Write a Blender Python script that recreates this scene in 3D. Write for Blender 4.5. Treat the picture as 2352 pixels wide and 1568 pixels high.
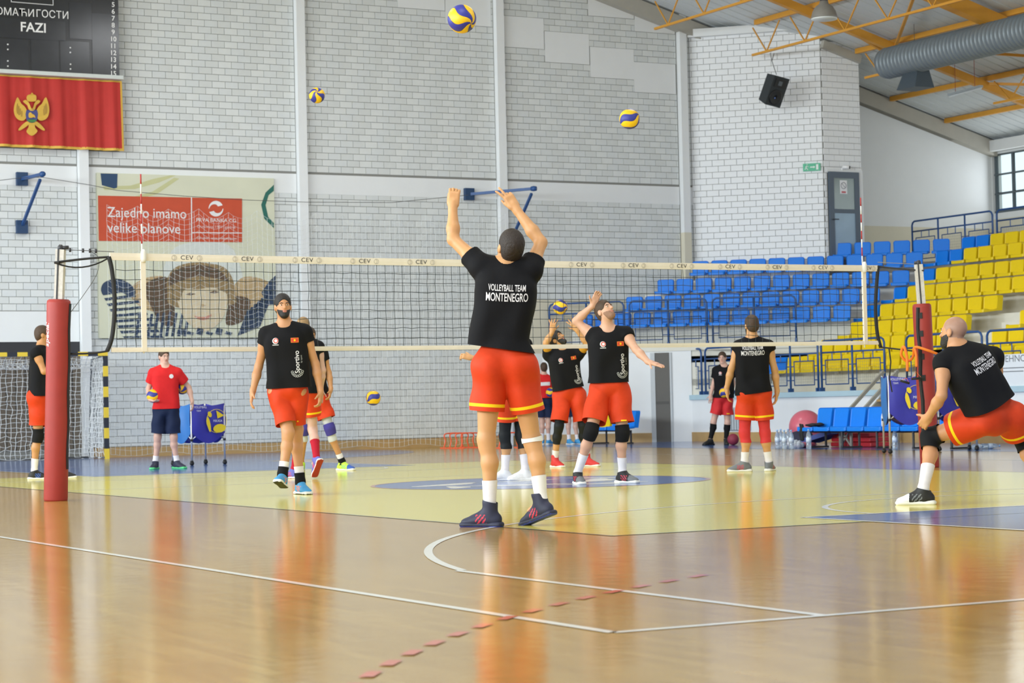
import bpy, bmesh, math, random
import numpy as np
from mathutils import Vector, Matrix
from mathutils.bvhtree import BVHTree

for o in list(bpy.data.objects):
    bpy.data.objects.remove(o, do_unlink=True)
scene = bpy.context.scene
COL = scene.collection
random.seed(7)
rng = np.random.default_rng(7)

# ------------------------------------------------------------------ camera
# world: X along the volleyball net, Y away towards the end wall, Z up, origin under the middle of the net
CX, CY, CZ = -11.6316, -20.8742, 0.8330
YAW, PITCH, ROLL, FPX = 0.49678647, 0.03006028, -0.02221499, 4995.70
_d = np.array([math.sin(YAW) * math.cos(PITCH), math.cos(YAW) * math.cos(PITCH), math.sin(PITCH)])
_r0 = np.array([math.cos(YAW), -math.sin(YAW), 0.0])
_u0 = np.cross(_r0, _d)
CR = math.cos(ROLL) * _r0 + math.sin(ROLL) * _u0
CU = -math.sin(ROLL) * _r0 + math.cos(ROLL) * _u0
CD = _d
CAM = np.array([CX, CY, CZ])
cam_data = bpy.data.cameras.new('camera')
cam = bpy.data.objects.new('camera', cam_data)
COL.objects.link(cam)
M = Matrix(((CR[0], CU[0], -CD[0], CX), (CR[1], CU[1], -CD[1], CY), (CR[2], CU[2], -CD[2], CZ), (0, 0, 0, 1)))
cam.matrix_world = M
cam_data.sensor_fit = 'HORIZONTAL'
cam_data.sensor_width = 36.0
cam_data.lens = FPX * 36.0 / 2352.0
cam_data.clip_end = 400
cam_data.dof.use_dof = True
cam_data.dof.focus_distance = 17.5
cam_data.dof.aperture_fstop = 5.6
scene.camera = cam

# ------------------------------------------------------------------ light
world = bpy.data.worlds.new('World')
scene.world = world
world.use_nodes = True
wn = world.node_tree
bg = wn.nodes['Background']
bg.inputs['Color'].default_value = (0.80, 0.91, 1.0, 1)
bg.inputs['Strength'].default_value = 0.9


def area_light(name, loc, target, sx, sy, power, color):
    l = bpy.data.lights.new(name, 'AREA')
    l.shape = 'RECTANGLE'
    l.size = sx
    l.size_y = sy
    l.energy = power
    l.color = color
    o = bpy.data.objects.new(name, l)
    COL.objects.link(o)
    o.location = loc
    o.rotation_euler = (Vector(target) - Vector(loc)).to_track_quat('-Z', 'Y').to_euler()
    return o


# daylight: right window band, plus an assumed, unseen left one added for its light
area_light('assumed_left_window_light', (-22, 0, 6.0), (6, 0, 3.0), 44, 3.0, 5600, (0.86, 0.95, 1.0))  # fill light for assumed windows; no wall is built on this side
area_light('daylight_right_windows', (24.85, 8, 6.15), (0, 8, 6.15), 26, 1.4, 150, (0.90, 0.96, 1.0))
# unseen lamps added high under the roof to light the hall
for (lx, ly) in ((-6, -10), (4, -10), (-6, 2), (4, 2), (-6, 13), (5, 13)):
    area_light('added_hall_light', (lx, ly, 9.8), (lx, ly, 0), 2.5, 2.5, 210, (0.96, 0.98, 1.0))

scene.view_settings.view_transform = 'Standard'
scene.view_settings.look = 'None'
scene.view_settings.gamma = 1.0
scene.view_settings.use_curve_mapping = False
scene.view_settings.exposure = 0.55


# ------------------------------------------------------------------ helpers
def at(px, py, depth):
    """point seen at a pixel of the 2352x1568 frame, at a distance along the optical axis"""
    k = CD + ((px - 1176.0) * CR - (py - 784.0) * CU) / FPX
    return CAM + k * depth


def _hit(px, py, n, c):
    k = CD + ((px - 1176.0) * CR - (py - 784.0) * CU) / FPX
    n = np.array(n, float)
    return CAM + k * ((c - CAM @ n) / (k @ n))


def atX(px, py, X): return _hit(px, py, (1, 0, 0), X)
def atY(px, py, Y): return _hit(px, py, (0, 1, 0), Y)
def atZ(px, py, Z=0.0): return _hit(px, py, (0, 0, 1), Z)
def depth_of(P): return float((np.array(P) - CAM) @ CD)


def setp(o, label=None, cat=None, group=None, kind=None):
    if label: o['label'] = label
    if cat: o['category'] = cat
    if group: o['group'] = group
    if kind: o['kind'] = kind
    return o


def empty(name, loc=(0, 0, 0), label=None, cat=None, group=None, kind=None, rz=0.0):
    o = bpy.data.objects.new(name, None)
    o.empty_display_size = 0.1
    COL.objects.link(o)
    o.location = loc
    o.rotation_euler = (0, 0, rz)
    return setp(o, label, cat, group, kind)


MATS = {}


def mat(name, color, rough=0.6, metal=0.0, var=0.06, scale=12.0, bump=0.0, bscale=60.0, coat=0.0, emit=0.0,
        spec=0.5, sss=0.0, trans=0.0, alpha=1.0, sheen=0.0):
    """principled material whose colour carries a little procedural noise"""
    if name in MATS: return MATS[name]
    m = bpy.data.materials.new(name)
    m.use_nodes = True
    nt = m.node_tree
    b = nt.nodes['Principled BSDF']
    c = tuple(color) + (1,)
    b.inputs['Base Color'].default_value = c
    b.inputs['Roughness'].default_value = rough
    b.inputs['Metallic'].default_value = metal
    b.inputs['Specular IOR Level'].default_value = spec
    if coat:
        b.inputs['Coat Weight'].default_value = coat
        b.inputs['Coat Roughness'].default_value = 0.08
    if trans:
        b.inputs['Transmission Weight'].default_value = trans
    if alpha < 1: b.inputs['Alpha'].default_value = alpha
    if sss:
        b.inputs['Subsurface Weight'].default_value = sss
        b.inputs['Subsurface Radius'].default_value = (0.012, 0.005, 0.003)
    if sheen: b.inputs['Sheen Weight'].default_value = sheen
    if emit:
        b.inputs['Emission Color'].default_value = c
        b.inputs['Emission Strength'].default_value = emit
    tc = nt.nodes.new('ShaderNodeTexCoord')
    if var:
        n = nt.nodes.new('ShaderNodeTexNoise')
        n.inputs['Scale'].default_value = scale
        n.inputs['Detail'].default_value = 4
        nt.links.new(tc.outputs['Object'], n.inputs['Vector'])
        mx = nt.nodes.new('ShaderNodeMix')
        mx.data_type = 'RGBA'
        mx.inputs[6].default_value = tuple(max(0, x * (1 - var)) for x in color) + (1,)
        mx.inputs[7].default_value = tuple(min(1, x * (1 + var)) for x in color) + (1,)
        nt.links.new(n.outputs['Fac'], mx.inputs[0])
        nt.links.new(mx.outputs[2], b.inputs['Base Color'])
    if bump:
        n2 = nt.nodes.new('ShaderNodeTexNoise')
        n2.inputs['Scale'].default_value = bscale
        n2.inputs['Detail'].default_value = 3
        nt.links.new(tc.outputs['Object'], n2.inputs['Vector'])
        bp = nt.nodes.new('ShaderNodeBump')
        bp.inputs['Strength'].default_value = bump
        bp.inputs['Distance'].default_value = 0.01
        nt.links.new(n2.outputs['Fac'], bp.inputs['Height'])
        nt.links.new(bp.outputs['Normal'], b.inputs['Normal'])
    MATS[name] = m
    return m


def frame(fwd, up=(0, 0, 1)):
    """columns: side, forward, up"""
    f = np.array(fwd, float); f /= np.linalg.norm(f)
    u = np.array(up, float)
    s = np.cross(f, u)
    if np.linalg.norm(s) < 1e-6:
        s = np.cross(f, np.array([1.0, 0.3, 0.1]))
    s /= np.linalg.norm(s)
    u = np.cross(s, f)
    return np.stack([s, f, u], 1)


class MB:
    """collects simple solids and links them as one mesh object"""

    def __init__(self):
        self.v = []
        self.f = []
        self.mi = []
        self.sm = []

    def add(self, verts, faces, mi=0, smooth=False):
        b = len(self.v)
        self.v.extend([tuple(map(float, p)) for p in verts])
        for f in faces:
            self.f.append(tuple(b + i for i in f))
            self.mi.append(mi)
            self.sm.append(smooth)
        return self

    def box(self, lo, hi, mi=0):
        x0, y0, z0 = lo
        x1, y1, z1 = hi
        return self.add([(x0, y0, z0), (x1, y0, z0), (x1, y1, z0), (x0, y1, z0), (x0, y0, z1), (x1, y0, z1), (x1, y1, z1), (x0, y1, z1)],
                        [(0, 3, 2, 1), (4, 5, 6, 7), (0, 1, 5, 4), (1, 2, 6, 5), (2, 3, 7, 6), (3, 0, 4, 7)], mi)

    def obox(self, c, R, h, mi=0):
        """box with centre c, frame R (columns), half sizes h"""
        c = np.array(c, float); R = np.array(R, float)
        P = []
        for sz in (-1, 1):
            for sx, sy in ((-1, -1), (1, -1), (1, 1), (-1, 1)):
                P.append(c + R @ (np.array([sx, sy, sz]) * np.array(h)))
        return self.add(P, [(0, 3, 2, 1), (4, 5, 6, 7), (0, 1, 5, 4), (1, 2, 6, 5), (2, 3, 7, 6), (3, 0, 4, 7)], mi)

    def rbox(self, c, R, h, bev, mi=0):
        """box with chamfered edges (octagon section along the last axis, inset ends)"""
        c = np.array(c, float); R = np.array(R, float)
        hx, hy, hz = h
        b = bev
        ring = [(hx - b, -hy), (hx, -hy + b), (hx, hy - b), (hx - b, hy), (-hx + b, hy), (-hx, hy - b), (-hx, -hy + b), (-hx + b, -hy)]
        def rg(k, z): return [c + R @ np.array([x * k[0], y * k[1], z]) for x, y in ring]
        kx = ((hx - b) / hx, (hy - b) / hy)
        V = rg(kx, -hz) + rg((1, 1), -hz + b) + rg((1, 1), hz - b) + rg(kx, hz)
        F = [tuple(range(7, -1, -1)), tuple(range(24, 32))]
        for l in range(3):
            for i in range(8):
                j = (i + 1) % 8
                F.append((l * 8 + i, l * 8 + j, l * 8 + 8 + j, l * 8 + 8 + i))
        return self.add(V, F, mi)

    def bar(self, a, b, w, h=None, up=(0, 0, 1), mi=0):
        a = np.array(a, float); b = np.array(b, float)
        h = w if h is None else h
        R = frame(b - a, up)
        L = np.linalg.norm(b - a)
        return self.obox((a + b) / 2, R, (w / 2, L / 2, h / 2), mi)

    def tube(self, pts, r, n=8, mi=0, cap=True, closed=False):
        pts = [np.array(p, float) for p in pts]
        N = len(pts)
        rr = r if hasattr(r, '__len__') else [r] * N
        V = []
        prev = None
        for i, p in enumerate(pts):
            if closed:
                t = pts[(i + 1) % N] - pts[i - 1]
            else:
                t = pts[min(i + 1, N - 1)] - pts[max(i - 1, 0)]
            t /= (np.linalg.norm(t) + 1e-12)
            if prev is None:
                ref = np.array([0, 0, 1.0]) if abs(t[2]) < 0.9 else np.array([1.0, 0, 0])
                s = np.cross(t, ref)
            else:
                s = prev - t * (prev @ t)
            s /= (np.linalg.norm(s) + 1e-12)
            prev = s
            q = np.cross(t, s)
            for k in range(n):
                a = 2 * math.pi * k / n
                V.append(p + rr[i] * (math.cos(a) * s + math.sin(a) * q))
        F = []
        for i in range(N if closed else N - 1):
            j = (i + 1) % N
            for k in range(n):
                l = (k + 1) % n
                F.append((i * n + k, i * n + l, j * n + l, j * n + k))
        if cap and not closed:
            F.append(tuple(range(n - 1, -1, -1)))
            F.append(tuple(range((N - 1) * n, N * n)))
        return self.add(V, F, mi, smooth=n >= 6)

    def lathe(self, prof, c=(0, 0, 0), n=20, mi=0, R=None):
        """profile of (radius, height) turned about the local z axis"""
        c = np.array(c, float)
        R = np.eye(3) if R is None else np.array(R)
        V = []
        for (rad, z) in prof:
            for k in range(n):
                a = 2 * math.pi * k / n
                V.append(c + R @ np.array([rad * math.cos(a), rad * math.sin(a), z]))
        F = []
        for i in range(len(prof) - 1):
            for k in range(n):
                l = (k + 1) % n
                F.append((i * n + k, i * n + l, (i + 1) * n + l, (i + 1) * n + k))
        F.append(tuple(range(n - 1, -1, -1)))
        F.append(tuple(range((len(prof) - 1) * n, len(prof) * n)))
        return self.add(V, F, mi, smooth=True)

    def prism(self, poly, z0, z1, mi=0):
        """vertical prism over a counter-clockwise plan polygon"""
        n = len(poly)
        V = [(p[0], p[1], z0) for p in poly] + [(p[0], p[1], z1) for p in poly]
        F = [tuple(range(n - 1, -1, -1)), tuple(range(n, 2 * n))]
        for i in range(n):
            j = (i + 1) % n
            F.append((i, j, n + j, n + i))
        return self.add(V, F, mi)

    def build(self, name, m, parent=None, origin=None, **kw):
        me = bpy.data.meshes.new(name)
        V = np.array(self.v, float)
        if origin is not None: V = V - np.array(origin)
        me.from_pydata(V.tolist(), [], self.f)
        for mm in (m if isinstance(m, (list, tuple)) else [m]):
            me.materials.append(mm)
        if any(self.mi): me.polygons.foreach_set('material_index', self.mi)
        if any(self.sm): me.polygons.foreach_set('use_smooth', self.sm)
        me.update()
        o = bpy.data.objects.new(name, me)
        COL.objects.link(o)
        if origin is not None: o.location = origin
        if parent is not None:
            o.parent = parent
            o.matrix_parent_inverse = wmat(parent).inverted()
        return setp(o, **kw)


def wmat(o):
    """world matrix worked out by hand, so that children built in world coordinates stay where they are"""
    m = Matrix.Translation(o.location) @ o.rotation_euler.to_matrix().to_4x4()
    if o.parent is not None:
        m = wmat(o.parent) @ o.matrix_parent_inverse @ m
    return m


def mesh_obj(name, V, F, m, parent=None, smooth=True, origin=None, mi=None, **kw):
    b = MB()
    b.v = [tuple(p) for p in np.asarray(V, float)]
    b.f = [tuple(int(i) for i in f) for f in F]
    b.mi = list(mi) if mi is not None else [0] * len(b.f)
    b.sm = [smooth] * len(b.f)
    return b.build(name, m, parent, origin, **kw)


def copy_tree(o, parent=None):
    c = o.copy()
    COL.objects.link(c)
    if parent is not None: c.parent = parent
    for ch in o.children: copy_tree(ch, c)
    return c


def spline(pts, n=8, closed=True):
    """Catmull-Rom through points"""
    P = [np.array(p, float) for p in pts]
    N = len(P)
    out = []
    rngi = range(N) if closed else range(N - 1)
    for i in rngi:
        p0 = P[(i - 1) % N] if closed or i > 0 else P[0]
        p1 = P[i]
        p2 = P[(i + 1) % N]
        p3 = P[(i + 2) % N] if closed or i + 2 < N else P[-1]
        for k in range(n):
            t = k / n
            out.append(0.5 * ((2 * p1) + (-p0 + p2) * t + (2 * p0 - 5 * p1 + 4 * p2 - p3) * t * t + (-p0 + 3 * p1 - 3 * p2 + p3) * t ** 3))
    if not closed: out.append(P[-1])
    return out


def flat_poly(name, pts3, m, parent=None, **kw):
    """one flat printed shape given by its outline in space (triangulated)"""
    from mathutils.geometry import tessellate_polygon
    vs = [Vector(p) for p in pts3]
    tri = tessellate_polygon([vs])
    return mesh_obj(name, [tuple(v) for v in vs], tri, m, parent, smooth=False, **kw)


def text_mesh(s, size=1.0, align='CENTER', sx=1.0, shear=0.0, bold=0.0, spacing=1.0):
    """outline lettering as flat triangles in the xy plane, numpy arrays"""
    cu = bpy.data.curves.new('txt', 'FONT')
    cu.body = s
    cu.size = size
    cu.align_x = align
    cu.align_y = 'CENTER'
    cu.shear = shear
    cu.space_character = spacing
    cu.offset = bold
    cu.resolution_u = 4
    o = bpy.data.objects.new('txt', cu)
    COL.objects.link(o)
    dg = bpy.context.evaluated_depsgraph_get()
    me = bpy.data.meshes.new_from_object(o.evaluated_get(dg))
    V = np.array([tuple(v.co) for v in me.vertices]) if len(me.vertices) else np.zeros((0, 3))
    F = [tuple(p.vertices) for p in me.polygons]
    bpy.data.objects.remove(o, do_unlink=True)
    bpy.data.curves.remove(cu)
    bpy.data.meshes.remove(me)
    if len(V): V[:, 0] *= sx
    return V, F


def text_on(name, s, origin, ex, ey, size, m, parent=None, sx=1.0, shear=0.0, align='CENTER', bold=0.0, spacing=1.0, **kw):
    """lettering laid on a plane: ex to the right, ey up"""
    V, F = text_mesh(s, size, align, sx, shear, bold, spacing)
    ex = np.array(ex, float); ey = np.array(ey, float); o = np.array(origin, float)
    W = o[None] + V[:, :1] * ex[None] + V[:, 1:2] * ey[None]
    return mesh_obj(name, W, F, m, parent, smooth=False, **kw)
# ------------------------------------------------------------------ materials of the hall
def floor_mat():
    m = bpy.data.materials.new('varnished_parquet')
    m.use_nodes = True
    nt = m.node_tree
    b = nt.nodes['Principled BSDF']
    tc = nt.nodes.new('ShaderNodeTexCoord')
    mp = nt.nodes.new('ShaderNodeMapping')
    mp.inputs['Rotation'].default_value = (0, 0, math.pi / 2)
    nt.links.new(tc.outputs['Object'], mp.inputs['Vector'])
    br = nt.nodes.new('ShaderNodeTexBrick')
    br.inputs['Color1'].default_value = (0.52, 0.33, 0.085, 1)
    br.inputs['Color2'].default_value = (0.45, 0.275, 0.065, 1)
    br.inputs['Mortar'].default_value = (0.40, 0.24, 0.06, 1)
    br.inputs['Scale'].default_value = 1.0
    br.inputs['Mortar Size'].default_value = 0.0015
    br.inputs['Brick Width'].default_value = 0.9
    br.inputs['Row Height'].default_value = 0.07
    nt.links.new(mp.outputs['Vector'], br.inputs['Vector'])
    mp2 = nt.nodes.new('ShaderNodeMapping')
    mp2.inputs['Scale'].default_value = (9, 0.8, 1)
    nt.links.new(tc.outputs['Object'], mp2.inputs['Vector'])
    n = nt.nodes.new('ShaderNodeTexNoise')
    n.inputs['Scale'].default_value = 3.0
    n.inputs['Detail'].default_value = 6
    nt.links.new(mp2.outputs['Vector'], n.inputs['Vector'])
    mx = nt.nodes.new('ShaderNodeMix')
    mx.data_type = 'RGBA'
    mx.blend_type = 'MULTIPLY'
    mx.inputs[0].default_value = 0.35
    cr = nt.nodes.new('ShaderNodeValToRGB')
    cr.color_ramp.elements[0].position = 0.35
    cr.color_ramp.elements[0].color = (0.62, 0.55, 0.48, 1)
    cr.color_ramp.elements[1].position = 0.65
    cr.color_ramp.elements[1].color = (1, 1, 1, 1)
    nt.links.new(n.outputs['Fac'], cr.inputs['Fac'])
    nt.links.new(br.outputs['Color'], mx.inputs[6])
    nt.links.new(cr.outputs['Color'], mx.inputs[7])
    nt.links.new(mx.outputs[2], b.inputs['Base Color'])
    gloss(nt, b, tc)
    return m


def gloss(nt, b, tc):
    """varnish: fairly sharp mirror with slight long waves in the boards"""
    b.inputs['Roughness'].default_value = 0.13
    b.inputs['Specular IOR Level'].default_value = 0.5
    b.inputs['IOR'].default_value = 1.5
    mp = nt.nodes.new('ShaderNodeMapping')
    mp.inputs['Scale'].default_value = (1.0, 1.0, 1)
    nt.links.new(tc.outputs['Object'], mp.inputs['Vector'])
    n = nt.nodes.new('ShaderNodeTexNoise')
    n.inputs['Scale'].default_value = 7.0
    n.inputs['Detail'].default_value = 3
    nt.links.new(mp.outputs['Vector'], n.inputs['Vector'])
    bp = nt.nodes.new('ShaderNodeBump')
    bp.inputs['Strength'].default_value = 0.22
    bp.inputs['Distance'].default_value = 0.004
    nt.links.new(n.outputs['Fac'], bp.inputs['Height'])
    nt.links.new(bp.outputs['Normal'], b.inputs['Normal'])


def paint_mat(name, color, var=0.08):
    m = bpy.data.materials.new(name)
    m.use_nodes = True
    nt = m.node_tree
    b = nt.nodes['Principled BSDF']
    tc = nt.nodes.new('ShaderNodeTexCoord')
    mp2 = nt.nodes.new('ShaderNodeMapping')
    mp2.inputs['Scale'].default_value = (6, 0.6, 1)
    nt.links.new(tc.outputs['Object'], mp2.inputs['Vector'])
    n = nt.nodes.new('ShaderNodeTexNoise')
    n.inputs['Scale'].default_value = 3.0
    n.inputs['Detail'].default_value = 5
    nt.links.new(mp2.outputs['Vector'], n.inputs['Vector'])
    mx = nt.nodes.new('ShaderNodeMix')
    mx.data_type = 'RGBA'
    mx.inputs[6].default_value = tuple(c * (1 - var) for c in color) + (1,)
    mx.inputs[7].default_value = tuple(min(1, c * (1 + var)) for c in color) + (1,)
    nt.links.new(n.outputs['Fac'], mx.inputs[0])
    nt.links.new(mx.outputs[2], b.inputs['Base Color'])
    gloss(nt, b, tc)
    return m


M_FLOOR = floor_mat()
M_YEL = paint_mat('court_paint_yellow', (0.76, 0.66, 0.10))
M_BLU = paint_mat('court_paint_blue', (0.055, 0.13, 0.38))
M_LINE = paint_mat('court_line_white', (0.88, 0.87, 0.80), 0.03)
M_LINEB = paint_mat('court_line_dark', (0.12, 0.16, 0.17), 0.05)
M_DASH = paint_mat('court_line_red', (0.70, 0.16, 0.10), 0.05)
M_PLASTER = mat('white_plaster', (0.80, 0.82, 0.83), 0.8, var=0.03, scale=3, bump=0.15, bscale=25)
M_BEIGE = mat('beige_dado_paint', (0.70, 0.66, 0.53), 0.7, var=0.04, scale=3)
M_MORTAR = mat('grey_mortar', (0.25, 0.25, 0.235), 0.9, var=0.1, scale=30)
M_BRICK = mat('pale_sandlime_brick', (0.67, 0.675, 0.66), 0.75, var=0.06, scale=6, bump=0.12, bscale=90)
M_BRICKS = [mat('pale_sandlime_brick_%s' % n, c, 0.75, var=0.05, scale=6, bump=0.12, bscale=90) for n, c in
            (('grey', (0.67, 0.695, 0.69)), ('light', (0.72, 0.745, 0.74)), ('cool', (0.685, 0.715, 0.72)))]
M_WBRICK = mat('white_brick', (0.87, 0.89, 0.91), 0.7, var=0.03, scale=6, bump=0.1, bscale=90)
M_CONC = mat('stand_concrete', (0.74, 0.72, 0.64), 0.85, var=0.07, scale=4, bump=0.15, bscale=40)
M_LEDGE = mat('ledge_paint', (0.42, 0.58, 0.66), 0.6, var=0.06, scale=5)
M_BASE = mat('baseboard_wood', (0.50, 0.32, 0.13), 0.5, var=0.15, scale=5)
M_ORANGE = mat('orange_steel', (0.72, 0.34, 0.04), 0.5, var=0.08, scale=6)
M_ROOF = mat('roof_sheet', (0.66, 0.70, 0.72), 0.65, metal=0.0, var=0.05, scale=2)
M_GREYB = mat('grey_ring_beam', (0.44, 0.42, 0.37), 0.85, var=0.08, scale=5)
M_BLUE_ST = mat('blue_steel', (0.018, 0.075, 0.24), 0.45, var=0.08, scale=8)
M_DARK = mat('dark_steel', (0.03, 0.03, 0.035), 0.5)
M_BLACK = mat('black_webbing', (0.012, 0.012, 0.013), 0.7)
M_ALU = mat('aluminium', (0.72, 0.72, 0.72), 0.35, metal=0.7)
M_WHITE = mat('white_print', (0.86, 0.86, 0.86), 0.6, var=0.0)

# ------------------------------------------------------------------ floor and its paint
fl = MB()
fl.add([(-40, -45, 0), (40, -45, 0), (40, 40, 0), (-40, 40, 0)], [(0, 1, 2, 3)])
floor = fl.build('floor', M_FLOOR, kind='structure')
PZ = 0.0012


def paint(name, poly, m, z=PZ):
    return flat_poly(name, [(p[0], p[1], z) for p in poly], m, floor)


def line(name, a, b, w, m, z=2 * PZ):
    a = np.array(a, float); b = np.array(b, float)
    t = (b - a) / np.linalg.norm(b - a)
    n = np.array([-t[1], t[0]]) * w / 2
    return mesh_obj(name, [(*(a - n), z), (*(b - n), z), (*(b + n), z), (*(a + n), z)], [(0, 1, 2, 3)], m, floor, smooth=False)


def arc_line(name, c, r, a0, a1, w, m, n=48, z=2 * PZ, pts=False):
    V = []
    F = []
    for i in range(n + 1):
        a = a0 + (a1 - a0) * i / n
        for rr in (r - w / 2, r + w / 2):
            V.append((c[0] + rr * math.cos(a), c[1] + rr * math.sin(a), z))
    for i in range(n):
        F.append((2 * i, 2 * i + 1, 2 * i + 3, 2 * i + 2))
    return mesh_obj(name, V, F, m, floor, smooth=False)


paint('volleyball_court_paint', [(-4.5, -9), (4.5, -9), (4.5, 9), (-4.5, 9)], M_YEL)
for n_, a_, b_ in (('boundary_line', (-4.5, -9), (-4.5, 9)), ('boundary_line', (4.5, -9), (4.5, 9)), ('boundary_line', (-4.5, -9), (4.5, -9)), ('boundary_line', (-4.5, 9), (4.5, 9))):
    line(n_, a_, b_, 0.03, M_LINEB)
for s in (-1, 1):
    paint('key_paint', [(-2.45, s * 8.2), (2.45, s * 8.2), (2.45, s * 14), (-2.45, s * 14)][::s], M_BLU, 1.5 * PZ)
    line('key_line', (-2.45, s * 8.2), (2.45, s * 8.2), 0.05, M_LINE, 2.5 * PZ)
    for t in (-1, 1): line('key_line', (t * 2.45, s * 8.2), (t * 2.45, s * 14), 0.05, M_LINE, 2.5 * PZ)
    arc_line('free_throw_arc', (0, s * 8.2), 1.8, 0 if s < 0 else math.pi, math.pi if s < 0 else 2 * math.pi, 0.05, M_LINE)
    th = math.asin((14 - 1.575 - 9) / 6.75) if False else None
    a_in = math.acos(6.575 / 6.75)
    arc_line('three_point_arc', (0, s * (14 - 1.575)), 6.72, (a_in if s < 0 else math.pi + a_in), (math.pi - a_in if s < 0 else 2 * math.pi - a_in), 0.05, M_LINE, 90)
    yst = 14 - 1.575 - 6.72 * math.sin(a_in)
    for t in (-1, 1): line('three_point_line', (t * 6.575, s * 14), (t * 6.575, s * yst), 0.05, M_LINE)
for a_, b_ in (((-7.525, -14.025), (-7.525, 14.025)), ((7.525, -14.025), (7.525, 14.025)), ((-7.525, -14.025), (7.525, -14.025)), ((-7.525, 14.025), (7.525, 14.025))):
    line('basketball_line', a_, b_, 0.05, M_LINE)
line('attack_line', (-4.5, 3), (4.5, 3), 0.05, M_LINE)
# blue goal area at the far end
ga = [(-7.5, 20)] + [(-1.5 + 6 * math.cos(a), 20 + 6 * math.sin(a)) for a in np.linspace(math.pi, 1.5 * math.pi, 14)] \
    + [(1.5 + 6 * math.cos(a), 20 + 6 * math.sin(a)) for a in np.linspace(1.5 * math.pi, 2 * math.pi, 14)] + [(7.5, 20), (7.5, 21.15), (-7.5, 21.15)]
paint('goal_area_paint', ga, M_BLU, 1.3 * PZ)
paint('side_strip_paint', [(10.4, -20), (14.3, -20), (14.3, 19.05), (12.2, 21.15), (10.4, 21.15)], M_BLU, 1.1 * PZ)
# red dashed nine metre line
for i in range(30):
    a0 = math.radians(174) - i * 0.0327 * 1.005
    arc_line('free_throw_dash', (-1.5, -20), 9.05, a0, a0 - 0.0165, 0.05, M_DASH, 3, 3 * PZ)
# blue centre circle emblem with white shapes
cc = [(1.85 * math.cos(a), 1.85 * math.sin(a)) for a in np.linspace(0, 2 * math.pi, 60, endpoint=False)]
paint('centre_circle_paint', cc, M_BLU, 1.6 * PZ)
arc_line('centre_circle_line', (0, 0), 1.84, 0, 2 * math.pi, 0.05, paint_mat('court_line_rust', (0.55, 0.25, 0.15)), 64, 2.2 * PZ)
for (x_, y_, rx_, ry_, rot) in ((-0.95, 0.35, 0.55, 0.16, 0.5), (-0.5, -0.55, 0.6, 0.14, -0.4), (0.1, 0.6, 0.5, 0.13, 0.1), (0.65, -0.1, 0.5, 0.17, 0.8), (0.2, -1.0, 0.55, 0.12, 0.0), (1.1, 0.55, 0.4, 0.14, -0.7), (-1.25, -0.45, 0.32, 0.12, 1.2)):
    cpts = []
    for a in np.linspace(0, 2 * math.pi, 18, endpoint=False):
        k = 1 + 0.22 * math.sin(3 * a)
        ex_, ey_ = rx_ * k * math.cos(a), ry_ * k * math.sin(a)
        cpts.append((x_ + ex_ * math.cos(rot) - ey_ * math.sin(rot), y_ + ex_ * math.sin(rot) + ey_ * math.cos(rot)))
    paint('centre_emblem', cpts, M_LINE, 2.2 * PZ)

# ------------------------------------------------------------------ walls
BW, BH, JT = 0.286, 0.1394, 0.0085
YW = 21.2
brick_cache = {}


def brick_mesh(w, h, m):
    key = (round(w, 3), round(h, 3), m.name)
    if key in brick_cache: return brick_cache[key]
    c, dpt = 0.004, 0.014
    V = [(0, 0, 0), (w, 0, 0), (w, 0, h), (0, 0, h), (0, -dpt + c, 0), (w, -dpt + c, 0), (w, -dpt + c, h), (0, -dpt + c, h),
         (c, -dpt, c), (w - c, -dpt, c), (w - c, -dpt, h - c), (c, -dpt, h - c)]
    F = [(0, 1, 5, 4), (1, 2, 6, 5), (2, 3, 7, 6), (3, 0, 4, 7), (4, 5, 9, 8), (5, 6, 10, 9), (6, 7, 11, 10), (7, 4, 8, 11), (8, 9, 10, 11)]
    me = bpy.data.meshes.new('brick')
    me.from_pydata(V, [], F)
    me.materials.append(m)
    brick_cache[key] = me
    return me


def lay_bricks(wall, org, ang, cells, mats, limit=300):
    """cells: (u, z, w, h) in the wall's own frame; the ones that show largest become parts, the rest one joined part"""
    org = np.array(org, float)
    eu = np.array([math.cos(ang), math.sin(ang), 0])
    en = np.array([-math.sin(ang), math.cos(ang), 0])
    sc = []
    for (u, z, w, h, vis) in cells:
        P = org + eu * (u + w / 2) + np.array([0, 0, z])
        sc.append(-vis * w * h / depth_of(P) ** 2)
    order = np.argsort(sc, kind='stable')
    single = set(order[:limit].tolist())
    rest = MB()
    for i, (u, z, w, h, vis) in enumerate(cells):
        P = org + eu * u + np.array([0, 0, z])
        m = mats[(i * 7 + int(z * 31)) % len(mats)]
        me = brick_mesh(w, h, m)
        if i in single:
            o = bpy.data.objects.new('brick', me)
            COL.objects.link(o)
            o.location = P
            o.rotation_euler = (0, 0, ang)
            o.parent = wall
        else:
            b0 = len(rest.v)
            for v in me.vertices:
                rest.v.append(tuple(P + eu * v.co.x + en * v.co.y + np.array([0, 0, v.co.z])))
            for p in me.polygons:
                rest.f.append(tuple(b0 + k for k in p.vertices))
                rest.mi.append(mats.index(m)); rest.sm.append(False)
    if rest.v: rest.build('brickwork', list(mats), wall, kind='stuff')


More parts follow.
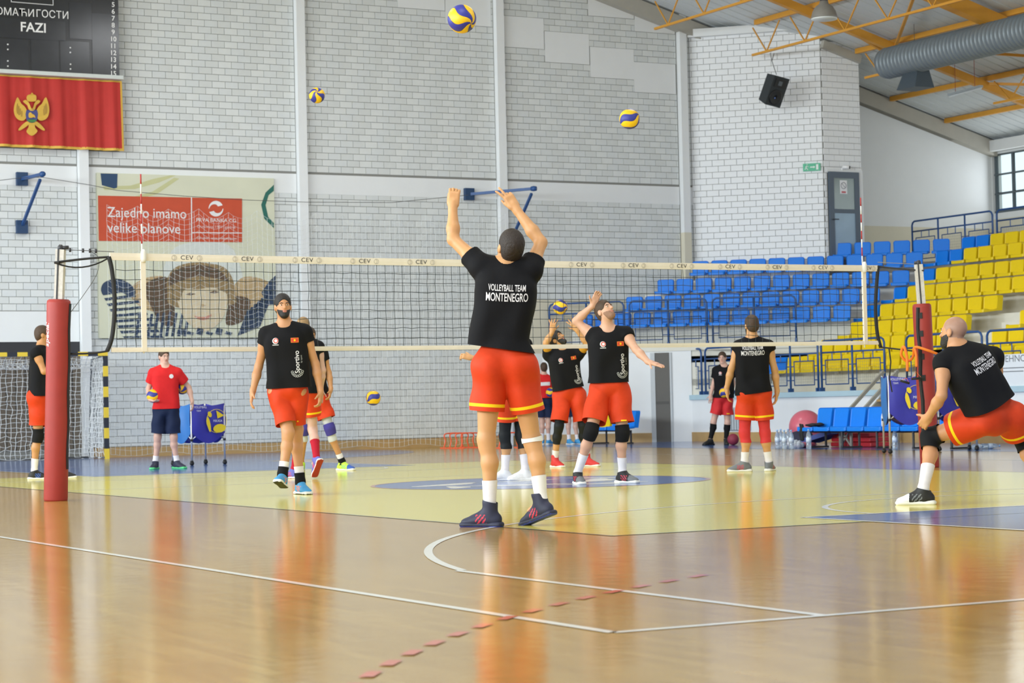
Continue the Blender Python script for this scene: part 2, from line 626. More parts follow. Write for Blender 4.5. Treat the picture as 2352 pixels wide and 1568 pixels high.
def courses(u0, u1, z0, z1, skip=None, phase=0.0, vis=1.0):
    out = []
    k0 = int(math.floor(z0 / BH + 0.3))
    k = k0
    while k * BH < z1 - 0.02:
        zb = max(k * BH, z0); zt = min((k + 1) * BH, z1)
        if zt - zb > 0.05:
            off = (k % 2) * BW / 2 + phase
            j = int(math.floor((u0 - off) / BW)) - 1
            while j * BW + off < u1:
                a = max(j * BW + off, u0); b = min((j + 1) * BW + off, u1)
                if b - a > 0.045:
                    segs = [(a, b)]
                    if skip is not None:
                        segs = skip(segs, zb, zt)
                    for (s, e) in segs:
                        if e - s > 0.04: out.append((s + JT / 2, zb + JT / 2, e - s - JT, zt - zb - JT, vis))
                j += 1
        k += 1
    return out


def clip_rects(rects):
    def f(segs, zb, zt):
        for (x0, x1, z0, z1) in rects:
            if (zb + zt) / 2 < z0 or (zb + zt) / 2 > z1: continue
            ns = []
            for (a, b) in segs:
                if b <= x0 or a >= x1: ns.append((a, b)); continue
                if a < x0: ns.append((a, x0))
                if b > x1: ns.append((x1, b))
            segs = ns
        return segs
    return f


wb = MB()
wb.box((-25, YW, 0), (25.2, YW + 0.3, 14.0))
wall_back = wb.build('wall_back', M_MORTAR, kind='structure')
# stepped plaster bands (x0, x1, z0, z1)
def zq(v): return round(v / BH) * BH
STEP = [(8.70, 10.85, zq(9.34), 11), (9.86, 10.85, zq(8.73), 11),
        (11.13, 12.06, zq(7.60), zq(9.22)), (12.06, 13.10, zq(6.92), zq(8.52)), (13.10, 14.16, zq(6.24), zq(7.82)), (14.16, 15.64, zq(5.66 + .07), zq(7.14 + .07)),
        (13.10, 14.16, zq(9.10), 11), (14.16, 15.64, zq(8.55), 11)]
STEP = []
def stepband(px0, py0, px1, py1):
    a = atY(px0, py0, YW); b = atY(px1, py1, YW)
    return (a[0], b[0], zq(b[2]), zq(a[2]))
STEP += [stepband(1155, 34, 1249, 109.5), stepband(1250, 68, 1353, 146), stepband(1354.5, 111, 1456, 186.5), stepband(1455, 147, 1552, 223),
         stepband(1349, -40, 1455, 45), stepband(1455, -40, 1549, 79.5), stepband(912, -40, 1021, 30), stepband(1021, -40, 1127, 67)]
STEP = [(max(a, 11.10) if 10.9 < a < 11.6 else a, b, c, d_) for (a, b, c, d_) in STEP]
BEAM = (5.40, 5.81)
solid = [(-9, 16.1, BEAM[0], BEAM[1])] + STEP
bay = [(-3.4, 1.4), (1.64, 6.12), (6.33, 10.87), (11.08, 15.64), (15.86, 16.0)]
cells = []
cells += courses(-3.4, 1.4, 2.93, 8.6, clip_rects(solid + [(-9, 1.45, 6.15, 9)]))
cells += courses(1.64, 6.12, 0.21, 10.4, clip_rects(solid + [(1.86, 5.58, 2.42, 5.67), (1.5, 2.25, 6.2, 7.6)]))
cells += courses(6.33, 10.87, 0.21, 10.6, clip_rects(solid))
cells += courses(11.08, 15.64, 3.2, 10.0, clip_rects(solid))
cells += courses(15.86, 16.0, 3.2, 9.4, clip_rects(solid))
def in_view(c):
    q = np.array([c[0] + c[2] / 2, YW, c[1]]) - CAM
    dd = q @ CD
    x = 1176 + FPX * (q @ CR) / dd; y = 784 - FPX * (q @ CU) / dd
    return -20 < x < 2380 and -20 < y < 1590
cells = [c for c in cells if in_view(c)]
lay_bricks(wall_back, (0, YW, 0), 0.0, cells, M_BRICKS, 300)


def wall_slab(name, x0, x1, z0, z1, m, y=YW - 0.02, parent=None):
    b = MB()
    b.box((x0, y, z0), (x1, YW + 0.01, z1))
    return b.build(name, m, parent or wall_back)


for i in range(len(bay) - 1):
    wall_slab('plaster_beam', bay[i][0] if i else -9, bay[i][1], BEAM[0], BEAM[1], M_PLASTER)
wall_slab('plaster_beam', 15.86, 16.0, BEAM[0], BEAM[1], M_PLASTER)
for (a, b, c, d_) in STEP:
    wall_slab('plaster_step', max(a, 6.33), min(b, 15.64), c + 0.004, d_ - 0.004, M_PLASTER)
wall_slab('plaster_panel', -9, 1.4, 2.32, 2.92, M_PLASTER)
wall_slab('plaster_panel', 11.08, 15.64, 2.0, 3.19, M_BEIGE)
wall_slab('plaster_panel', 11.08, 15.64, 0.2, 2.0, M_PLASTER)
# slatted timber behind the goal
M_SLATW = mat('brown_timber', (0.16, 0.13, 0.10), 0.7, var=0.25, scale=4)
for i in range(26):
    wall_slab('timber_slat', -3.5 + i * 0.19, -3.5 + i * 0.19 + 0.165, 0.2, 2.1, M_SLATW, YW - 0.03)
wall_slab('dark_recess', -9, 1.4, 2.1, 2.32, M_DARK, YW - 0.012)

trim_n = 0
for (x0, low) in ((1.41, False), (6.13, False), (10.88, False), (15.66, True)):
    trim_n += 1
    b = MB()
    zc = 4.75 if low else 0.0
    b.box((x0, YW - 0.16, zc), (x0 + 0.19, YW, 11.0 if x0 < 12 else 9.9))
    p = b.build('trim_%d' % trim_n, M_PLASTER, kind='structure')
    if low:
        b = MB()
        b.box((x0 - 0.002, YW - 0.162, 0), (x0 + 0.192, YW, 4.75))
        b.build('beige_plinth', M_BEIGE, p)
    else:
        b = MB()
        b.box((x0 - 0.002, YW - 0.162, 0), (x0 + 0.192, YW - 0.001, 2.35))
        b.build('plinth', M_PLASTER, p)
b = MB()
b.box((1.6, YW - 0.035, 0), (12.1, YW, 0.2))
b.build('baseboard_back', M_BASE, kind='structure')

# 45 degree stair tower on the right
T0 = np.array([16.01, 21.2]); T1 = np.array([18.16, 19.05]); T2 = np.array([19.23, 19.05])
tw = MB()
tw.prism([T0, T1, T2, (19.23, 21.3), (16.01, 21.3)], 0, 9.45)
wall_tower = tw.build('wall_tower', M_MORTAR, kind='structure')
L45 = float(np.linalg.norm(T1 - T0))
c45 = courses(0.0, L45 - 0.005, 3.6, 9.28, None, 0.05)
lay_bricks(wall_tower, (T0[0], T0[1], 0), -math.pi / 4, c45, [M_WBRICK], 300)
DX0, DX1 = 18.27, 19.12
cdr = courses(18.16, 19.23, 3.6, 9.0, clip_rects([(DX0 - 0.02, 19.4, 0, 6.03)]), 0.02)
lay_bricks(wall_tower, (0, T1[1], 0), 0.0, cdr, [M_WBRICK], 300)
b = MB()
b.obox((*(0.5 * (T0 + T1) + np.array([-0.05, -0.05])), 9.36), frame((1, -1, 0)), (0.1, L45 / 2, 0.09))
b.build('plaster_coping', M_PLASTER, wall_tower)
b = MB()
b.box((DX1 + 0.005, T1[1] - 0.025, 3.6), (19.25, T1[1], 6.03))
b.box((DX0 - 0.03, T1[1] - 0.025, 6.03), (19.25, T1[1], 6.08))
b.build('door_reveal', M_PLASTER, wall_tower)

# glazed door
M_DFR = mat('door_frame_grey', (0.09, 0.12, 0.16), 0.45, var=0.05)
M_DGL = mat('door_glass', (0.24, 0.30, 0.29), 0.12, var=0.25, scale=1.5)
M_DPN = mat('door_panel', (0.30, 0.42, 0.53), 0.3, var=0.2, scale=2)
yd = T1[1] - 0.03
door = empty('door_1', ((DX0 + DX1) / 2, yd, 3.9), kind='structure')
b = MB()
b.box((DX0, yd - 0.03, 3.9), (DX0 + 0.13, yd + 0.02, 6.02))
b.box((DX1 - 0.13, yd - 0.03, 3.9), (DX1, yd + 0.02, 6.02))
for z0_, z1_ in ((5.88, 6.02), (5.08, 5.17), (3.9, 4.02)): b.box((DX0 + 0.13, yd - 0.03, z0_), (DX1 - 0.13, yd + 0.02, z1_))
b.build('door_frame', M_DFR, door)
b = MB(); b.box((DX0 + 0.12, yd - 0.01, 5.16), (DX1 - 0.12, yd + 0.01, 5.9)); pane = b.build('pane', M_DGL, door)
b = MB(); b.box((DX0 + 0.12, yd - 0.012, 4.0), (DX1 - 0.12, yd + 0.01, 5.09)); b.build('door_panel', M_DPN, door)
b = MB(); b.tube([(DX0 + 0.07, yd - 0.03, 4.93), (DX0 + 0.07, yd - 0.09, 4.93), (DX0 + 0.2, yd - 0.09, 4.93)], 0.012, 6); b.build('door_handle', M_DARK, door)
sg = MB(); sg.box((18.58, yd - 0.018, 5.52), (18.78, yd - 0.011, 5.83))
sign = sg.build('no_smoking_sign', mat('sign_white', (0.82, 0.83, 0.85), 0.5, var=0.02), label='white no smoking sign stuck on the glazed door pane', cat='sign')
MR = mat('sign_red', (0.55, 0.10, 0.12), 0.5)
ring = MB()
cs, zs = 18.68, 5.71
ring.tube([(cs + 0.072 * math.cos(a), yd - 0.02, zs + 0.072 * math.sin(a)) for a in np.linspace(0, 2 * math.pi, 24, endpoint=False)], 0.007, 4, closed=True)
ring.tube([(cs - 0.05, yd - 0.02, zs + 0.05), (cs + 0.05, yd - 0.02, zs - 0.05)], 0.006, 4)
ring.build('prohibition_ring', mat('sign_grey', (0.25, 0.25, 0.3), 0.5), sign)
sm = MB(); sm.box((cs - 0.06, yd - 0.0195, 5.54), (cs + 0.06, yd - 0.0185, 5.58)); sm.build('red_caption', MR, sign)

# white gable wall on the far right is the end wall's own plane
b = MB()
b.box((19.23, YW - 0.02, 0), (25.0, YW + 0.02, 9.3))
gable = b.build('wall_gable', M_PLASTER, kind='structure')
b = MB(); b.box((19.23, YW - 0.026, 3.6), (25.0, YW - 0.02, 5.02)); b.build('beige_dado', M_BEIGE, gable)

# side wall with the window band
XS = 24.95
ws = MB()
ws.box((XS, -4, 0), (XS + 0.3, YW + 0.1, 5.40))
ws.box((XS, -4, 6.88), (XS + 0.3, YW + 0.1, 7.35))
ws.box((XS, YW - 0.05, 5.3), (XS + 0.3, YW + 0.2, 7.0))
ws.box((XS - 0.25, -4, 6.93), (XS, YW - 0.03, 7.2))
wall_right = ws.build('wall_right', M_PLASTER, kind='structure')
wd = MB(); wd.box((XS - 0.006, -4, 3.6), (XS, YW, 5.25)); wd.build('beige_dado', M_BEIGE, wall_right)
win = empty('window_1', (XS, 12, 5.4), kind='structure')
M_WFR = mat('window_frame_grey', (0.10, 0.13, 0.15), 0.5)
M_WGL = mat('window_glass', (0.9, 0.97, 0.95), 0.03, var=0.0, trans=1.0)
b = MB()
for z in (5.40, 6.85): b.box((XS + 0.05, 5, z), (XS + 0.14, YW - 0.05, z + 0.06))
for z in (5.885, 6.37): b.box((XS + 0.06, 5, z - 0.02), (XS + 0.13, YW - 0.05, z + 0.02))
b.build('window_frame', M_WFR, win)
yy = YW - 0.08
k = 0
while yy > 6:
    b = MB(); b.box((XS + 0.055, yy - 0.055, 5.4), (XS + 0.135, yy, 6.9)); b.build('mullion', M_WFR, win)
    for z in (5.46, 5.905, 6.39):
        b = MB(); b.box((XS + 0.09, yy - 0.62, z), (XS + 0.096, yy - 0.055, z + 0.46)); b.build('pane', M_WGL, win)
    yy -= 0.62
    k += 1

# roof: corrugated sheets on the slope, ring beam along the gable
RM = -0.2758
def roofz(x): return 10.06 + RM * (x - 14.47)
sl = math.atan(RM)
ceil = empty('ceiling', (16, 12, 9), kind='structure')
x0r, x1r = 0.0, 25.2
def sheet(y0, y1, n):
    V = []; F = []
    per = (y1 - y0) / n
    prof = []
    for i in range(n):
        yb = y0 + i * per
        prof += [(yb, 0.0), (yb + 0.80 * per, 0.0), (yb + 0.84 * per, 0.07), (yb + 0.94 * per, 0.07)]
    prof.append((y1, 0.0))
    for (y, dz) in prof:
        for x in (x0r, x1r): V.append((x, y, roofz(x) + 0.06 + dz))
    for i in range(len(prof) - 1): F.append((2 * i, 2 * i + 2, 2 * i + 3, 2 * i + 1))
    return V, F
yy = YW + 0.1
while yy > 3:
    V, F = sheet(yy - 1.0, yy, 3)
    mesh_obj('roof_sheet', V, F, M_ROOF, ceil, smooth=False)
    yy -= 1.0
b = MB()
b.add([(0, 3.1, roofz(0) + 0.08), (25.2, 3.1, roofz(25.2) + 0.08), (25.2, -30, roofz(25.2) + 0.08), (0, -30, roofz(0) + 0.08), (-25.2, 21.3, roofz(25.2) + 0.08), (0, 21.3, roofz(0) + 0.08), (-25.2, -30, roofz(25.2) + 0.08)],
      [(0, 1, 2, 3), (4, 5, 3, 6)])
b.build('unseen_roof_deck', M_ROOF, ceil)  # unseen rest of the roof, extended to block overhead sky light
b = MB()
R_ = frame((1, 0, RM))
b.obox((15.0, YW - 0.1, roofz(15.0) - 0.17), R_, (0.12, 9.0, 0.17))
b.obox((22.1, YW - 0.12, roofz(22.1) - 0.17), R_, (0.14, 3.0, 0.17))
b.obox((18.7, T1[1] - 0.06, roofz(18.7) - 0.12), R_, (0.06, 0.55, 0.09))
b.build('ring_beam', M_GREYB, ceil)
for xp in (10.2, 12.4, 14.65, 16.78, 19.07, 21.62, 23.29):
    b = MB(); b.bar((xp, 4, roofz(xp) - 0.02), (xp, 20.9 if xp > 20 else 19.6 if xp < 18 else 18.9, roofz(xp) - 0.0), 0.09, 0.11)
    b.build('purlin', M_ORANGE, ceil)
for (yr, w_, h_) in ((17.4, 0.12, 0.18), (13.85, 0.24, 0.30), (10.3, 0.24, 0.30)):
    b = MB()
    b.obox((15.3, yr, roofz(15.3) - 0.16 - h_ / 2 + 0.06), R_, (w_ / 2, 10.2, h_ / 2))
    b.build('rafter', M_ORANGE, ceil)
b = MB()
for (xa, ya, xb, yb) in ((16.9, 17.3, 19.0, 17.9), (19.0, 17.4, 16.9, 14.0), (19.1, 17.3, 21.5, 14.0), (21.6, 17.3, 23.2, 14.2)):
    b.bar((xa, ya, roofz(xa) - 0.14), (xb, yb, roofz(xb) - 0.14), 0.06, 0.06)
b.build('wind_brace', M_ORANGE, ceil)


def lattice(xp, y0, drop, y1=4.0, pitch=1.45):
    """trussed purlin hanging under the roof along Y"""
    t = empty('roof_truss', (xp, y0, roofz(xp) - drop), kind='structure')
    zt, zb = roofz(xp) - 0.1, roofz(xp) - 0.1 - drop
    b = MB(); b.bar((xp, y1, zb), (xp, y0, zb), 0.055, 0.05); b.build('bottom_chord', M_ORANGE, t)
    y = y0 - 0.55
    up = True
    k = 0
    while y > y1:
        b = MB()
        b.bar((xp, y, zb), (xp, y + 0.52, zt), 0.025)
        b.bar((xp, y, zb), (xp, y - 0.52, zt), 0.025)
        b.build('web_bar', M_ORANGE, t)
        y -= pitch
    return t


lattice(14.65, 20.5, 0.62)
lattice(16.78, 19.75, 0.62)
lattice(19.07, 18.6, 0.55)
lattice(21.62, 17.2, 0.5)
# ------------------------------------------------------------------ grandstand
ORD = ['first', 'second', 'third', 'fourth', 'fifth', 'sixth', 'seventh', 'eighth', 'ninth', 'tenth', 'eleventh', 'twelfth', 'thirteenth', 'fourteenth',
       'fifteenth', 'sixteenth', 'seventeenth', 'eighteenth', 'nineteenth', 'twentieth', 'twenty-first', 'twenty-second', 'twenty-third', 'twenty-fourth', 'twenty-fifth', 'twenty-sixth']
X0 = 14.3
RK = list(range(8, 0, -1))
XK = {k: 15.4 + 0.71 * (8 - k) for k in RK}
ZT = {1: 4.39, 2: 4.07, 3: 3.64, 4: 3.24, 5: 2.85, 6: 2.47, 7: 2.11, 8: 1.76}
ZF = {k: ZT[k] - 0.76 for k in RK}
SK = {5: 33.6, 4: 34.65, 3: 35.65, 2: 36.6, 1: 37.5}
SF = 33.1
stand = empty('floor_terrace', (18, 12, 0), kind='structure')
for k in RK:
    xf = XK[k] - 0.57 if k < 8 else X0
    sf = SF if k >= 5 else SK[k] - 0.80
    A = (sf - 21.17, 21.17)
    Bp = (xf, sf - xf)
    b = MB()
    b.prism([A, Bp, (xf, -3), (24.9, -3), (24.9, 21.17)], 0.0 if k == 8 else 1.85 if k == 5 else ZF[k] - 0.5, ZF[k])
    b.build('step', M_CONC, stand)
b = MB(); b.prism([(XK[1] + 0.16, 18.2), (XK[1] + 0.16, -3), (24.9, -3), (24.9, 21.17), (18.3, 21.17)], 3.5, 3.95); b.build('walkway', M_CONC, stand)
# diagonal white wall under the blue block, with the dark door
n45 = np.array([-1, -1, 0]) / math.sqrt(2)
dw = MB()
pA = np.array([SF - 21.17, 21.17]); pB = np.array([X0, SF - X0])
def dpt(P2, off): return np.array([P2[0], P2[1]]) + n45[:2] * off
dw.prism([dpt(pA, 0.03), dpt(pB, 0.03), pB, pA], 0, 1.98)
wall_diag = dw.build('wall_diagonal', M_PLASTER, kind='structure')
b = MB(); b.prism([dpt(pA, 0.05), dpt(pB + np.array([2.2, -2.2]), 0.05), pB + np.array([2.2, -2.2]), pA], 1.97, 2.093); b.build('slab_edge', M_CONC, wall_diag)
q0 = _hit(1501, 900, n45, float(n45[:2] @ dpt(pA, 0.035))); q1 = _hit(1542, 900, n45, float(n45[:2] @ dpt(pA, 0.035)))
door2 = empty('door_2', ((q0[0] + q1[0]) / 2, (q0[1] + q1[1]) / 2, 0), kind='structure')
M_DDOOR = mat('dark_door', (0.085, 0.078, 0.068), 0.5, var=0.1, scale=4)
b = MB(); R45 = frame((1, -1, 0))
Ld = float(np.hypot(*(q1 - q0)[:2]))
b.obox(((q0[0] + q1[0]) / 2, (q0[1] + q1[1]) / 2, 0.97), R45, (0.02, Ld / 2, 0.97)); b.build('door_leaf', M_DDOOR, door2)
b = MB()
b.obox((q0[0], q0[1], 0.97), R45, (0.035, 0.05, 0.97)); b.obox((q1[0], q1[1], 0.97), R45, (0.035, 0.02, 0.97))
b.build('door_frame', mat('door_frame_light', (0.5, 0.53, 0.55), 0.5), door2)
b = MB(); b.obox(((q0[0] + q1[0]) / 2, (q0[1] + q1[1]) / 2, 0.85), R45, (0.024, Ld / 2 - 0.05, 0.03)); b.build('door_rail', mat('dark_door_rail', (0.05, 0.045, 0.04), 0.5), door2)
b = MB()
b.prism([dpt(pA, 0.06), dpt(q0[:2], 0.03), dpt(q0[:2], 0.0), dpt(pA, 0.03)], 0, 0.2)
b.box((X0 - 0.04, -3, 0), (X0, SF - X0 + 0.02, 0.2))
b.build('baseboard_right', M_BASE, kind='structure')
# parapet face and ledge
YG0, YG1 = float(atX(2042, 890, X0)[1]), float(atX(2072, 890, X0)[1])
par = MB(); par.box((X0 - 0.02, -3, 0), (X0, SF - X0, 0.94)); parapet = par.build('wall_parapet', M_PLASTER, kind='structure')
b = MB(); b.box((X0 - 0.07, YG0, 0.90), (X0 + 0.16, SF - X0 + 0.02, 1.005)); b.box((X0 - 0.07, -3, 0.90), (X0 + 0.16, YG1, 1.005)); b.build('ledge', M_LEDGE, parapet)

# seats ---------------------------------------------------------------
M_SEATB = mat('blue_seat_plastic', (0.004, 0.20, 0.76), 0.38, var=0.06, scale=20, spec=0.3)
M_SEATY = mat('yellow_seat_plastic', (0.82, 0.60, 0.002), 0.4, var=0.05, scale=20, spec=0.3)


def shell_back(w, h, d0, z0, lean):
    """moulded back: rounded front panel with flanges running to the rear"""
    V = []; F = []
    ring = []
    r = 0.05
    for (cx, cz, a0) in ((w / 2 - r, h - r, 0), (-w / 2 + r, h - r, math.pi / 2)):
        for i in range(4):
            a = a0 + i * math.pi / 6
            ring.append((cx + r * math.cos(a), cz + r * math.sin(a)))
    ring += [(-w / 2 + 0.01, 0), (w / 2 - 0.01, 0)]
    n = len(ring)
    def lay(sc, y, dz=0.0):
        return [(x * sc, y - lean * z, z0 + z * (1 if sc == 1 else (1 - (1 - sc) * 0.6)) + dz) for x, z in ring]
    V = lay(0.90, 0.035, 0.012) + lay(0.98, 0.045) + lay(1.0, 0.035) + lay(1.0, -d0) + lay(0.9, -d0 - 0.005)
    F = [tuple(range(n))]
    for l in range(4):
        for i in range(n):
            j = (i + 1) % n
            F.append((l * n + j, l * n + i, (l + 1) * n + i, (l + 1) * n + j))
    F.append(tuple(range(5 * n - 1, 4 * n - 1, -1)))
    return V, F


def shell_pan(w, dep, z, d0):
    """seat pan with a rolled front lip"""
    prof = [(0.03, z + 0.01), (dep * 0.45, z - 0.022), (dep * 0.85, z + 0.004), (dep * 0.97, z + 0.004), (dep, z - 0.012), (dep, z - 0.06), (dep * 0.96, z - 0.065), (dep * 0.5, z - 0.05), (0.03, z - 0.03)]
    n = len(prof)
    V = []; F = []
    xs = [-w / 2, -w / 2 + 0.03, w / 2 - 0.03, w / 2]
    for i, x in enumerate(xs):
        for (y, zz) in prof:
            V.append((x, y - (0.02 if i in (0, 3) and y > dep * 0.8 else 0), zz + (0.012 if i in (0, 3) else 0)))
    for i in range(3):
        for k in range(n):
            j = (k + 1) % n
            F.append((i * n + k, i * n + j, (i + 1) * n + j, (i + 1) * n + k))
    F.append(tuple(range(n))); F.append(tuple(range(4 * n - 1, 3 * n - 1, -1)))
    return V, F


def seat_proto(name, m, w, d0, h=0.31, z0=0.45, dep=0.40):
    t = empty(name)
    V, F = shell_back(w, h, d0, z0, 0.10); mesh_obj('backrest', V, F, m, t, smooth=False)
    V, F = shell_pan(w * 0.98, dep, z0 + 0.02, d0); mesh_obj('seat_pan', V, F, m, t, smooth=False)
    return t


PB = seat_proto('stadium_seat', M_SEATB, 0.375, 0.05)
PBN = seat_proto('stadium_seat', M_SEATB, 0.42, 0.10)
PY_ = seat_proto('stadium_seat', M_SEATY, 0.42, 0.10)
_used = set()


def place_seat(proto, P, face, label, group):
    if proto.name in _used: t = copy_tree(proto)
    else: t = proto; _used.add(proto.name)
    t.location = P
    t.rotation_euler = (0, 0, math.atan2(face[1], face[0]) - math.pi / 2)
    setp(t, label, 'seat', group)
    return t


def pxof(P):
    q = np.array(P, float) - CAM
    dd = q @ CD
    return 1176 + FPX * (q @ CR) / dd, 784 - FPX * (q @ CU) / dd


ROWN = {1: 'top row', 2: 'second row from top', 3: 'third row from top', 4: 'fourth row from top', 5: 'fifth row from top', 6: 'third row from the front', 7: 'second row from the front', 8: 'front row'}
# yellow block along the side: first yellow seat's left edge, blue seats before it, and the end at the aisle
YPX = {1: (2274, 541, 2), 2: (2213, 568, 2), 3: (2149, 611, 1), 4: (2084, 654, 1), 5: (2021, 694, 1), 6: (1953, 735, 1), 7: (1885, 777, 3), 8: (1809, 823, 5)}
PITCH_Y = 0.475
YA1 = float(atX(2313, 690, XK[5])[1])      # aisle
YA0 = YA1 - 1.15
for k in RK:
    px, py, nb = YPX[k]
    ys = float(atX(px, py, XK[k])[1])
    for i in range(nb):
        y = ys + PITCH_Y * (i + 0.5)
        if k in (6, 7) and y + XK[k] + 0.2 > SF: continue
        if k == 8 and y > 20.8: continue
        place_seat(PBN, (XK[k], y, ZF[k]), (-1, 0), 'blue plastic seat, %s leftwards from the yellow seats in the %s' % (ORD[i], ROWN[k]), 'blue seats beside the yellow block')
    i = 0
    y = ys - PITCH_Y / 2
    while True:
        if k >= 5 and YA0 < y - PITCH_Y / 2 + 0.1 and y - PITCH_Y / 2 < YA1 - 0.12:
            y = YA0 - PITCH_Y / 2
        if k >= 5 and y < YA0 and i < 100: i = 100
        x_, _y = pxof((XK[k], y + 0.2, ZF[k] + 0.4))
        if x_ > 2365: break
        if i < 100:
            lab = 'yellow plastic seat, %s from the blue seats in the %s' % (ORD[i], ROWN[k])
        else:
            lab = 'yellow plastic seat, %s right of the aisle in the %s' % (ORD[i - 100], ROWN[k])
        place_seat(PY_, (XK[k], y, ZF[k]), (-1, 0), lab, 'yellow stand seats')
        y -= PITCH_Y
        i += 1
# blue block along the diagonal
PITCH_B = 0.44
d45 = np.array([-1, 1]) / math.sqrt(2)
for k in (1, 2, 3, 4, 5):
    cn = np.array([XK[k], SK[k] - XK[k]])
    st = float(atX(YPX[k][0], YPX[k][1], XK[k])[1]) + YPX[k][2] * PITCH_Y
    # begin just past the last side facing seat
    s = max(0.30, (st - cn[1]) * 0.7 + 0.46)
    i = 0
    pts = []
    while True:
        P = cn + d45 * (s + PITCH_B * i)
        if P[1] > 20.85: break
        x_, _y = pxof((P[0], P[1], ZF[k] + 0.5))
        if k == 1 and x_ < 1905: break
        if k == 2 and x_ < 1560: break
        if P[1] > 20.85: break
        pts.append(P)
        i += 1
    for j, P in enumerate(reversed(pts)):
        place_seat(PB, (P[0], P[1], ZF[k]), (-1, -1), 'blue seat, %s from the left in the %s of the blue block' % (ORD[j], ROWN[k]), 'blue block seats')
# aisle steps
for k in (8, 7, 6, 5):
    b = MB()
    zt = (ZF[k] + ZF[k - 1]) / 2
    b.box((XK[k] - 0.2, YA0 + 0.1, ZF[k]), (XK[k] + 0.15, YA1 - 0.05, zt)); b.build('aisle_step', M_CONC, stand)

# blue guard rails -----------------------------------------------------
M_WIRE = mat('wire_mesh', (0.16, 0.20, 0.24), 0.5)


def guard_rail(a, b_, z, label, bays=2, h=1.0, m=M_BLUE_ST, group='blue guard rails', dense=0.06):
    a = np.array([a[0], a[1], z], float); b_ = np.array([b_[0], b_[1], z], float)
    t = empty('guard_rail', a, label, 'railing', group)
    up = np.array([0, 0, 1.0])
    L = np.linalg.norm(b_ - a); e = (b_ - a) / L
    rr = 0.022
    b = MB()
    c = 0.09
    b.tube([a, a + up * (h - c), a + up * (h - 0.03) + e * 0.03, a + up * h + e * c, b_ + up * h - e * c, b_ + up * (h - 0.03) - e * 0.03, b_ + up * (h - c), b_], rr, 8)
    b.build('top_rail', m, t)
    b = MB(); b.tube([a + up * (h * 0.77), b_ + up * (h * 0.77)], rr * 0.9, 6); b.build('middle_rail', m, t)
    for i in range(bays + 1):
        if 0 < i < bays:
            p = a + e * L * i / bays
            b = MB(); b.tube([p, p + up * h], rr, 6); b.build('post', m, t)
        p = a + e * L * i / bays
        b = MB(); b.obox(p + up * 0.04 - np.array(np.cross(e, up)) * 0.0, frame(e), (0.06, 0.02, 0.04)); b.build('foot_plate', m, t)
    w = L / bays
    for i in range(bays):
        p0 = a + e * (w * i + 0.13); p1 = a + e * (w * (i + 1) - 0.13)
        z0, z1 = 0.14 * h, 0.62 * h
        fr = MB()
        fr.tube([p0 + up * z0, p0 + up * z1, p1 + up * z1, p1 + up * z0], 0.014, 4, closed=True)
        for q in (0.3, 0.7):
            pm = p0 + (p1 - p0) * q
            fr.tube([pm + up * z1, pm + up * h * 0.77], 0.014, 4)
        for zz in (z0 + 0.1, z1 - 0.1):
            fr.tube([p0 + up * zz, p0 + up * zz - e * 0.13], 0.01, 4); fr.tube([p1 + up * zz, p1 + up * zz + e * 0.13], 0.01, 4)
        f_ = fr.build('panel_frame', m, t)
        ms = MB()
        n = int(np.linalg.norm(p1 - p0) / dense)
        for j in range(1, n):
            pm = p0 + (p1 - p0) * j / n
            ms.tube([pm + up * z0, pm + up * z1], 0.0018, 3, cap=False)
        n = int((z1 - z0) / dense)
        for j in range(1, n):
            zz = z0 + (z1 - z0) * j / n
            ms.tube([p0 + up * zz, p1 + up * zz], 0.0018, 3, cap=False)
        ms.build('wire_mesh', M_WIRE, f_, kind='stuff')
    return t


def rx(px, py=880): return float(atX(px, py, X0 + 0.06)[1])
segs = [(1548, 1612, 2), (1621, 1747, 2), (1755, 1880, 2), (1888, 2033, 2), (2084, 2258, 2), (2270, 2450, 2)]
labs = ['short blue rail beside the dark door at the left end of the parapet', 'second blue rail on the parapet, behind the man holding a ball', 'third blue rail on the parapet, behind the player in red leggings',
        'fourth blue rail on the parapet, left of the wooden stairs', 'blue rail right of the wooden stairs, behind the bald player', 'blue rail at the right edge with the white advertising board']
for (a_, b__, n_), lb in zip(segs, labs):
    guard_rail((X0 + 0.06, rx(a_)), (X0 + 0.06, rx(b__)), 1.0, lb, n_)
# upper rail on the diagonal slab in front of the blue block
def dx(px): return _hit(px, 740, n45, float(n45[:2] @ dpt(pA, -0.02)))[:2]
for (a_, b__), lb in zip(((1262, 1433), (1446, 1624), (1637, 1828)), ('blue rail at the left end in front of the lowest blue row', 'middle blue rail in front of the lowest blue row', 'right blue rail in front of the lowest blue row')):
    guard_rail(dx(a_), dx(b__), 2.09, lb, 2)
# rail behind the top row
y0 = float(atX(2096, 560, 21.2)[1]); 
guard_rail((21.2, y0), (21.2, float(atX(2280, 520, 21.2)[1])), 3.95, 'blue rail behind the top row below the window, left one', 3, 1.05)
guard_rail((21.2, float(atX(2290, 520, 21.2)[1])), (21.2, float(atX(2290, 520, 21.2)[1]) - 2.6), 3.95, 'blue rail behind the top row at the right edge of the picture', 2, 1.05)

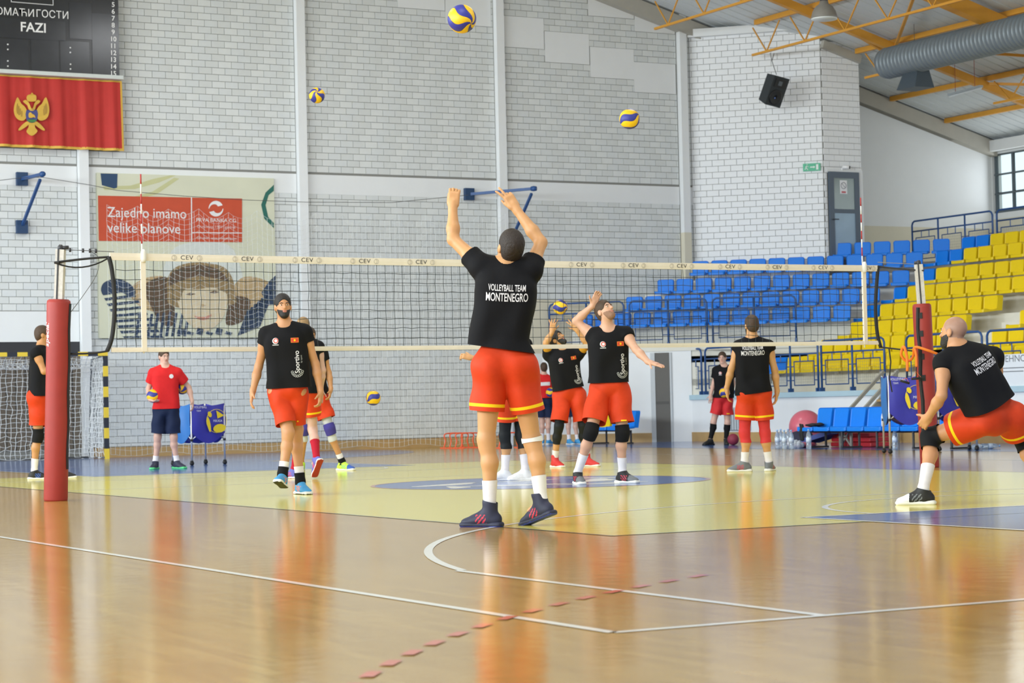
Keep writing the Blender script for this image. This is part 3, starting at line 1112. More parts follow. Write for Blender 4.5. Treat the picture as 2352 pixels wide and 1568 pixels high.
# advertising board on the right rail
ab = empty('advertising_board', tuple(atX(2320, 890, X0 - 0.05)), 'white advertising board hung on the rail at the right edge', 'board')
p0 = atX(2286, 815, X0 - 0.02); ya, yb = float(p0[1]), float(p0[1]) - 2.2
z0, z1 = float(atX(2286, 893, X0 - 0.02)[2]), float(p0[2])
b = MB(); b.box((X0 - 0.045, yb, z0), (X0 - 0.015, ya, z1)); b.build('panel', mat('board_white', (0.74, 0.78, 0.82), 0.5, var=0.02), ab)
M_PRT = mat('board_print', (0.17, 0.18, 0.20), 0.5)
xb = X0 - 0.047
b = MB()
zz1, zz0 = z1 - 0.24, z0 + 0.30
for (c0, c1) in (((ya - 0.10, zz1), (yb + 0.6, zz1)), ((ya - 0.10, zz1), (ya - 0.10, zz0)), ((ya - 0.10, zz0), (ya - 0.75, zz0))):
    b.bar((xb, c0[0], c0[1]), (xb, c1[0], c1[1]), 0.015, 0.004, up=(1, 0, 0))
b.build('logo_frame', M_PRT, ab)
text_on('lettering', 'TEHNO-GRADNJA', (xb, ya - 0.16, zz0 + 0.22), (0, -1, 0), (0, 0, 1), 0.17, M_PRT, ab, sx=1.15, align='LEFT')
text_on('lettering', 'PLJEVLJA', (xb, ya - 0.80, zz0 + 0.03), (0, -1, 0), (0, 0, 1), 0.15, M_PRT, ab, sx=1.2, shear=0.3, align='LEFT')

# wooden stairs from the floor up to the stand
ws_ = empty('wooden_stairs', (X0 - 0.5, (YG0 + YG1) / 2, 0), 'wooden stairs with grey handrails up to the stand, behind the ball cart', 'stairs')
M_GREYW = mat('grey_timber', (0.33, 0.31, 0.26), 0.7, var=0.12, scale=8)
yc0, yc1 = YG0 + 0.02, YG1 - 0.02
for i in range(4):
    b = MB(); b.box((X0 - 0.95 + i * 0.22, yc1, 0.18 + i * 0.2), (X0 - 0.72 + i * 0.22, yc0, 0.22 + i * 0.2)); b.build('tread', M_BASE, ws_)
for y in (yc0, yc1):
    b = MB(); b.bar((X0 - 1.0, y, 0.05), (X0 - 0.08, y, 0.88), 0.05, 0.14); b.build('stringer', M_GREYW, ws_)
    b = MB()
    for xx, zl, zh in ((X0 - 0.95, 0.0, 0.6), (X0 - 0.15, 0.0, 1.35)): b.bar((xx, y, zl), (xx, y, zh), 0.05)
    b.bar((X0 - 1.0, y, 0.58), (X0 - 0.1, y, 1.35), 0.05, 0.06)
    b.build('handrail', M_GREYW, ws_)
# ------------------------------------------------------------------ smooth solids for people, shoes and cloth
class Field:
    """signed distance field on a regular grid, built up by smooth unions, meshed with surface nets"""

    def __init__(self, lo, hi, h):
        self.h = h
        self.lo = np.array(lo, float)
        self.n = np.maximum(4, np.ceil((np.array(hi) - self.lo) / h).astype(int) + 1)
        self.d = np.full(self.n, 1.0, np.float32)

    def _sub(self, lo, hi):
        a = np.clip(np.floor((np.array(lo) - self.lo) / self.h).astype(int), 0, self.n - 1)
        b = np.clip(np.ceil((np.array(hi) - self.lo) / self.h).astype(int) + 1, 1, self.n)
        if np.any(b <= a): return None
        ax = [(self.lo[i] + self.h * np.arange(a[i], b[i])).astype(np.float32) for i in range(3)]
        return tuple(slice(a[i], b[i]) for i in range(3)), ax[0][:, None, None], ax[1][None, :, None], ax[2][None, None, :]

    def _mix(self, sl, v, k, sub=False):
        a = self.d[sl]
        if sub:
            v = -v
            if k <= 0: self.d[sl] = np.maximum(a, v); return
            t = np.clip(0.5 - 0.5 * (v - a) / k * -1 - 0.0, 0, 1)
            t = np.clip(0.5 + 0.5 * (v - a) / k, 0, 1)
            self.d[sl] = a + (v - a) * t + k * t * (1 - t)
            return
        if k <= 0: self.d[sl] = np.minimum(a, v); return
        t = np.clip(0.5 + 0.5 * (v - a) / k, 0, 1)
        self.d[sl] = v + (a - v) * t - k * t * (1 - t)

    def cone(self, a, b, ra, rb, k=0.02, sub=False, cap=None):
        a = np.array(a, float); b = np.array(b, float)
        m = max(ra, rb) + k + 3 * self.h
        s = self._sub(np.minimum(a, b) - m, np.maximum(a, b) + m)
        if s is None: return self
        sl, X, Y, Z = s
        e = b - a
        L2 = float(e @ e) + 1e-9
        t = np.clip(((X - a[0]) * e[0] + (Y - a[1]) * e[1] + (Z - a[2]) * e[2]) / L2, 0, 1)
        v = np.sqrt((X - a[0] - t * e[0]) ** 2 + (Y - a[1] - t * e[1]) ** 2 + (Z - a[2] - t * e[2]) ** 2) - (ra + (rb - ra) * t)
        if cap is not None:
            cp, cn = cap
            v = np.maximum(v, (X - cp[0]) * cn[0] + (Y - cp[1]) * cn[1] + (Z - cp[2]) * cn[2])
        self._mix(sl, v.astype(np.float32), k, sub)
        return self

    def ell(self, c, R, r, k=0.02, sub=False):
        """ellipsoid, frame R (columns), radii r"""
        c = np.array(c, float); R = np.array(R, float); r = np.array(r, float)
        ext = np.sqrt(((R * r[None]) ** 2).sum(1)) + k + 3 * self.h
        s = self._sub(c - ext, c + ext)
        if s is None: return self
        sl, X, Y, Z = s
        q = [((X - c[0]) * R[0, i] + (Y - c[1]) * R[1, i] + (Z - c[2]) * R[2, i]) / r[i] for i in range(3)]
        k0 = np.sqrt(q[0] ** 2 + q[1] ** 2 + q[2] ** 2) + 1e-6
        k1 = np.sqrt((q[0] / r[0]) ** 2 + (q[1] / r[1]) ** 2 + (q[2] / r[2]) ** 2) + 1e-6
        v = k0 * (k0 - 1) / k1
        self._mix(sl, v.astype(np.float32), k, sub)
        return self

    def rbox(self, c, R, hs, rd, k=0.01, sub=False):
        c = np.array(c, float); R = np.array(R, float); hs = np.array(hs, float) - rd
        ext = np.abs(R) @ (hs + rd) + k + 3 * self.h
        s = self._sub(c - ext, c + ext)
        if s is None: return self
        sl, X, Y, Z = s
        q = [np.abs((X - c[0]) * R[0, i] + (Y - c[1]) * R[1, i] + (Z - c[2]) * R[2, i]) - hs[i] for i in range(3)]
        o = np.sqrt(sum(np.maximum(x, 0) ** 2 for x in q))
        v = o + np.minimum(np.maximum(np.maximum(q[0], q[1]), q[2]), 0) - rd
        self._mix(sl, v.astype(np.float32), k, sub)
        return self

    def grid(self):
        ax = [(self.lo[i] + self.h * np.arange(self.n[i])).astype(np.float32) for i in range(3)]
        return ax[0][:, None, None], ax[1][None, :, None], ax[2][None, None, :]

    def mesh(self):
        d = self.d
        s = d < 0
        n = d.shape
        c = s[:-1, :-1, :-1].astype(np.int8)
        cnt = np.zeros(c.shape, np.int8)
        for i in (0, 1):
            for j in (0, 1):
                for k in (0, 1):
                    cnt += s[i:n[0] - 1 + i, j:n[1] - 1 + j, k:n[2] - 1 + k]
        act = (cnt > 0) & (cnt < 8)
        I, J, K = np.nonzero(act)
        idx = np.full(act.shape, -1, np.int64)
        idx[I, J, K] = np.arange(len(I))
        acc = np.zeros((len(I), 3)); num = np.zeros(len(I))
        cor = {}
        for i in (0, 1):
            for j in (0, 1):
                for k in (0, 1):
                    cor[(i, j, k)] = d[I + i, J + j, K + k].astype(float)
        for a in cor:
            for ax in range(3):
                if a[ax] == 1: continue
                b = list(a); b[ax] = 1; b = tuple(b)
                va, vb = cor[a], cor[b]
                m = (va < 0) != (vb < 0)
                t = np.where(m, va / np.where(np.abs(va - vb) < 1e-9, 1e-9, va - vb), 0)
                p = np.array(a, float)[None].repeat(len(I), 0)
                p[:, ax] += t
                acc[m] += p[m]; num[m] += 1
        V = self.lo[None] + self.h * (np.stack([I, J, K], 1) + acc / num[:, None])
        Q = []
        for ax in range(3):
            sa = [slice(None)] * 3; sb = [slice(None)] * 3
            sa[ax] = slice(0, -1); sb[ax] = slice(1, None)
            A = s[tuple(sa)]; B = s[tuple(sb)]
            ch = A != B
            o1, o2 = [(1, 2), (2, 0), (0, 1)][ax]
            E = np.stack(np.nonzero(ch), 1)
            ok = (E[:, o1] > 0) & (E[:, o2] > 0) & (E[:, o1] < n[o1] - 1) & (E[:, o2] < n[o2] - 1)
            E = E[ok]
            if not len(E): continue
            flip = A[E[:, 0], E[:, 1], E[:, 2]]
            def cell(da, db):
                C = E.copy()
                C[:, o1] += da; C[:, o2] += db
                return idx[C[:, 0], C[:, 1], C[:, 2]]
            q = np.stack([cell(-1, -1), cell(0, -1), cell(0, 0), cell(-1, 0)], 1)
            q[~flip] = q[~flip][:, ::-1]
            Q.append(q)
        Q = np.concatenate(Q) if Q else np.zeros((0, 4), int)
        Q = Q[(Q >= 0).all(1)]
        return V, Q


def np_mesh(name, V, Q, mats, parent=None, mi=None, smooth=True):
    me = bpy.data.meshes.new(name)
    me.vertices.add(len(V))
    me.vertices.foreach_set('co', np.asarray(V, np.float32).ravel())
    me.loops.add(len(Q) * 4)
    me.polygons.add(len(Q))
    me.loops.foreach_set('vertex_index', np.asarray(Q, np.int32).ravel())
    me.polygons.foreach_set('loop_start', np.arange(0, len(Q) * 4, 4, dtype=np.int32))
    for m in (mats if isinstance(mats, (list, tuple)) else [mats]): me.materials.append(m)
    if mi is not None: me.polygons.foreach_set('material_index', np.asarray(mi, np.int32))
    me.polygons.foreach_set('use_smooth', np.full(len(Q), smooth))
    me.update(calc_edges=True)
    o = bpy.data.objects.new(name, me)
    COL.objects.link(o)
    if parent is not None:
        o.parent = parent
        o.matrix_parent_inverse = wmat(parent).inverted()
    return o


def cut(o, co, no, pred=None, remove=True):
    """slices a mesh along a plane (clean hem); pred limits it to some faces, remove drops the far side"""
    me = o.data
    bm = bmesh.new()
    bm.from_mesh(me)
    bm.faces.ensure_lookup_table()
    c = np.zeros(len(me.polygons) * 3, np.float32)
    me.polygons.foreach_get('center', c)
    c = c.reshape(-1, 3).astype(float)
    msk = np.abs((c - np.array(co)) @ np.array(no)) < 0.03 if not remove else (c - np.array(co)) @ np.array(no) > -0.03
    if pred is not None: msk &= pred(c)
    fs = [bm.faces[i] for i in np.nonzero(msk)[0]]
    if not fs:
        bm.free()
        return
    geom = list({v for f in fs for v in f.verts}) + list({e for f in fs for e in f.edges}) + fs
    bmesh.ops.bisect_plane(bm, geom=geom, dist=1e-5, plane_co=Vector(co), plane_no=Vector(no), clear_outer=remove)
    bm.to_mesh(o.data)
    bm.free()


def recolor(o, fn):
    """material index per face from the face centre"""
    me = o.data
    c = np.zeros(len(me.polygons) * 3, np.float32)
    me.polygons.foreach_get('center', c)
    mi = np.zeros(len(me.polygons), np.int32)
    me.polygons.foreach_get('material_index', mi)
    mi = fn(c.reshape(-1, 3), mi)
    me.polygons.foreach_set('material_index', mi.astype(np.int32))
    me.update()


def unit(v):
    v = np.array(v, float)
    return v / (np.linalg.norm(v) + 1e-12)
# ------------------------------------------------------------------ people
CRH = unit([CR[0], CR[1], 0])
CDH = unit([CD[0], CD[1], 0])


def dirv(az, el=0.0):
    """direction as seen from the camera: 0 right, 90 away, 180 left, 270 towards the camera; el = up"""
    a, e = math.radians(az), math.radians(el)
    h = math.cos(a) * CRH + math.sin(a) * CDH
    return unit(h * math.cos(e) + np.array([0, 0, math.sin(e)]))


def cloth(name, c, rough=0.8, var=0.08):
    return mat(name, c, rough, var=var, scale=25, bump=0.12, bscale=300, spec=0.2)


K_BLACK = cloth('black_cotton', (0.0055, 0.0055, 0.007))
K_ORANGE = cloth('orange_red_shorts_fabric', (0.62, 0.048, 0.010), 0.6)
K_REDT = cloth('red_tshirt_cotton', (0.62, 0.020, 0.022))
K_REDS = cloth('red_shorts_fabric', (0.58, 0.025, 0.030), 0.6)
K_NAVY = cloth('navy_shorts_fabric', (0.012, 0.020, 0.055))
K_STRIPE = cloth('yellow_stripe', (0.90, 0.58, 0.01), 0.6)
K_WHITE = cloth('white_sock_knit', (0.78, 0.74, 0.76))
K_TAPE = cloth('white_tape', (0.84, 0.82, 0.80))
K_KNEE = cloth('black_knee_pad', (0.008, 0.008, 0.009))
K_REDSOCK = cloth('dark_red_sock', (0.42, 0.012, 0.030))
K_LEGRED = cloth('red_leggings', (0.62, 0.040, 0.040), 0.6)
K_LEGBLK = cloth('black_leggings', (0.014, 0.016, 0.018), 0.6)
K_PURPLE = cloth('purple_knee_pad', (0.06, 0.05, 0.26))
K_GREYLEG = cloth('grey_leg_sleeve', (0.55, 0.56, 0.55), 0.6)
K_AMBER = cloth('amber_undershirt', (0.50, 0.24, 0.02))


def skin_mat(name, c):
    return mat(name, c, 0.5, var=0.07, scale=14, sss=0.12, bump=0.04, bscale=220)


SKIN = {'scalp': skin_mat('shaved_scalp', (0.36, 0.20, 0.135)), 'tan': skin_mat('tan_skin', (0.56, 0.27, 0.125)), 'fair': skin_mat('fair_skin', (0.62, 0.345, 0.23)), 'pale': skin_mat('pale_skin', (0.62, 0.38, 0.30)),
        'olive': skin_mat('olive_skin', (0.52, 0.25, 0.10)), 'warm': skin_mat('warm_skin', (0.60, 0.31, 0.13))}
HAIR = {'stubble': mat('stubble', (0.27, 0.145, 0.09), 0.7, var=0.3, scale=80), 'dark': mat('dark_brown_hair', (0.022, 0.013, 0.008), 0.6, var=0.3, scale=60, bump=0.5, bscale=150), 'black': mat('black_hair', (0.012, 0.009, 0.008), 0.55, var=0.3, scale=60, bump=0.5, bscale=150),
        'blond': mat('blond_hair', (0.32, 0.20, 0.09), 0.6, var=0.3, scale=60, bump=0.5, bscale=150), 'brown': mat('brown_hair', (0.06, 0.032, 0.016), 0.6, var=0.3, scale=60, bump=0.5, bscale=150)}
M_EYEW = mat('eye_white', (0.75, 0.72, 0.70), 0.2, var=0)
M_EYED = mat('eye_iris', (0.02, 0.012, 0.008), 0.2, var=0)
M_LIP = mat('lip', (0.48, 0.17, 0.12), 0.5, var=0.05)
M_SOLE_W = mat('white_rubber_sole', (0.78, 0.76, 0.70), 0.6)


def ball_mesh(c, R, r, n=10, m=6):
    V = []; F = []
    c = np.array(c); R = np.array(R)
    for i in range(m + 1):
        t = math.pi * i / m
        for j in range(n):
            p = 2 * math.pi * j / n
            V.append(c + R @ (np.array([math.sin(t) * math.cos(p), math.sin(t) * math.sin(p), math.cos(t)]) * np.array(r)))
    for i in range(m):
        for j in range(n):
            k = (j + 1) % n
            F.append((i * n + j, (i + 1) * n + j, (i + 1) * n + k, i * n + k))
    return V, F


def add_hand(F, w, f, n, s, curl=0.35, spread=0.05, thumb=1, ext=None, tips=None):
    """palm and five fingers; f towards the fingers, n out of the back of the hand"""
    f = unit(f)
    n = unit(np.array(n) - f * (np.array(n) @ f))
    sd = np.cross(f, n) * thumb            # towards the thumb
    P = lambda a, b, c: w + s * (f * a + sd * b + n * c)
    F.rbox(P(0.055, 0, 0), np.stack([sd, f, n], 1), np.array([0.041, 0.052, 0.0155]) * s, 0.014 * s, 0.012)
    F.cone(w - f * 0.02, P(0.03, 0, 0), 0.028 * s, 0.026 * s, 0.02)
    lens = [0.074, 0.082, 0.076, 0.060]
    for i in range(4):
        off = 0.031 - 0.0205 * i
        cu = curl[i] if hasattr(curl, '__len__') else curl
        p = P(0.10, off, 0)
        d = unit(f + sd * spread * (1.5 - i))
        ang = cu * 0.6
        for sgm, fr in enumerate((0.45, 0.32, 0.25)):
            dd = unit(d * math.cos(ang) - n * math.sin(ang))
            q = p + dd * lens[i] * fr * s
            F.cone(p, q, (0.0095 - 0.0006 * sgm) * s, (0.0090 - 0.0006 * sgm) * s, 0.004)
            p = q
            ang += cu
        if tips is not None: tips.append(p)
    p = P(0.028, 0.032, -0.004)
    tc = curl[4] if hasattr(curl, '__len__') and len(curl) > 4 else 0.3
    d = unit(f * 0.62 + sd * 0.72 - n * 0.25) if tc < 0.8 else unit(f * 0.95 + sd * 0.15 - n * 0.55)
    q = p + d * 0.045 * s
    F.cone(p, q, 0.0135 * s, 0.0105 * s, 0.008)
    d2 = unit(d * math.cos(tc) + f * math.sin(tc) - n * 0.2)
    F.cone(q, q + d2 * 0.034 * s, 0.0105 * s, 0.0085 * s, 0.004)


def shirt_print(shirt, V, F, c, ex, ey, n, name, m, parent, off=0.004):
    """lays flat print on a garment by dropping it onto the surface"""
    if not len(V): return None
    bm = bmesh.new()
    vs = [bm.verts.new((float(p[0]), float(p[1]), 0)) for p in V]
    for f in F:
        try: bm.faces.new([vs[i] for i in f])
        except ValueError: pass
    bmesh.ops.triangulate(bm, faces=bm.faces[:])
    for _ in range(3):
        es = [e for e in bm.edges if e.calc_length() > 0.02]
        if not es: break
        bmesh.ops.subdivide_edges(bm, edges=es, cuts=1)
        bmesh.ops.triangulate(bm, faces=[f for f in bm.faces if len(f.verts) > 3])
    tree = getattr(shirt_print, 'cache', {}).get(shirt.name)
    if tree is None:
        me = shirt.data
        tree = BVHTree.FromPolygons([v.co[:] for v in me.vertices], [p.vertices[:] for p in me.polygons])
        shirt_print.cache = {shirt.name: tree}
    c = np.array(c, float)
    for v in bm.verts:
        o = c + ex * v.co.x + ey * v.co.y + n * 0.30
        h = tree.ray_cast(Vector(o), Vector(-n), 0.8)
        if h[0] is None: p = o - n * 0.3
        else: p = np.array(h[0]) + n * off
        v.co = Vector(p)
    me = bpy.data.meshes.new(name)
    bm.to_mesh(me)
    bm.free()
    me.materials.append(m)
    ob = bpy.data.objects.new(name, me)
    COL.objects.link(ob)
    ob.parent = parent
    ob.matrix_parent_inverse = wmat(parent).inverted()
    return ob


def disc_pts(r, n=20, cx=0.0, cy=0.0, ky=1.0):
    return np.array([(cx + r * math.cos(a), cy + ky * r * math.sin(a), 0) for a in np.linspace(0, 2 * math.pi, n, endpoint=False)]), [tuple(range(n))]


def ring_pts(r, w, n=24, cx=0.0, cy=0.0):
    V = []; F = []
    for i in range(n):
        a = 2 * math.pi * i / n
        for rr in (r - w / 2, r + w / 2): V.append((cx + rr * math.cos(a), cy + rr * math.sin(a), 0))
    for i in range(n):
        j = (i + 1) % n
        F.append((2 * i, 2 * i + 1, 2 * j + 1, 2 * j))
    return np.array(V), F


M_PRINTW = mat('shirt_print_white', (0.72, 0.70, 0.72), 0.7, var=0.03)
M_PRINTG = mat('shirt_print_grey', (0.42, 0.42, 0.42), 0.7, var=0.03)
M_PRINTR = mat('shirt_print_red', (0.60, 0.05, 0.02), 0.7)
M_PRINTO = mat('shirt_print_orange', (0.85, 0.22, 0.02), 0.7)


def fit_w(V, w):
    k = w / (V[:, 0].max() - V[:, 0].min())
    V[:, 0] *= k
    return V


def back_print(sh, fr, c, n, parent, s=1.0, full=True):
    sd, up = fr
    V, F = text_mesh('MONTENEGRO', 0.076 * s, bold=0.0011)
    V = fit_w(V, 0.275 * s)
    V[:, 1] += 0.22 * V[:, 0] ** 2 / s
    shirt_print(sh, V, F, c - up * 0.032 * s, sd, up, n, 'back_lettering', M_PRINTW, parent)
    if full:
        V, F = text_mesh('VOLLEYBALL TEAM', 0.060 * s, bold=0.0009)
        V = fit_w(V, 0.245 * s)
        V[:, 1] += 0.22 * V[:, 0] ** 2 / s
        shirt_print(sh, V, F, c + up * 0.030 * s, sd, up, n, 'back_lettering', M_PRINTW, parent)


def front_print(sh, fr, neck, n, parent, s=1.0, sportivo=True):
    """round badge, flag patch and the vertical sponsor lettering"""
    sd, up = fr                       # sd = to the right as the viewer reads it
    c = neck - up * 0.135 * s
    b0 = c - sd * 0.085 * s
    V, F = disc_pts(0.030 * s, 18); shirt_print(sh, V, F, b0, sd, up, n, 'badge', M_PRINTW, parent)
    V, F = ring_pts(0.020 * s, 0.008 * s, 16, 0.004, 0.002); shirt_print(sh, V, F, b0, sd, up, n, 'badge_swirl', M_PRINTR, parent, 0.006)
    V = np.array([(-0.03, -0.044, 0), (0.03, -0.044, 0), (0.03, -0.034, 0), (-0.03, -0.034, 0)]) * s
    shirt_print(sh, V, [(0, 1, 2, 3)], b0, sd, up, n, 'badge_caption', M_PRINTG, parent)
    f0 = c + sd * 0.10 * s
    q = np.array([(-0.037, -0.023, 0), (0.037, -0.023, 0), (0.037, 0.023, 0), (-0.037, 0.023, 0)]) * s
    shirt_print(sh, q, [(0, 1, 2, 3)], f0, sd, up, n, 'flag_border', M_PRINTO, parent)
    shirt_print(sh, q * np.array([0.86, 0.78, 1]), [(0, 1, 2, 3)], f0, sd, up, n, 'flag_patch', M_PRINTR, parent, 0.0055)
    V, F = disc_pts(0.011 * s, 10); shirt_print(sh, V, F, f0, sd, up, n, 'flag_emblem', K_STRIPE, parent, 0.007)
    if sportivo:
        V, F = text_mesh('Sportivo', 0.066 * s, align='LEFT', bold=0.0008)
        V = fit_w(V, 0.215 * s)
        V = np.stack([-V[:, 1], V[:, 0], V[:, 2]], 1)
        p0 = neck - up * 0.455 * s + sd * 0.115 * s
        shirt_print(sh, V, F, p0, sd, up, n, 'sponsor_lettering', M_PRINTW, parent)
        V2 = []; F2 = []
        for i in range(9):
            a = math.pi * (1.05 + 0.115 * i)
            v_, f_ = ring_pts(0.0105 * s, 0.005 * s, 10, 0.048 * s * math.cos(a) - 0.003, 0.048 * s * math.sin(a) + 0.022 * s)
            b0_ = len(V2)
            V2 += v_.tolist(); F2 += [tuple(k + b0_ for k in ff) for ff in f_]
        shirt_print(sh, np.array(V2), F2, p0, sd, up, n, 'sponsor_rings', M_PRINTG, parent)
        V, F = text_mesh('by sport', 0.022 * s, align='LEFT')
        V = np.stack([-V[:, 1] + 0.040 * s, V[:, 0] + 0.10 * s, V[:, 2]], 1)
        shirt_print(sh, V, F, p0, sd, up, n, 'sponsor_caption', M_PRINTG, parent)


def make_shoe(A, fwd, pitch, s, spec, parent, h):
    """trainer: upper, sole, tongue and trim; A ankle, pitch raises the heel"""
    f = unit(np.array([fwd[0], fwd[1], 0]))
    u = np.array([0, 0, 1.0])
    p = math.radians(pitch)
    f2 = f * math.cos(p) - u * math.sin(p)
    u2 = f * math.sin(p) + u * math.cos(p)
    sd = np.cross(f2, u2)
    R = np.stack([sd, f2, u2], 1)
    Pt = lambda x, y, z: A + s * (sd * x + f2 * y + u2 * z)
    lo = A - 0.32 * s; hi = A + 0.32 * s
    F = Field(lo, hi, h)
    F.ell(Pt(0, -0.035, -0.045), R, np.array([0.040, 0.050, 0.048]) * s, 0.02)
    F.ell(Pt(0, 0.075, -0.055), R, np.array([0.045, 0.085, 0.036]) * s, 0.03)
    F.ell(Pt(0, 0.150, -0.062), R, np.array([0.045, 0.055, 0.028]) * s, 0.03)
    F.cone(Pt(0, 0.01, 0.0), Pt(0, 0.10, -0.045), 0.042 * s, 0.034 * s, 0.03)
    top = 0.075 if spec.get('high') else 0.025
    F.cone(Pt(0, -0.004, -0.04), Pt(0, -0.004, top - 0.01), 0.047 * s, 0.052 * s, 0.02)
    V, Q = F.mesh()
    t = np_mesh('shoe', V, Q, [spec['upper'], spec.get('toe', spec['upper']), spec.get('trim', spec['upper'])], parent)
    cut(t, Pt(0, 0, top), unit(u2 - f2 * 0.25))
    cut(t, Pt(0, 0, -0.080), -u2)
    me = t.data
    def fn(c, mi):
        q = (c - A) @ R / s
        mi = np.where((q[:, 1] > 0.105) & (q[:, 2] < -0.01), 1, 0)
        st = (np.abs(q[:, 0]) > 0.018) & (q[:, 1] > 0.01) & (q[:, 1] < 0.085) & (q[:, 2] < -0.012) & (np.mod(q[:, 1] * 1.0 + q[:, 2] * 0.9, 0.030) < 0.013)
        return np.where(st, 2, mi)
    recolor(t, fn)
    F = Field(lo, hi, h)
    F.rbox(Pt(0, 0.060, -0.080), R, np.array([0.042, 0.146, 0.016]) * s, 0.014 * s, 0.01)
    F.ell(Pt(0, 0.150, -0.078), R, np.array([0.047, 0.062, 0.017]) * s, 0.02)
    F.ell(Pt(0, -0.050, -0.078), R, np.array([0.042, 0.047, 0.018]) * s, 0.02)
    V, Q = F.mesh()
    q = (V - A) @ R / s
    low = q[:, 2] < -0.095
    V[low] = V[low] + np.outer((-0.095 - q[low, 2]) * s, u2)
    so = np_mesh('sole', V, Q, [spec['sole'], spec.get('outsole', spec['sole'])], t)
    def fn2(c, mi):
        q = (c - A) @ R / s
        return np.where(q[:, 2] < -0.088, 1, 0)
    recolor(so, fn2)
    lc = MB()
    for i in range(4):
        y = 0.035 + 0.022 * i; z = 0.012 - 0.021 * i
        lc.tube([Pt(-0.026, y, z - 0.008), Pt(0, y + 0.006, z + 0.012), Pt(0.026, y, z - 0.008)], 0.0035 * s, 4)
    lc.build('laces', spec.get('lace', spec['upper']), t)
    return t


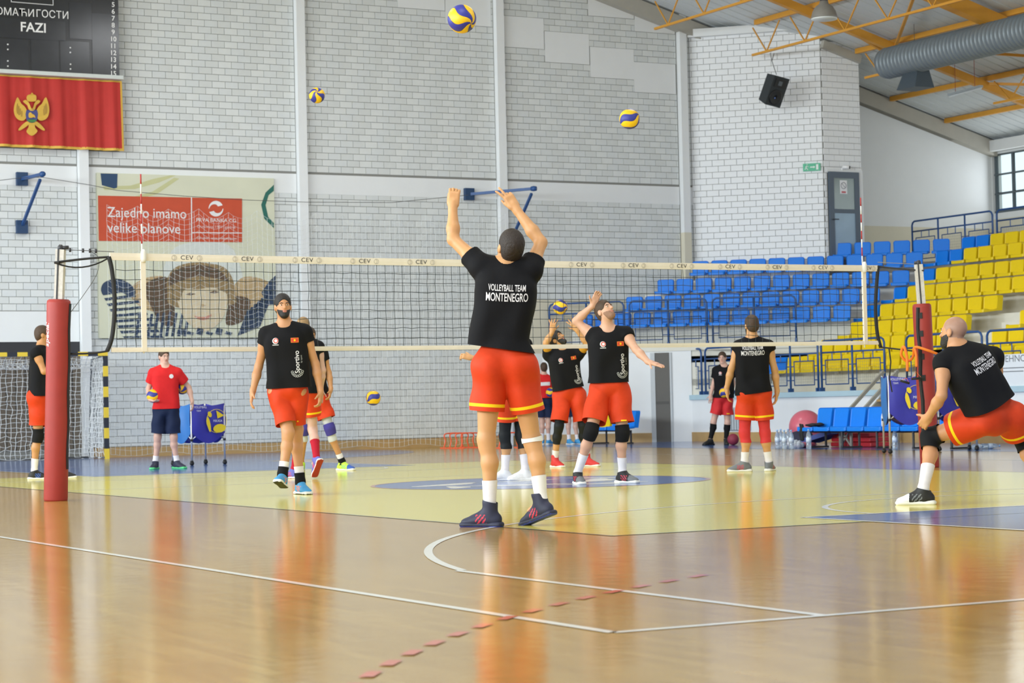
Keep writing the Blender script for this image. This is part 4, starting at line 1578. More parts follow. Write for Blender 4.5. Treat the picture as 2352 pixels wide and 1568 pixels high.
def make_person(sp):
    D = sp['D']
    s = sp.get('s', 1.0)
    h = sp.get('h', 0.009)
    J = {k: at(v[0], v[1], D + (v[2] if len(v) > 2 else 0.0)) for k, v in sp['j'].items()}
    for k in ('A', 'B'):
        if sp.get('pitch' + k, 0) == 0: J['a' + k][2] = 0.095 * s
    base = (J['aA'] + J['aB']) / 2
    root = empty('person', (base[0], base[1], 0), sp['label'], 'person', sp.get('group'))
    pel = (J['hipA'] + J['hipB']) / 2
    neck = J['neck']; head = J['head']
    up = unit(neck - pel)
    fw = dirv(sp['face'])
    fw = unit(fw - up * (fw @ up))
    side = np.cross(fw, up)             # the person's right
    RT = np.stack([side, fw, up], 1)
    L = np.linalg.norm(neck - pel)
    skin = SKIN[sp.get('skin', 'tan')]
    pts = np.array(list(J.values()))
    lo = pts.min(0) - 0.28; hi = pts.max(0) + 0.28
    lo[2] = max(lo[2], -0.02)
    F = Field(lo, hi, h)
    # torso
    F.ell(pel + up * 0.03, RT, np.array([0.160, 0.112, 0.13]) * s, 0.05)
    F.ell(pel + up * L * 0.36, RT, np.array([0.142, 0.102, 0.17]) * s, 0.06)
    F.ell(pel + up * L * 0.70 + fw * 0.012, RT, np.array([0.168, 0.118, 0.19]) * s, 0.06)
    upch = neck - up * 0.07
    for k in 'AB':
        S = J['s' + k]
        F.cone(upch, S, 0.085 * s, 0.068 * s, 0.05)
        F.cone(neck + up * 0.03, S + up * 0.01, 0.052 * s, 0.052 * s, 0.05)
        F.cone(S, S * 0.65 + J['e' + k] * 0.35, 0.062 * s, 0.054 * s, 0.03)
        F.cone(S, J['e' + k], 0.055 * s, 0.039 * s, 0.03)
        e, w = J['e' + k], J['w' + k]
        F.cone(e, e * 0.65 + w * 0.35, 0.040 * s, 0.043 * s, 0.02)
        F.cone(e * 0.65 + w * 0.35, w, 0.043 * s, 0.027 * s, 0.02)
        hs = sp.get('hand' + k, {})
        hd = unit(at(*[sp['j']['h' + k][0], sp['j']['h' + k][1], D + (sp['j']['h' + k][2] if len(sp['j']['h' + k]) > 2 else 0)]) - w)
        nn = hs.get('n')
        nn = dirv(*nn) if nn is not None else fw
        add_hand(F, w + hd * 0.01, hd, nn, s * 0.98, hs.get('curl', 0.35), hs.get('spread', 0.06), hs.get('thumb', 1))
    # neck and head
    hf = dirv(*sp['look'])
    hup = unit(head - neck) * 0.35 + np.array([0, 0, 1.0]) * 0.65
    if 'headup' in sp: hup = dirv(*sp['headup'])
    hup = unit(hup - hf * (hup @ hf))
    hsd = np.cross(hf, hup)
    RH = np.stack([hsd, hf, hup], 1)
    q = s * 1.0
    H = lambda x, y, z: head + q * (hsd * x + hf * y + hup * z)
    F.cone(neck - up * 0.02, H(0, -0.018, -0.055), 0.064 * s, 0.058 * s, 0.03)
    F.ell(H(0, -0.012, 0.035), RH, np.array([0.074, 0.096, 0.088]) * q, 0.02)
    F.ell(H(0, 0.022, -0.030), RH, np.array([0.060, 0.068, 0.084]) * q, 0.03)
    F.ell(H(0, 0.056, -0.092), RH, np.array([0.032, 0.030, 0.026]) * q, 0.03)
    F.ell(H(0, 0.078, 0.020), RH, np.array([0.046, 0.016, 0.012]) * q, 0.015)
    for x in (-1, 1):
        F.ell(H(0.030 * x, 0.100, 0.003), RH, np.array([0.016, 0.014, 0.010]) * q, 0.01, sub=True)
        F.ell(H(0.075 * x, -0.012, -0.008), RH, np.array([0.011, 0.024, 0.033]) * q, 0.008)
    F.cone(H(0, 0.088, 0.006), H(0, 0.110, -0.028), 0.009 * q, 0.014 * q, 0.012)
    F.ell(H(0, 0.084, -0.058), RH, np.array([0.022, 0.012, 0.010]) * q, 0.008)
    # legs
    for k in 'AB':
        hp, kn, an = J['hip' + k], J['k' + k], J['a' + k]
        F.cone(hp - fw * 0.015, kn, 0.094 * s, 0.056 * s, 0.05)
        F.cone(hp, hp * 0.5 + kn * 0.5 + fw * 0.012, 0.090 * s, 0.075 * s, 0.04)
        F.ell(hp - fw * 0.05 + up * 0.0, RT, np.array([0.095, 0.085, 0.10]) * s, 0.05)
        toe = dirv(sp['toe' + k])
        F.cone(kn, kn * 0.9 + an * 0.1, 0.055 * s, 0.051 * s, 0.03)
        cm = kn * 0.68 + an * 0.32 - toe * 0.018
        F.cone(kn, cm, 0.050 * s, 0.055 * s, 0.03)
        F.cone(cm, an + np.array([0, 0, 0.03]), 0.053 * s, 0.034 * s, 0.03)
        F.cone(an + np.array([0, 0, 0.03]), an - np.array([0, 0, 0.02]), 0.036 * s, 0.038 * s, 0.02)
        F.cone(an, an + toe * 0.09 * s - np.array([0, 0, 0.045]) * s, 0.036 * s, 0.026 * s, 0.02)
    V, Q = F.mesh()
    mats = [skin, M_LIP, SKIN['scalp']]
    body = np_mesh('body', V, Q, mats, root)
    lipc = H(0, 0.094, -0.058)
    def lips(c, mi):
        qq = (c - lipc) @ RH / q
        return np.where((np.abs(qq[:, 0]) < 0.021) & (np.abs(qq[:, 2]) < 0.009) & (qq[:, 1] > -0.016), 1, mi)
    recolor(body, lips)
    if sp.get('haircut') == 'bald':
        hc_ = H(0, -0.012, 0.035)
        def scalp(c, mi):
            qq = (c - hc_) @ RH / q
            return np.where((qq[:, 2] > -0.075 + np.clip(qq[:, 1], 0, 1) * 1.3) & (np.linalg.norm(qq, axis=1) < 0.125) & (qq[:, 1] < 0.06) & (np.abs(qq[:, 0]) < 0.078), 2, mi)
        recolor(body, scalp)
    # eyes, brows
    hairm = HAIR[sp.get('hair', 'dark')]
    for x in (-1, 1):
        Vb, Fb = ball_mesh(H(0.030 * x, 0.0835, 0.003), RH, np.array([0.0130, 0.007, 0.0058]) * q)
        ey = mesh_obj('eye', Vb, Fb, M_EYEW, body)
        Vb, Fb = ball_mesh(H(0.030 * x, 0.0895, 0.0035), RH, np.array([0.0058, 0.0030, 0.0056]) * q, 8, 4)
        mesh_obj('iris', Vb, Fb, M_EYED, ey)
        b = MB(); b.tube([H(0.013 * x, 0.0955, 0.019), H(0.03 * x, 0.0925, 0.0255), H(0.047 * x, 0.082, 0.020)], [0.0035 * q, 0.0045 * q, 0.0025 * q], 6)
        b.build('eyebrow', hairm, body)
    # hair
    if sp.get('haircut', 'short') != 'bald':
        ho = Field(head - 0.2, head + 0.2, 0.007)
        long_ = sp.get('haircut') == 'long'
        th = sp.get('hth', 0.008) if not long_ else 0.020
        ho.ell(H(0, -0.014, 0.038), RH, (np.array([0.074, 0.096, 0.088]) + th) * q, 0.01)
        ho.ell(H(0, -0.055, -0.015 if not long_ else -0.05), RH, np.array([0.064 + th * 0.6, 0.050 + th * 0.6, 0.070]) * q, 0.03)
        if sp.get('tuft'): ho.ell(H(0, 0.045, 0.112), RH, np.array([0.055, 0.05, 0.03]) * q, 0.03)
        ho.ell(H(0, 0.125, -0.050), RH, np.array([0.090, 0.085, 0.125]) * q, 0.008, sub=True)
        for x in (-1, 1):
            ho.ell(H(0.085 * x, 0.0, -0.024), RH, np.array([0.030, 0.030, 0.042]) * q, 0.008, sub=True)
        if not long_: ho.ell(H(0, 0.03, -0.14), RH, np.array([0.14, 0.14, 0.085]) * q, 0.01, sub=True)
        V, Q = ho.mesh()
        jit = 0.0018 * np.sin(V @ np.array([410.0, 0, 130.0])) * np.sin(V @ np.array([0, 390.0, 90.0]))
        V = V + (V - head) / 0.1 * jit[:, None]
        np_mesh('hair', V, Q, hairm, root)
    if sp.get('beard'):
        bo = Field(head - 0.2, head + 0.2, 0.006)
        tb = 0.0035 if sp['beard'] == 1 else 0.008
        bo.ell(H(0, 0.022, -0.030), RH, (np.array([0.060, 0.068, 0.084]) + tb) * q, 0.03)
        bo.ell(H(0, 0.058, -0.094), RH, (np.array([0.032, 0.030, 0.026]) + tb * 1.4) * q, 0.03)
        bo.ell(H(0, 0.075, 0.060), RH, np.array([0.12, 0.125, 0.108]) * q, 0.004, sub=True)
        bo.ell(H(0, 0.0, 0.06), RH, np.array([0.12, 0.06, 0.075]) * q, 0.004, sub=True)
        bo.ell(H(0, 0.13, -0.024), RH, np.array([0.050, 0.07, 0.026]) * q, 0.004, sub=True)
        bo.ell(H(0, 0.103, -0.060), RH, np.array([0.022, 0.03, 0.0095]) * q, 0.003, sub=True)
        bo.ell(H(0, -0.075, -0.04), RH, np.array([0.12, 0.08, 0.15]) * q, 0.004, sub=True)
        V, Q = bo.mesh()
        np_mesh('beard', V, Q, HAIR[sp.get('beardcol', sp.get('hair', 'dark'))], root)

    def legpt(k, t):
        """point on the leg: 0 hip, 1 knee, 2 ankle"""
        hp, kn, an = J['hip' + k], J['k' + k], J['a' + k]
        return hp + (kn - hp) * t if t <= 1 else kn + (an - kn) * (t - 1)

    def legdir(k, t): return unit(J['k' + k] - J['hip' + k]) if t < 1 else unit(J['a' + k] - J['k' + k])

    # shirt
    sh = sp.get('shirt')
    if sh:
        hemp = at(sp['hem'][0], sp['hem'][1], D + (sp['hem'][2] if len(sp['hem']) > 2 else 0.0))
        hl = float((neck - hemp) @ up)
        allp = np.array([J['sA'], J['sB'], J['eA'], J['eB'], neck, hemp, pel])
        G_ = Field(allp.min(0) - 0.24, allp.max(0) + 0.2, sp.get('hc', h))
        lo_ = sh.get('loose', 0.02)
        G_.ell(pel + up * L * 0.70 + fw * 0.012, RT, (np.array([0.168, 0.118, 0.19]) + 0.018) * s, 0.05)
        bx = sp.get('shirt_tilt', np.zeros(3))
        hc = hemp + up * 0.02
        mid = neck - up * (hl * 0.52)
        wdt = sh.get('w', 0.178)
        up2 = unit(neck - up * 0.08 - hc)
        RS = np.stack([unit(np.cross(fw, up2)), fw, up2], 1); RS[:, 1] = np.cross(RS[:, 2], RS[:, 0])
        G_.rbox((neck + hc) / 2 - up2 * 0.10, RS, np.array([wdt + lo_, 0.128 + lo_, hl / 2 + 0.06]) * np.array([s, s, 1]), 0.115 * s, 0.05)
        G_.ell(pel - fw * 0.040 + up * 0.02, RT, np.array([sh.get('hipw', 0.212), 0.148, 0.17]) * s, 0.05)
        for k in 'AB':
            S, e = J['s' + k], J['e' + k]
            G_.cone(upch, S, 0.100 * s, 0.082 * s, 0.05)
            G_.cone(neck + up * 0.015, S + up * 0.01, 0.058 * s, 0.064 * s, 0.04)
            tl = sh.get('sleeve' + k, sh.get('sleeve', 0.5))
            end = S + (e - S) * min(tl + 0.12, 1.0)
            G_.cone(S, end, 0.080 * s, sh.get('cuff', 0.074) * s, 0.022, cap=(S + (e - S) * tl, unit(e - S)))
            for t_ in ((0.3, 0.6) if tl > 0.4 else (0.15,)):
                pass
        G_.cone(neck + up * 0.02 - fw * 0.005, neck + up * 0.16, 0.066 * s, 0.09 * s, 0.012, sub=True)
        G_.ell(neck + fw * 0.055 + up * 0.02, RT, np.array([0.062, 0.05, 0.06]) * s, 0.012, sub=True)
        X, Y, Z = G_.grid()
        a_, b_, c_ = side, fw, up
        uu = (X - pel[0]) * a_[0] + (Y - pel[1]) * a_[1] + (Z - pel[2]) * a_[2]
        vv = (X - pel[0]) * b_[0] + (Y - pel[1]) * b_[1] + (Z - pel[2]) * b_[2]
        ww = (X - pel[0]) * c_[0] + (Y - pel[1]) * c_[1] + (Z - pel[2]) * c_[2]
        am = sh.get('fold', 0.006)
        ph = sp.get('seed', 1) * 1.7
        G_.d += (am * (np.sin(26 * uu + 9 * np.sin(4 * ww + ph) * 0.5 + ph) * np.clip(0.7 - ww / L * 0.6, 0.15, 0.9) + 0.7 * np.sin(17 * ww + 11 * uu + 6 * vv + ph * 2) * 0.6)).astype(np.float32)
        V, Q = G_.mesh()
        shirt = np_mesh('shirt', V, Q, sh['m'], root)
        hn = sp.get('hemn')
        hn = -up if hn is None else -unit(up + side * hn[0] + fw * hn[1])
        ch = 0.06
        cut(shirt, hemp, hn)
        nrm = fw if sh.get('front') else -fw
        if sh.get('front'): front_print(shirt, (-side, up), neck, fw, shirt, s, sh.get('sportivo', True))
        if sh.get('back'): back_print(shirt, (side, up), neck - up * sh.get('bpos', 0.17) * s, -fw, shirt, s * sh.get('bs', 1.0))
        if sh.get('block'):
            V_ = np.array([(-0.12, -0.04, 0), (0.12, -0.04, 0), (0.12, 0.04, 0), (-0.12, 0.04, 0)]) * s
            shirt_print(shirt, V_, [(0, 1, 2, 3)], neck - up * 0.17, side, up, -fw, 'back_lettering', M_PRINTW, shirt)
        if sh.get('badge'):
            V_, F_ = disc_pts(0.034 * s, 16); shirt_print(shirt, V_, F_, neck - up * 0.14 - side * 0.09, -side, up, fw, 'badge', M_PRINTW, shirt)
        if sh.get('under'):
            for k in 'AB':
                S, e = J['s' + k], J['e' + k]
                U = Field(np.minimum(S, e) - 0.12, np.maximum(S, e) + 0.12, h)
                U.cone(S, e, 0.066 * s, 0.050 * s, 0.01)
                V_, Q_ = U.mesh()
                us = np_mesh('undersleeve', V_, Q_, sh['under'], root)
                cut(us, S + (e - S) * 0.8, unit(e - S))
    # shorts
    so = sp.get('shorts')
    if so:
        allp = np.array([J['hipA'], J['hipB'], J['kA'], J['kB'], pel + up * 0.15])
        G_ = Field(allp.min(0) - 0.24, allp.max(0) + 0.2, sp.get('hc', h))
        G_.ell(pel + up * 0.04, RT, (np.array([0.160, 0.112, 0.14]) + 0.022) * s, 0.04)
        G_.cone(pel + up * 0.02, pel + up * 0.14, 0.10 * s, 0.10 * s, 0.05)
        tl = so.get('t', 0.62)
        for k in 'AB':
            hp = J['hip' + k]; e = legpt(k, tl + 0.12)
            fl_ = so.get('flare', 0.122)
            G_.cone(hp - fw * 0.005, e, so.get('r', 0.120) * s, fl_ * s, 0.018)
            G_.ell(hp - fw * 0.05, RT, np.array([0.118, 0.108, 0.12]) * s, 0.05)
        X, Y, Z = G_.grid()
        ph = sp.get('seed', 1) * 2.3
        uu = (X - pel[0]) * side[0] + (Y - pel[1]) * side[1] + (Z - pel[2]) * side[2]
        ww = Z - pel[2]
        G_.d += (0.006 * np.sin(34 * uu + 7 * ww + ph) * np.sin(6 * ww + ph) + 0.006 * np.sin(24 * ww + 16 * uu + ph)).astype(np.float32)
        V, Q = G_.mesh()
        shorts = np_mesh('shorts', V, Q, [so['m'], K_STRIPE], root)
        for k in 'AB':
            other = 'B' if k == 'A' else 'A'
            hk = so.get('t' + k, tl)
            hp = J['hip' + k]; dv = legdir(k, 0.5)
            ll = np.linalg.norm(J['k' + k] - hp)
            o_hp = J['hip' + other]; o_dv = legdir(other, 0.5)
            def pred(c, hp=hp, dv=dv, o_hp=o_hp, o_dv=o_dv):
                a1 = c - hp; a2 = c - o_hp
                t1 = a1 @ dv; t2 = a2 @ o_dv
                return (t1 > 0.10) & (np.linalg.norm(a1 - t1[:, None] * dv, axis=1) < np.linalg.norm(a2 - t2[:, None] * o_dv, axis=1))
            cn = dv if 'hemtilt' not in so else unit(dv + so['hemtilt'] * fw)
            cut(shorts, hp + dv * ll * hk, cn, pred)
            if so.get('stripe'):
                w0, w1 = so.get('sw', (0.035, 0.058))
                for wv in (w0, w1): cut(shorts, hp + dv * (ll * hk - wv), cn, pred, remove=False)
                def fn(c, mi, hp=hp, dv=dv, cn=cn, ll=ll, hk=hk, o_hp=o_hp, o_dv=o_dv):
                    q0 = (c - (hp + dv * ll * hk)) @ cn
                    a1 = c - hp; a2 = c - o_hp
                    t1 = a1 @ dv; t2 = a2 @ o_dv
                    near = np.linalg.norm(a1 - t1[:, None] * dv, axis=1) < np.linalg.norm(a2 - t2[:, None] * o_dv, axis=1)
                    return np.where((q0 < -w0) & (q0 > -w1) & near & (t1 > 0.1), 1, mi)
                recolor(shorts, fn)
            if so.get('tag') == k:
                pc = hp + dv * ll * (hk - 0.06)
                Vt = np.array([(-0.03, -0.007, 0), (0.03, -0.007, 0), (0.03, 0.007, 0), (-0.03, 0.007, 0)])
                shirt_print(shorts, Vt, [(0, 1, 2, 3)], pc, -side, -dv, fw, 'shorts_tag', K_STRIPE, shorts)
    # bands on the legs: (name, leg, from, to, extra thickness, material)
    for (nm, k, t0, t1, ex, mm) in sp.get('bands', []):
        P0, P1 = legpt(k, t0), legpt(k, t1)
        Fb = Field(np.minimum(np.minimum(P0, P1), J['k' + k] if t0 < 1 < t1 else P0) - 0.16, np.maximum(np.maximum(P0, P1), J['k' + k] if t0 < 1 < t1 else P0) + 0.16, min(h, 0.008))
        hp, kn, an = J['hip' + k], J['k' + k], J['a' + k]
        toe = dirv(sp['toe' + k])
        Fb.cone(hp - fw * 0.015, kn, 0.094 * s + ex, 0.056 * s + ex, 0.03)
        if t1 > 1:
            Fb.cone(kn, kn * 0.9 + an * 0.1, 0.055 * s + ex, 0.051 * s + ex, 0.03)
            cm = kn * 0.68 + an * 0.32 - toe * 0.018
            Fb.cone(kn, cm, 0.050 * s + ex, 0.055 * s + ex, 0.03)
            Fb.cone(cm, an + np.array([0, 0, 0.03]), 0.053 * s + ex, 0.034 * s + ex, 0.03)
            Fb.cone(an + np.array([0, 0, 0.03]), an - np.array([0, 0, 0.02]), 0.036 * s + ex, 0.040 * s + ex, 0.02)
        elif t0 < 1:
            Fb.cone(hp, hp * 0.5 + kn * 0.5 + fw * 0.012, 0.090 * s + ex, 0.075 * s + ex, 0.04)
        V, Q = Fb.mesh()
        if not len(V): continue
        ob = np_mesh(nm, V, Q, mm, root)
        cut(ob, P0, -legdir(k, t0)); cut(ob, P1, legdir(k, min(t1, 1.99)))
    for k in 'AB':
        if sp.get('shoes'):
            make_shoe(J['a' + k] if sp.get('pitch' + k, 0) == 0 else J['a' + k], dirv(sp['toe' + k]), sp.get('pitch' + k, 0), s, sp.get('shoes' + k, sp['shoes']), root, min(h, 0.008))
    for (k, fi, tcol) in sp.get('tape', []):
        pass
    sp['_J'] = J; sp['_root'] = root
    return root
# ------------------------------------------------------------------ volleyball posts and net
M_PAD = mat('red_vinyl_pad', (0.32, 0.026, 0.018), 0.55, var=0.10, scale=9, bump=0.25, bscale=7)
M_PADTOP = mat('red_vinyl_worn', (0.30, 0.03, 0.022), 0.6, var=0.15, scale=9)
M_POST = mat('weathered_white_post', (0.60, 0.57, 0.53), 0.6, var=0.25, scale=30)
M_TAPE = mat('cream_net_tape', (0.80, 0.72, 0.60), 0.7, var=0.06, scale=15)
M_STRING = mat('black_net_string', (0.02, 0.03, 0.03), 0.7)
M_ROPE = mat('steel_cable', (0.12, 0.12, 0.12), 0.4, metal=0.5)


def axis_frame(a, b):
    z = unit(np.array(b) - np.array(a))
    x = unit(CRH - z * (CRH @ z))
    return np.stack([x, np.cross(z, x), z], 1)


def net_post(base_px, pad_px, top_px, rad, label, back):
    g = atZ(*base_px) + CDH * rad
    dp = depth_of(g)
    b0 = at(base_px[0], base_px[1], dp); b0[2] = 0
    b1 = at(pad_px[0], pad_px[1], dp); b2 = at(top_px[0], top_px[1], dp)
    t = empty('volleyball_post', (b0[0], b0[1], 0), label, 'post', 'padded volleyball posts')
    R = axis_frame(b0, b1)
    L = float(np.linalg.norm(b1 - b0))
    b = MB(); b.lathe([(rad * 0.96, 0.0), (rad, 0.02), (rad * 1.0, L * 0.3), (rad * 0.985, L * 0.7), (rad, L - 0.04), (rad * 0.96, L - 0.01), (rad * 0.80, L)], b0, 26, 0, R)
    pad = b.build('padding', M_PAD, t)
    b = MB(); b.lathe([(rad * 0.95, L - 0.012), (rad * 0.80, L + 0.004), (0.03, L + 0.006)], b0, 24, 0, R); b.build('padding_top', M_PADTOP, pad)
    # velcro edge
    vx = 1 if back else -1
    b = MB()
    pth = []
    for i in range(14):
        zz = L * (0.16 + 0.82 * i / 13)
        a = math.radians((14 if back else 128) + 4 * math.sin(i * 1.3))
        a = -a if True else a
        pth.append(b0 + R @ np.array([rad * 1.0 * math.cos(a), rad * math.sin(a), zz]))
    b.tube(pth, 0.018 if back else 0.024, 5)
    b.build('velcro_edge', M_BLACK, pad)
    if not back:
        for zz in (0.55, 0.68, 0.82, 0.93):
            b = MB(); a = math.radians(-118)
            b.obox(b0 + R @ np.array([rad * 1.01 * math.cos(a), rad * 1.01 * math.sin(a), L * zz]), R @ np.array([[math.cos(a), -math.sin(a), 0], [math.sin(a), math.cos(a), 0], [0, 0, 1]]), (0.008, 0.035, 0.035))
            b.build('velcro_patch', M_BLACK, pad)
    h2 = (b1 - R[:, 2] * 0.3 + b2) / 2
    b = MB(); b.obox(h2, axis_frame(b1, b2), (0.042, 0.055, float(np.linalg.norm(b2 - b1)) / 2 + 0.15)); pole = b.build('pole', M_POST, t)
    b = MB(); R2 = axis_frame(b1, b2); b.obox(h2 + R2 @ np.array([-0.012, -0.056, 0]), R2, (0.008, 0.004, float(np.linalg.norm(b2 - b1)) / 2 + 0.15)); b.build('groove', M_DARK, pole)
    b = MB(); b.lathe([(0.03, -0.01), (0.03, 0.03), (0.015, 0.05)], b2, 10, 0, R2); b.tube([b2 + np.array([0, 0, 0.02]), b2 + np.array([0, 0, 0.02]) + (CRH * 0.08 if back else -CRH * 0.05)], 0.02, 6); b.build('pulley', M_DARK, pole)
    return t, b0, b1, b2, R, rad


pl = net_post((128, 1151), (135, 688), (139, 573), 0.118, 'red padded volleyball post with bare white top on the left', True)
pr_ = net_post((2136, 1074), (2117, 698), (2110, 607), 0.112, 'red padded volleyball post with black velcro strip on the right', False)
# lettering up the side of the left pad
Vt, Ft = text_mesh('special', 0.085, align='LEFT', shear=0.2, bold=0.001)
W_ = []
t_, b0, b1, b2, R_, rd = pl
Lp = float(np.linalg.norm(b1 - b0))
for v in Vt:
    a = math.radians(-142) - v[1] / rd * 1.0
    W_.append(b0 + R_ @ np.array([1.008 * rd * math.cos(a), 1.008 * rd * math.sin(a), Lp * 0.765 + v[0] * 1.05]))
mesh_obj('pad_lettering', W_, Ft, M_WHITE, t_, smooth=False)

net = empty('volleyball_net', (0, 0, 0), 'volleyball net with cream tapes and black mesh strung between the red posts', 'net')
NX0, NX1 = float(atY(252, 592, 0)[0]), float(atY(2016, 612, 0)[0])
def ntop(x): return 2.452 + (2.437 - 2.452) * (x + 4.8) / 9.5 - 0.012 * (1 - (x / 4.7) ** 2)
def nbot(x): return 1.488 + (1.508 - 1.488) * (x + 4.8) / 9.5 - 0.010 * (1 - (x / 4.7) ** 2)
xs = np.linspace(NX0, NX1, 60)


def tape_strip(name, zf, hgt, th, m, amp):
    V = []; F = []
    for i, x in enumerate(xs):
        y = amp * math.sin(i * 0.9) + amp * 0.6 * math.sin(i * 2.3)
        z = zf(x)
        for (dy, dz) in ((-th, -hgt), (-th * 1.3, -hgt * 0.5), (-th, 0), (th, 0), (th, -hgt)): V.append((x, y + dy, z + dz))
    n = 5
    for i in range(len(xs) - 1):
        for k in range(n):
            j = (k + 1) % n
            F.append((i * n + k, (i + 1) * n + k, (i + 1) * n + j, i * n + j))
    F.append(tuple(range(n))); F.append(tuple(range(len(V) - 1, len(V) - n - 1, -1)))
    return mesh_obj(name, V, F, m, net, smooth=False)


top_t = tape_strip('top_tape', ntop, 0.072, 0.010, M_TAPE, 0.003)
tape_strip('bottom_tape', lambda x: nbot(x) + 0.022, 0.046, 0.008, M_TAPE, 0.003)
# black mesh, ten centimetre squares
ms = MB()
ncol = int((NX1 - NX0) / 0.098)
nrow = 9
gx = np.linspace(NX0 + 0.06, NX1 - 0.03, ncol)
jx = rng.normal(0, 0.0028, (ncol, nrow + 2)); jz = rng.normal(0, 0.0028, (ncol, nrow + 2))
def knot(i, r):
    zt = ntop(gx[i]) - 0.07; zb = nbot(gx[i]) + 0.02
    zz = zt + (zb - zt) * r / (nrow + 0.0)
    return (gx[i] + (jx[i, r] if 0 < r < nrow else 0), 0.004 * math.sin(i * 0.7 + r), zz + (jz[i, r] if 0 < r < nrow else 0) - (0.012 if r == nrow - 1 else 0) + (0.0))
for i in range(ncol): ms.tube([knot(i, r) for r in range(nrow + 1)], 0.0030, 4, cap=False)
for r in range(1, nrow): ms.tube([knot(i, r) for i in range(ncol)], 0.0030, 4, cap=False)
ms.build('mesh', M_STRING, net, kind='stuff')
for sx in (-4.5, 4.5):
    b = MB(); b.box((sx - 0.025, -0.014, nbot(sx) - 0.02), (sx + 0.025, 0.014, ntop(sx) - 0.02)); b.build('side_band', M_TAPE, net)
    an = MB()
    for i in range(18):
        z0 = 1.45 + 0.1 * i
        an.tube([(sx, 0.020, z0), (sx, 0.020, z0 + 0.1)], 0.0075, 6, mi=i % 2)
    an.build('antenna', [mat('antenna_white', (0.8, 0.78, 0.74), 0.5), mat('antenna_red', (0.42, 0.03, 0.03), 0.5)], net)
    b = MB(); b.lathe([(0.02, -0.06), (0.03, -0.03), (0.028, 0.04), (0.016, 0.07)], (sx, -0.02, ntop(sx) - 0.03), 10); b.build('antenna_clamp', mat('clamp_cloth', (0.78, 0.76, 0.72), 0.7), net)
# lettering and ball marks along the top tape
M_INK = mat('tape_ink', (0.05, 0.05, 0.055), 0.7)
M_INKL = mat('tape_ink_pale', (0.46, 0.42, 0.37), 0.7)
for pxl in (428, 567, 704, 836, 966, 1334, 1453, 1564, 1675, 1783, 1888, 1989):
    x = float(atY(pxl, 600, 0)[0]); z = ntop(x) - 0.036
    text_on('tape_lettering', 'CEV', (x, -0.0175, z), (1, 0, 0), (0, 0, 1), 0.062, M_INK, top_t, sx=1.15, spacing=1.1)
    for dx_ in ((-0.135, 0.135) if pxl < 1980 else (0.1,)):
        b = MB(); b.tube([(x + dx_ + 0.026 * math.cos(a), -0.0165, z + 0.026 * math.sin(a)) for a in np.linspace(0, 2 * math.pi, 16, endpoint=False)], 0.0022, 4, closed=True)
        b.tube([(x + dx_ + 0.02 * math.cos(a) - 0.01, -0.0165, z + 0.02 * math.sin(a)) for a in np.linspace(-1.2, 1.2, 6)], 0.002, 4)
        b.build('ball_mark', M_INKL, top_t)


def pxpath(pts, Y=0.0): return [atY(x, y, Y) for x, y in pts]


b = MB(); b.tube(spline(pxpath([(250, 589), (257, 620), (263, 680), (262, 735), (256, 780), (246, 806)]), 4, False), 0.022, 6); b.build('end_band', M_BLACK, net)
b = MB(); b.tube(spline(pxpath([(2017, 610), (2013, 660), (2011, 710), (2015, 765), (2023, 798)]), 4, False), 0.022, 6); b.build('end_band', M_BLACK, net)
pL = pl[3]; pR = pr_[3]
def toward(P, Q, n=6, sag=0.0): return [np.array(P) + (np.array(Q) - np.array(P)) * i / n - np.array([0, 0, sag * 4 * (i / n) * (1 - i / n)]) for i in range(n + 1)]
cL = atY(262, 578, 0); cR = atY(2016, 602, 0)
b = MB(); b.tube(toward(pL, cL), 0.004, 5); b.tube(toward(pR, cR), 0.004, 5); b.tube([(x, 0, ntop(x) - 0.004) for x in np.linspace(cL[0], NX0, 2)], 0.004, 4); b.build('top_cable', M_ROPE, net)
b = MB()
for q in (0.18, 0.42, 0.55, 0.66): b.lathe([(0.012, -0.02), (0.012, 0.02)], np.array(pL) + (cL - np.array(pL)) * q, 6)
b.build('cable_clip', M_DARK, net)
sL = at(129, 604, depth_of(pl[2])); 
b = MB(); b.tube(toward(sL - CDH * 0.07, atY(250, 590, 0), 6, -0.006), 0.012, 5); b.tube(toward(sL - CDH * 0.07, atY(250, 592, 0), 8, 0.07), 0.008, 5); b.tube([sL - CDH * 0.07, sL + CRH * 0.05 - CDH * 0.09], 0.014, 5); b.build('strap', M_BLACK, net)
sR = at(2120, 622, depth_of(pr_[2]))
b = MB(); b.tube(toward(sR - CDH * 0.06, atY(2018, 612, 0), 6, 0.004), 0.011, 5); b.build('strap', M_BLACK, net)
b = MB(); b.tube(toward(at(162, 812, depth_of(pl[1])), atY(248, 806, 0), 5, 0.01), 0.010, 5); b.build('bottom_strap', M_BLACK, net)
rR = at(2098, 806, depth_of(pr_[1]))
b = MB(); b.tube(toward(rR, atY(2023, 797, 0), 5, 0.0), 0.010, 5); b.build('bottom_strap', M_BLACK, net)
b = MB(); b.tube([atY(x, y, -0.02) for x, y in ((2042, 800), (2046, 830), (2043, 868), (2049, 900))], 0.009, 5); b.build('strap_tail', M_BLACK, net)
b = MB(); b.tube(spline([at(x, y, depth_of(pl[2])) for x, y in ((208, 577), (226, 592), (222, 630), (190, 680), (163, 716))], 4, False), 0.003, 4); b.build('loose_cord', M_ROPE, net)

# ------------------------------------------------------------------ balls
M_BY = mat('ball_yellow', (0.86, 0.52, 0.01), 0.45, var=0.04, bump=0.08, bscale=300)
M_BB = mat('ball_blue', (0.03, 0.035, 0.27), 0.45, var=0.05, bump=0.08, bscale=300)
_panels = None


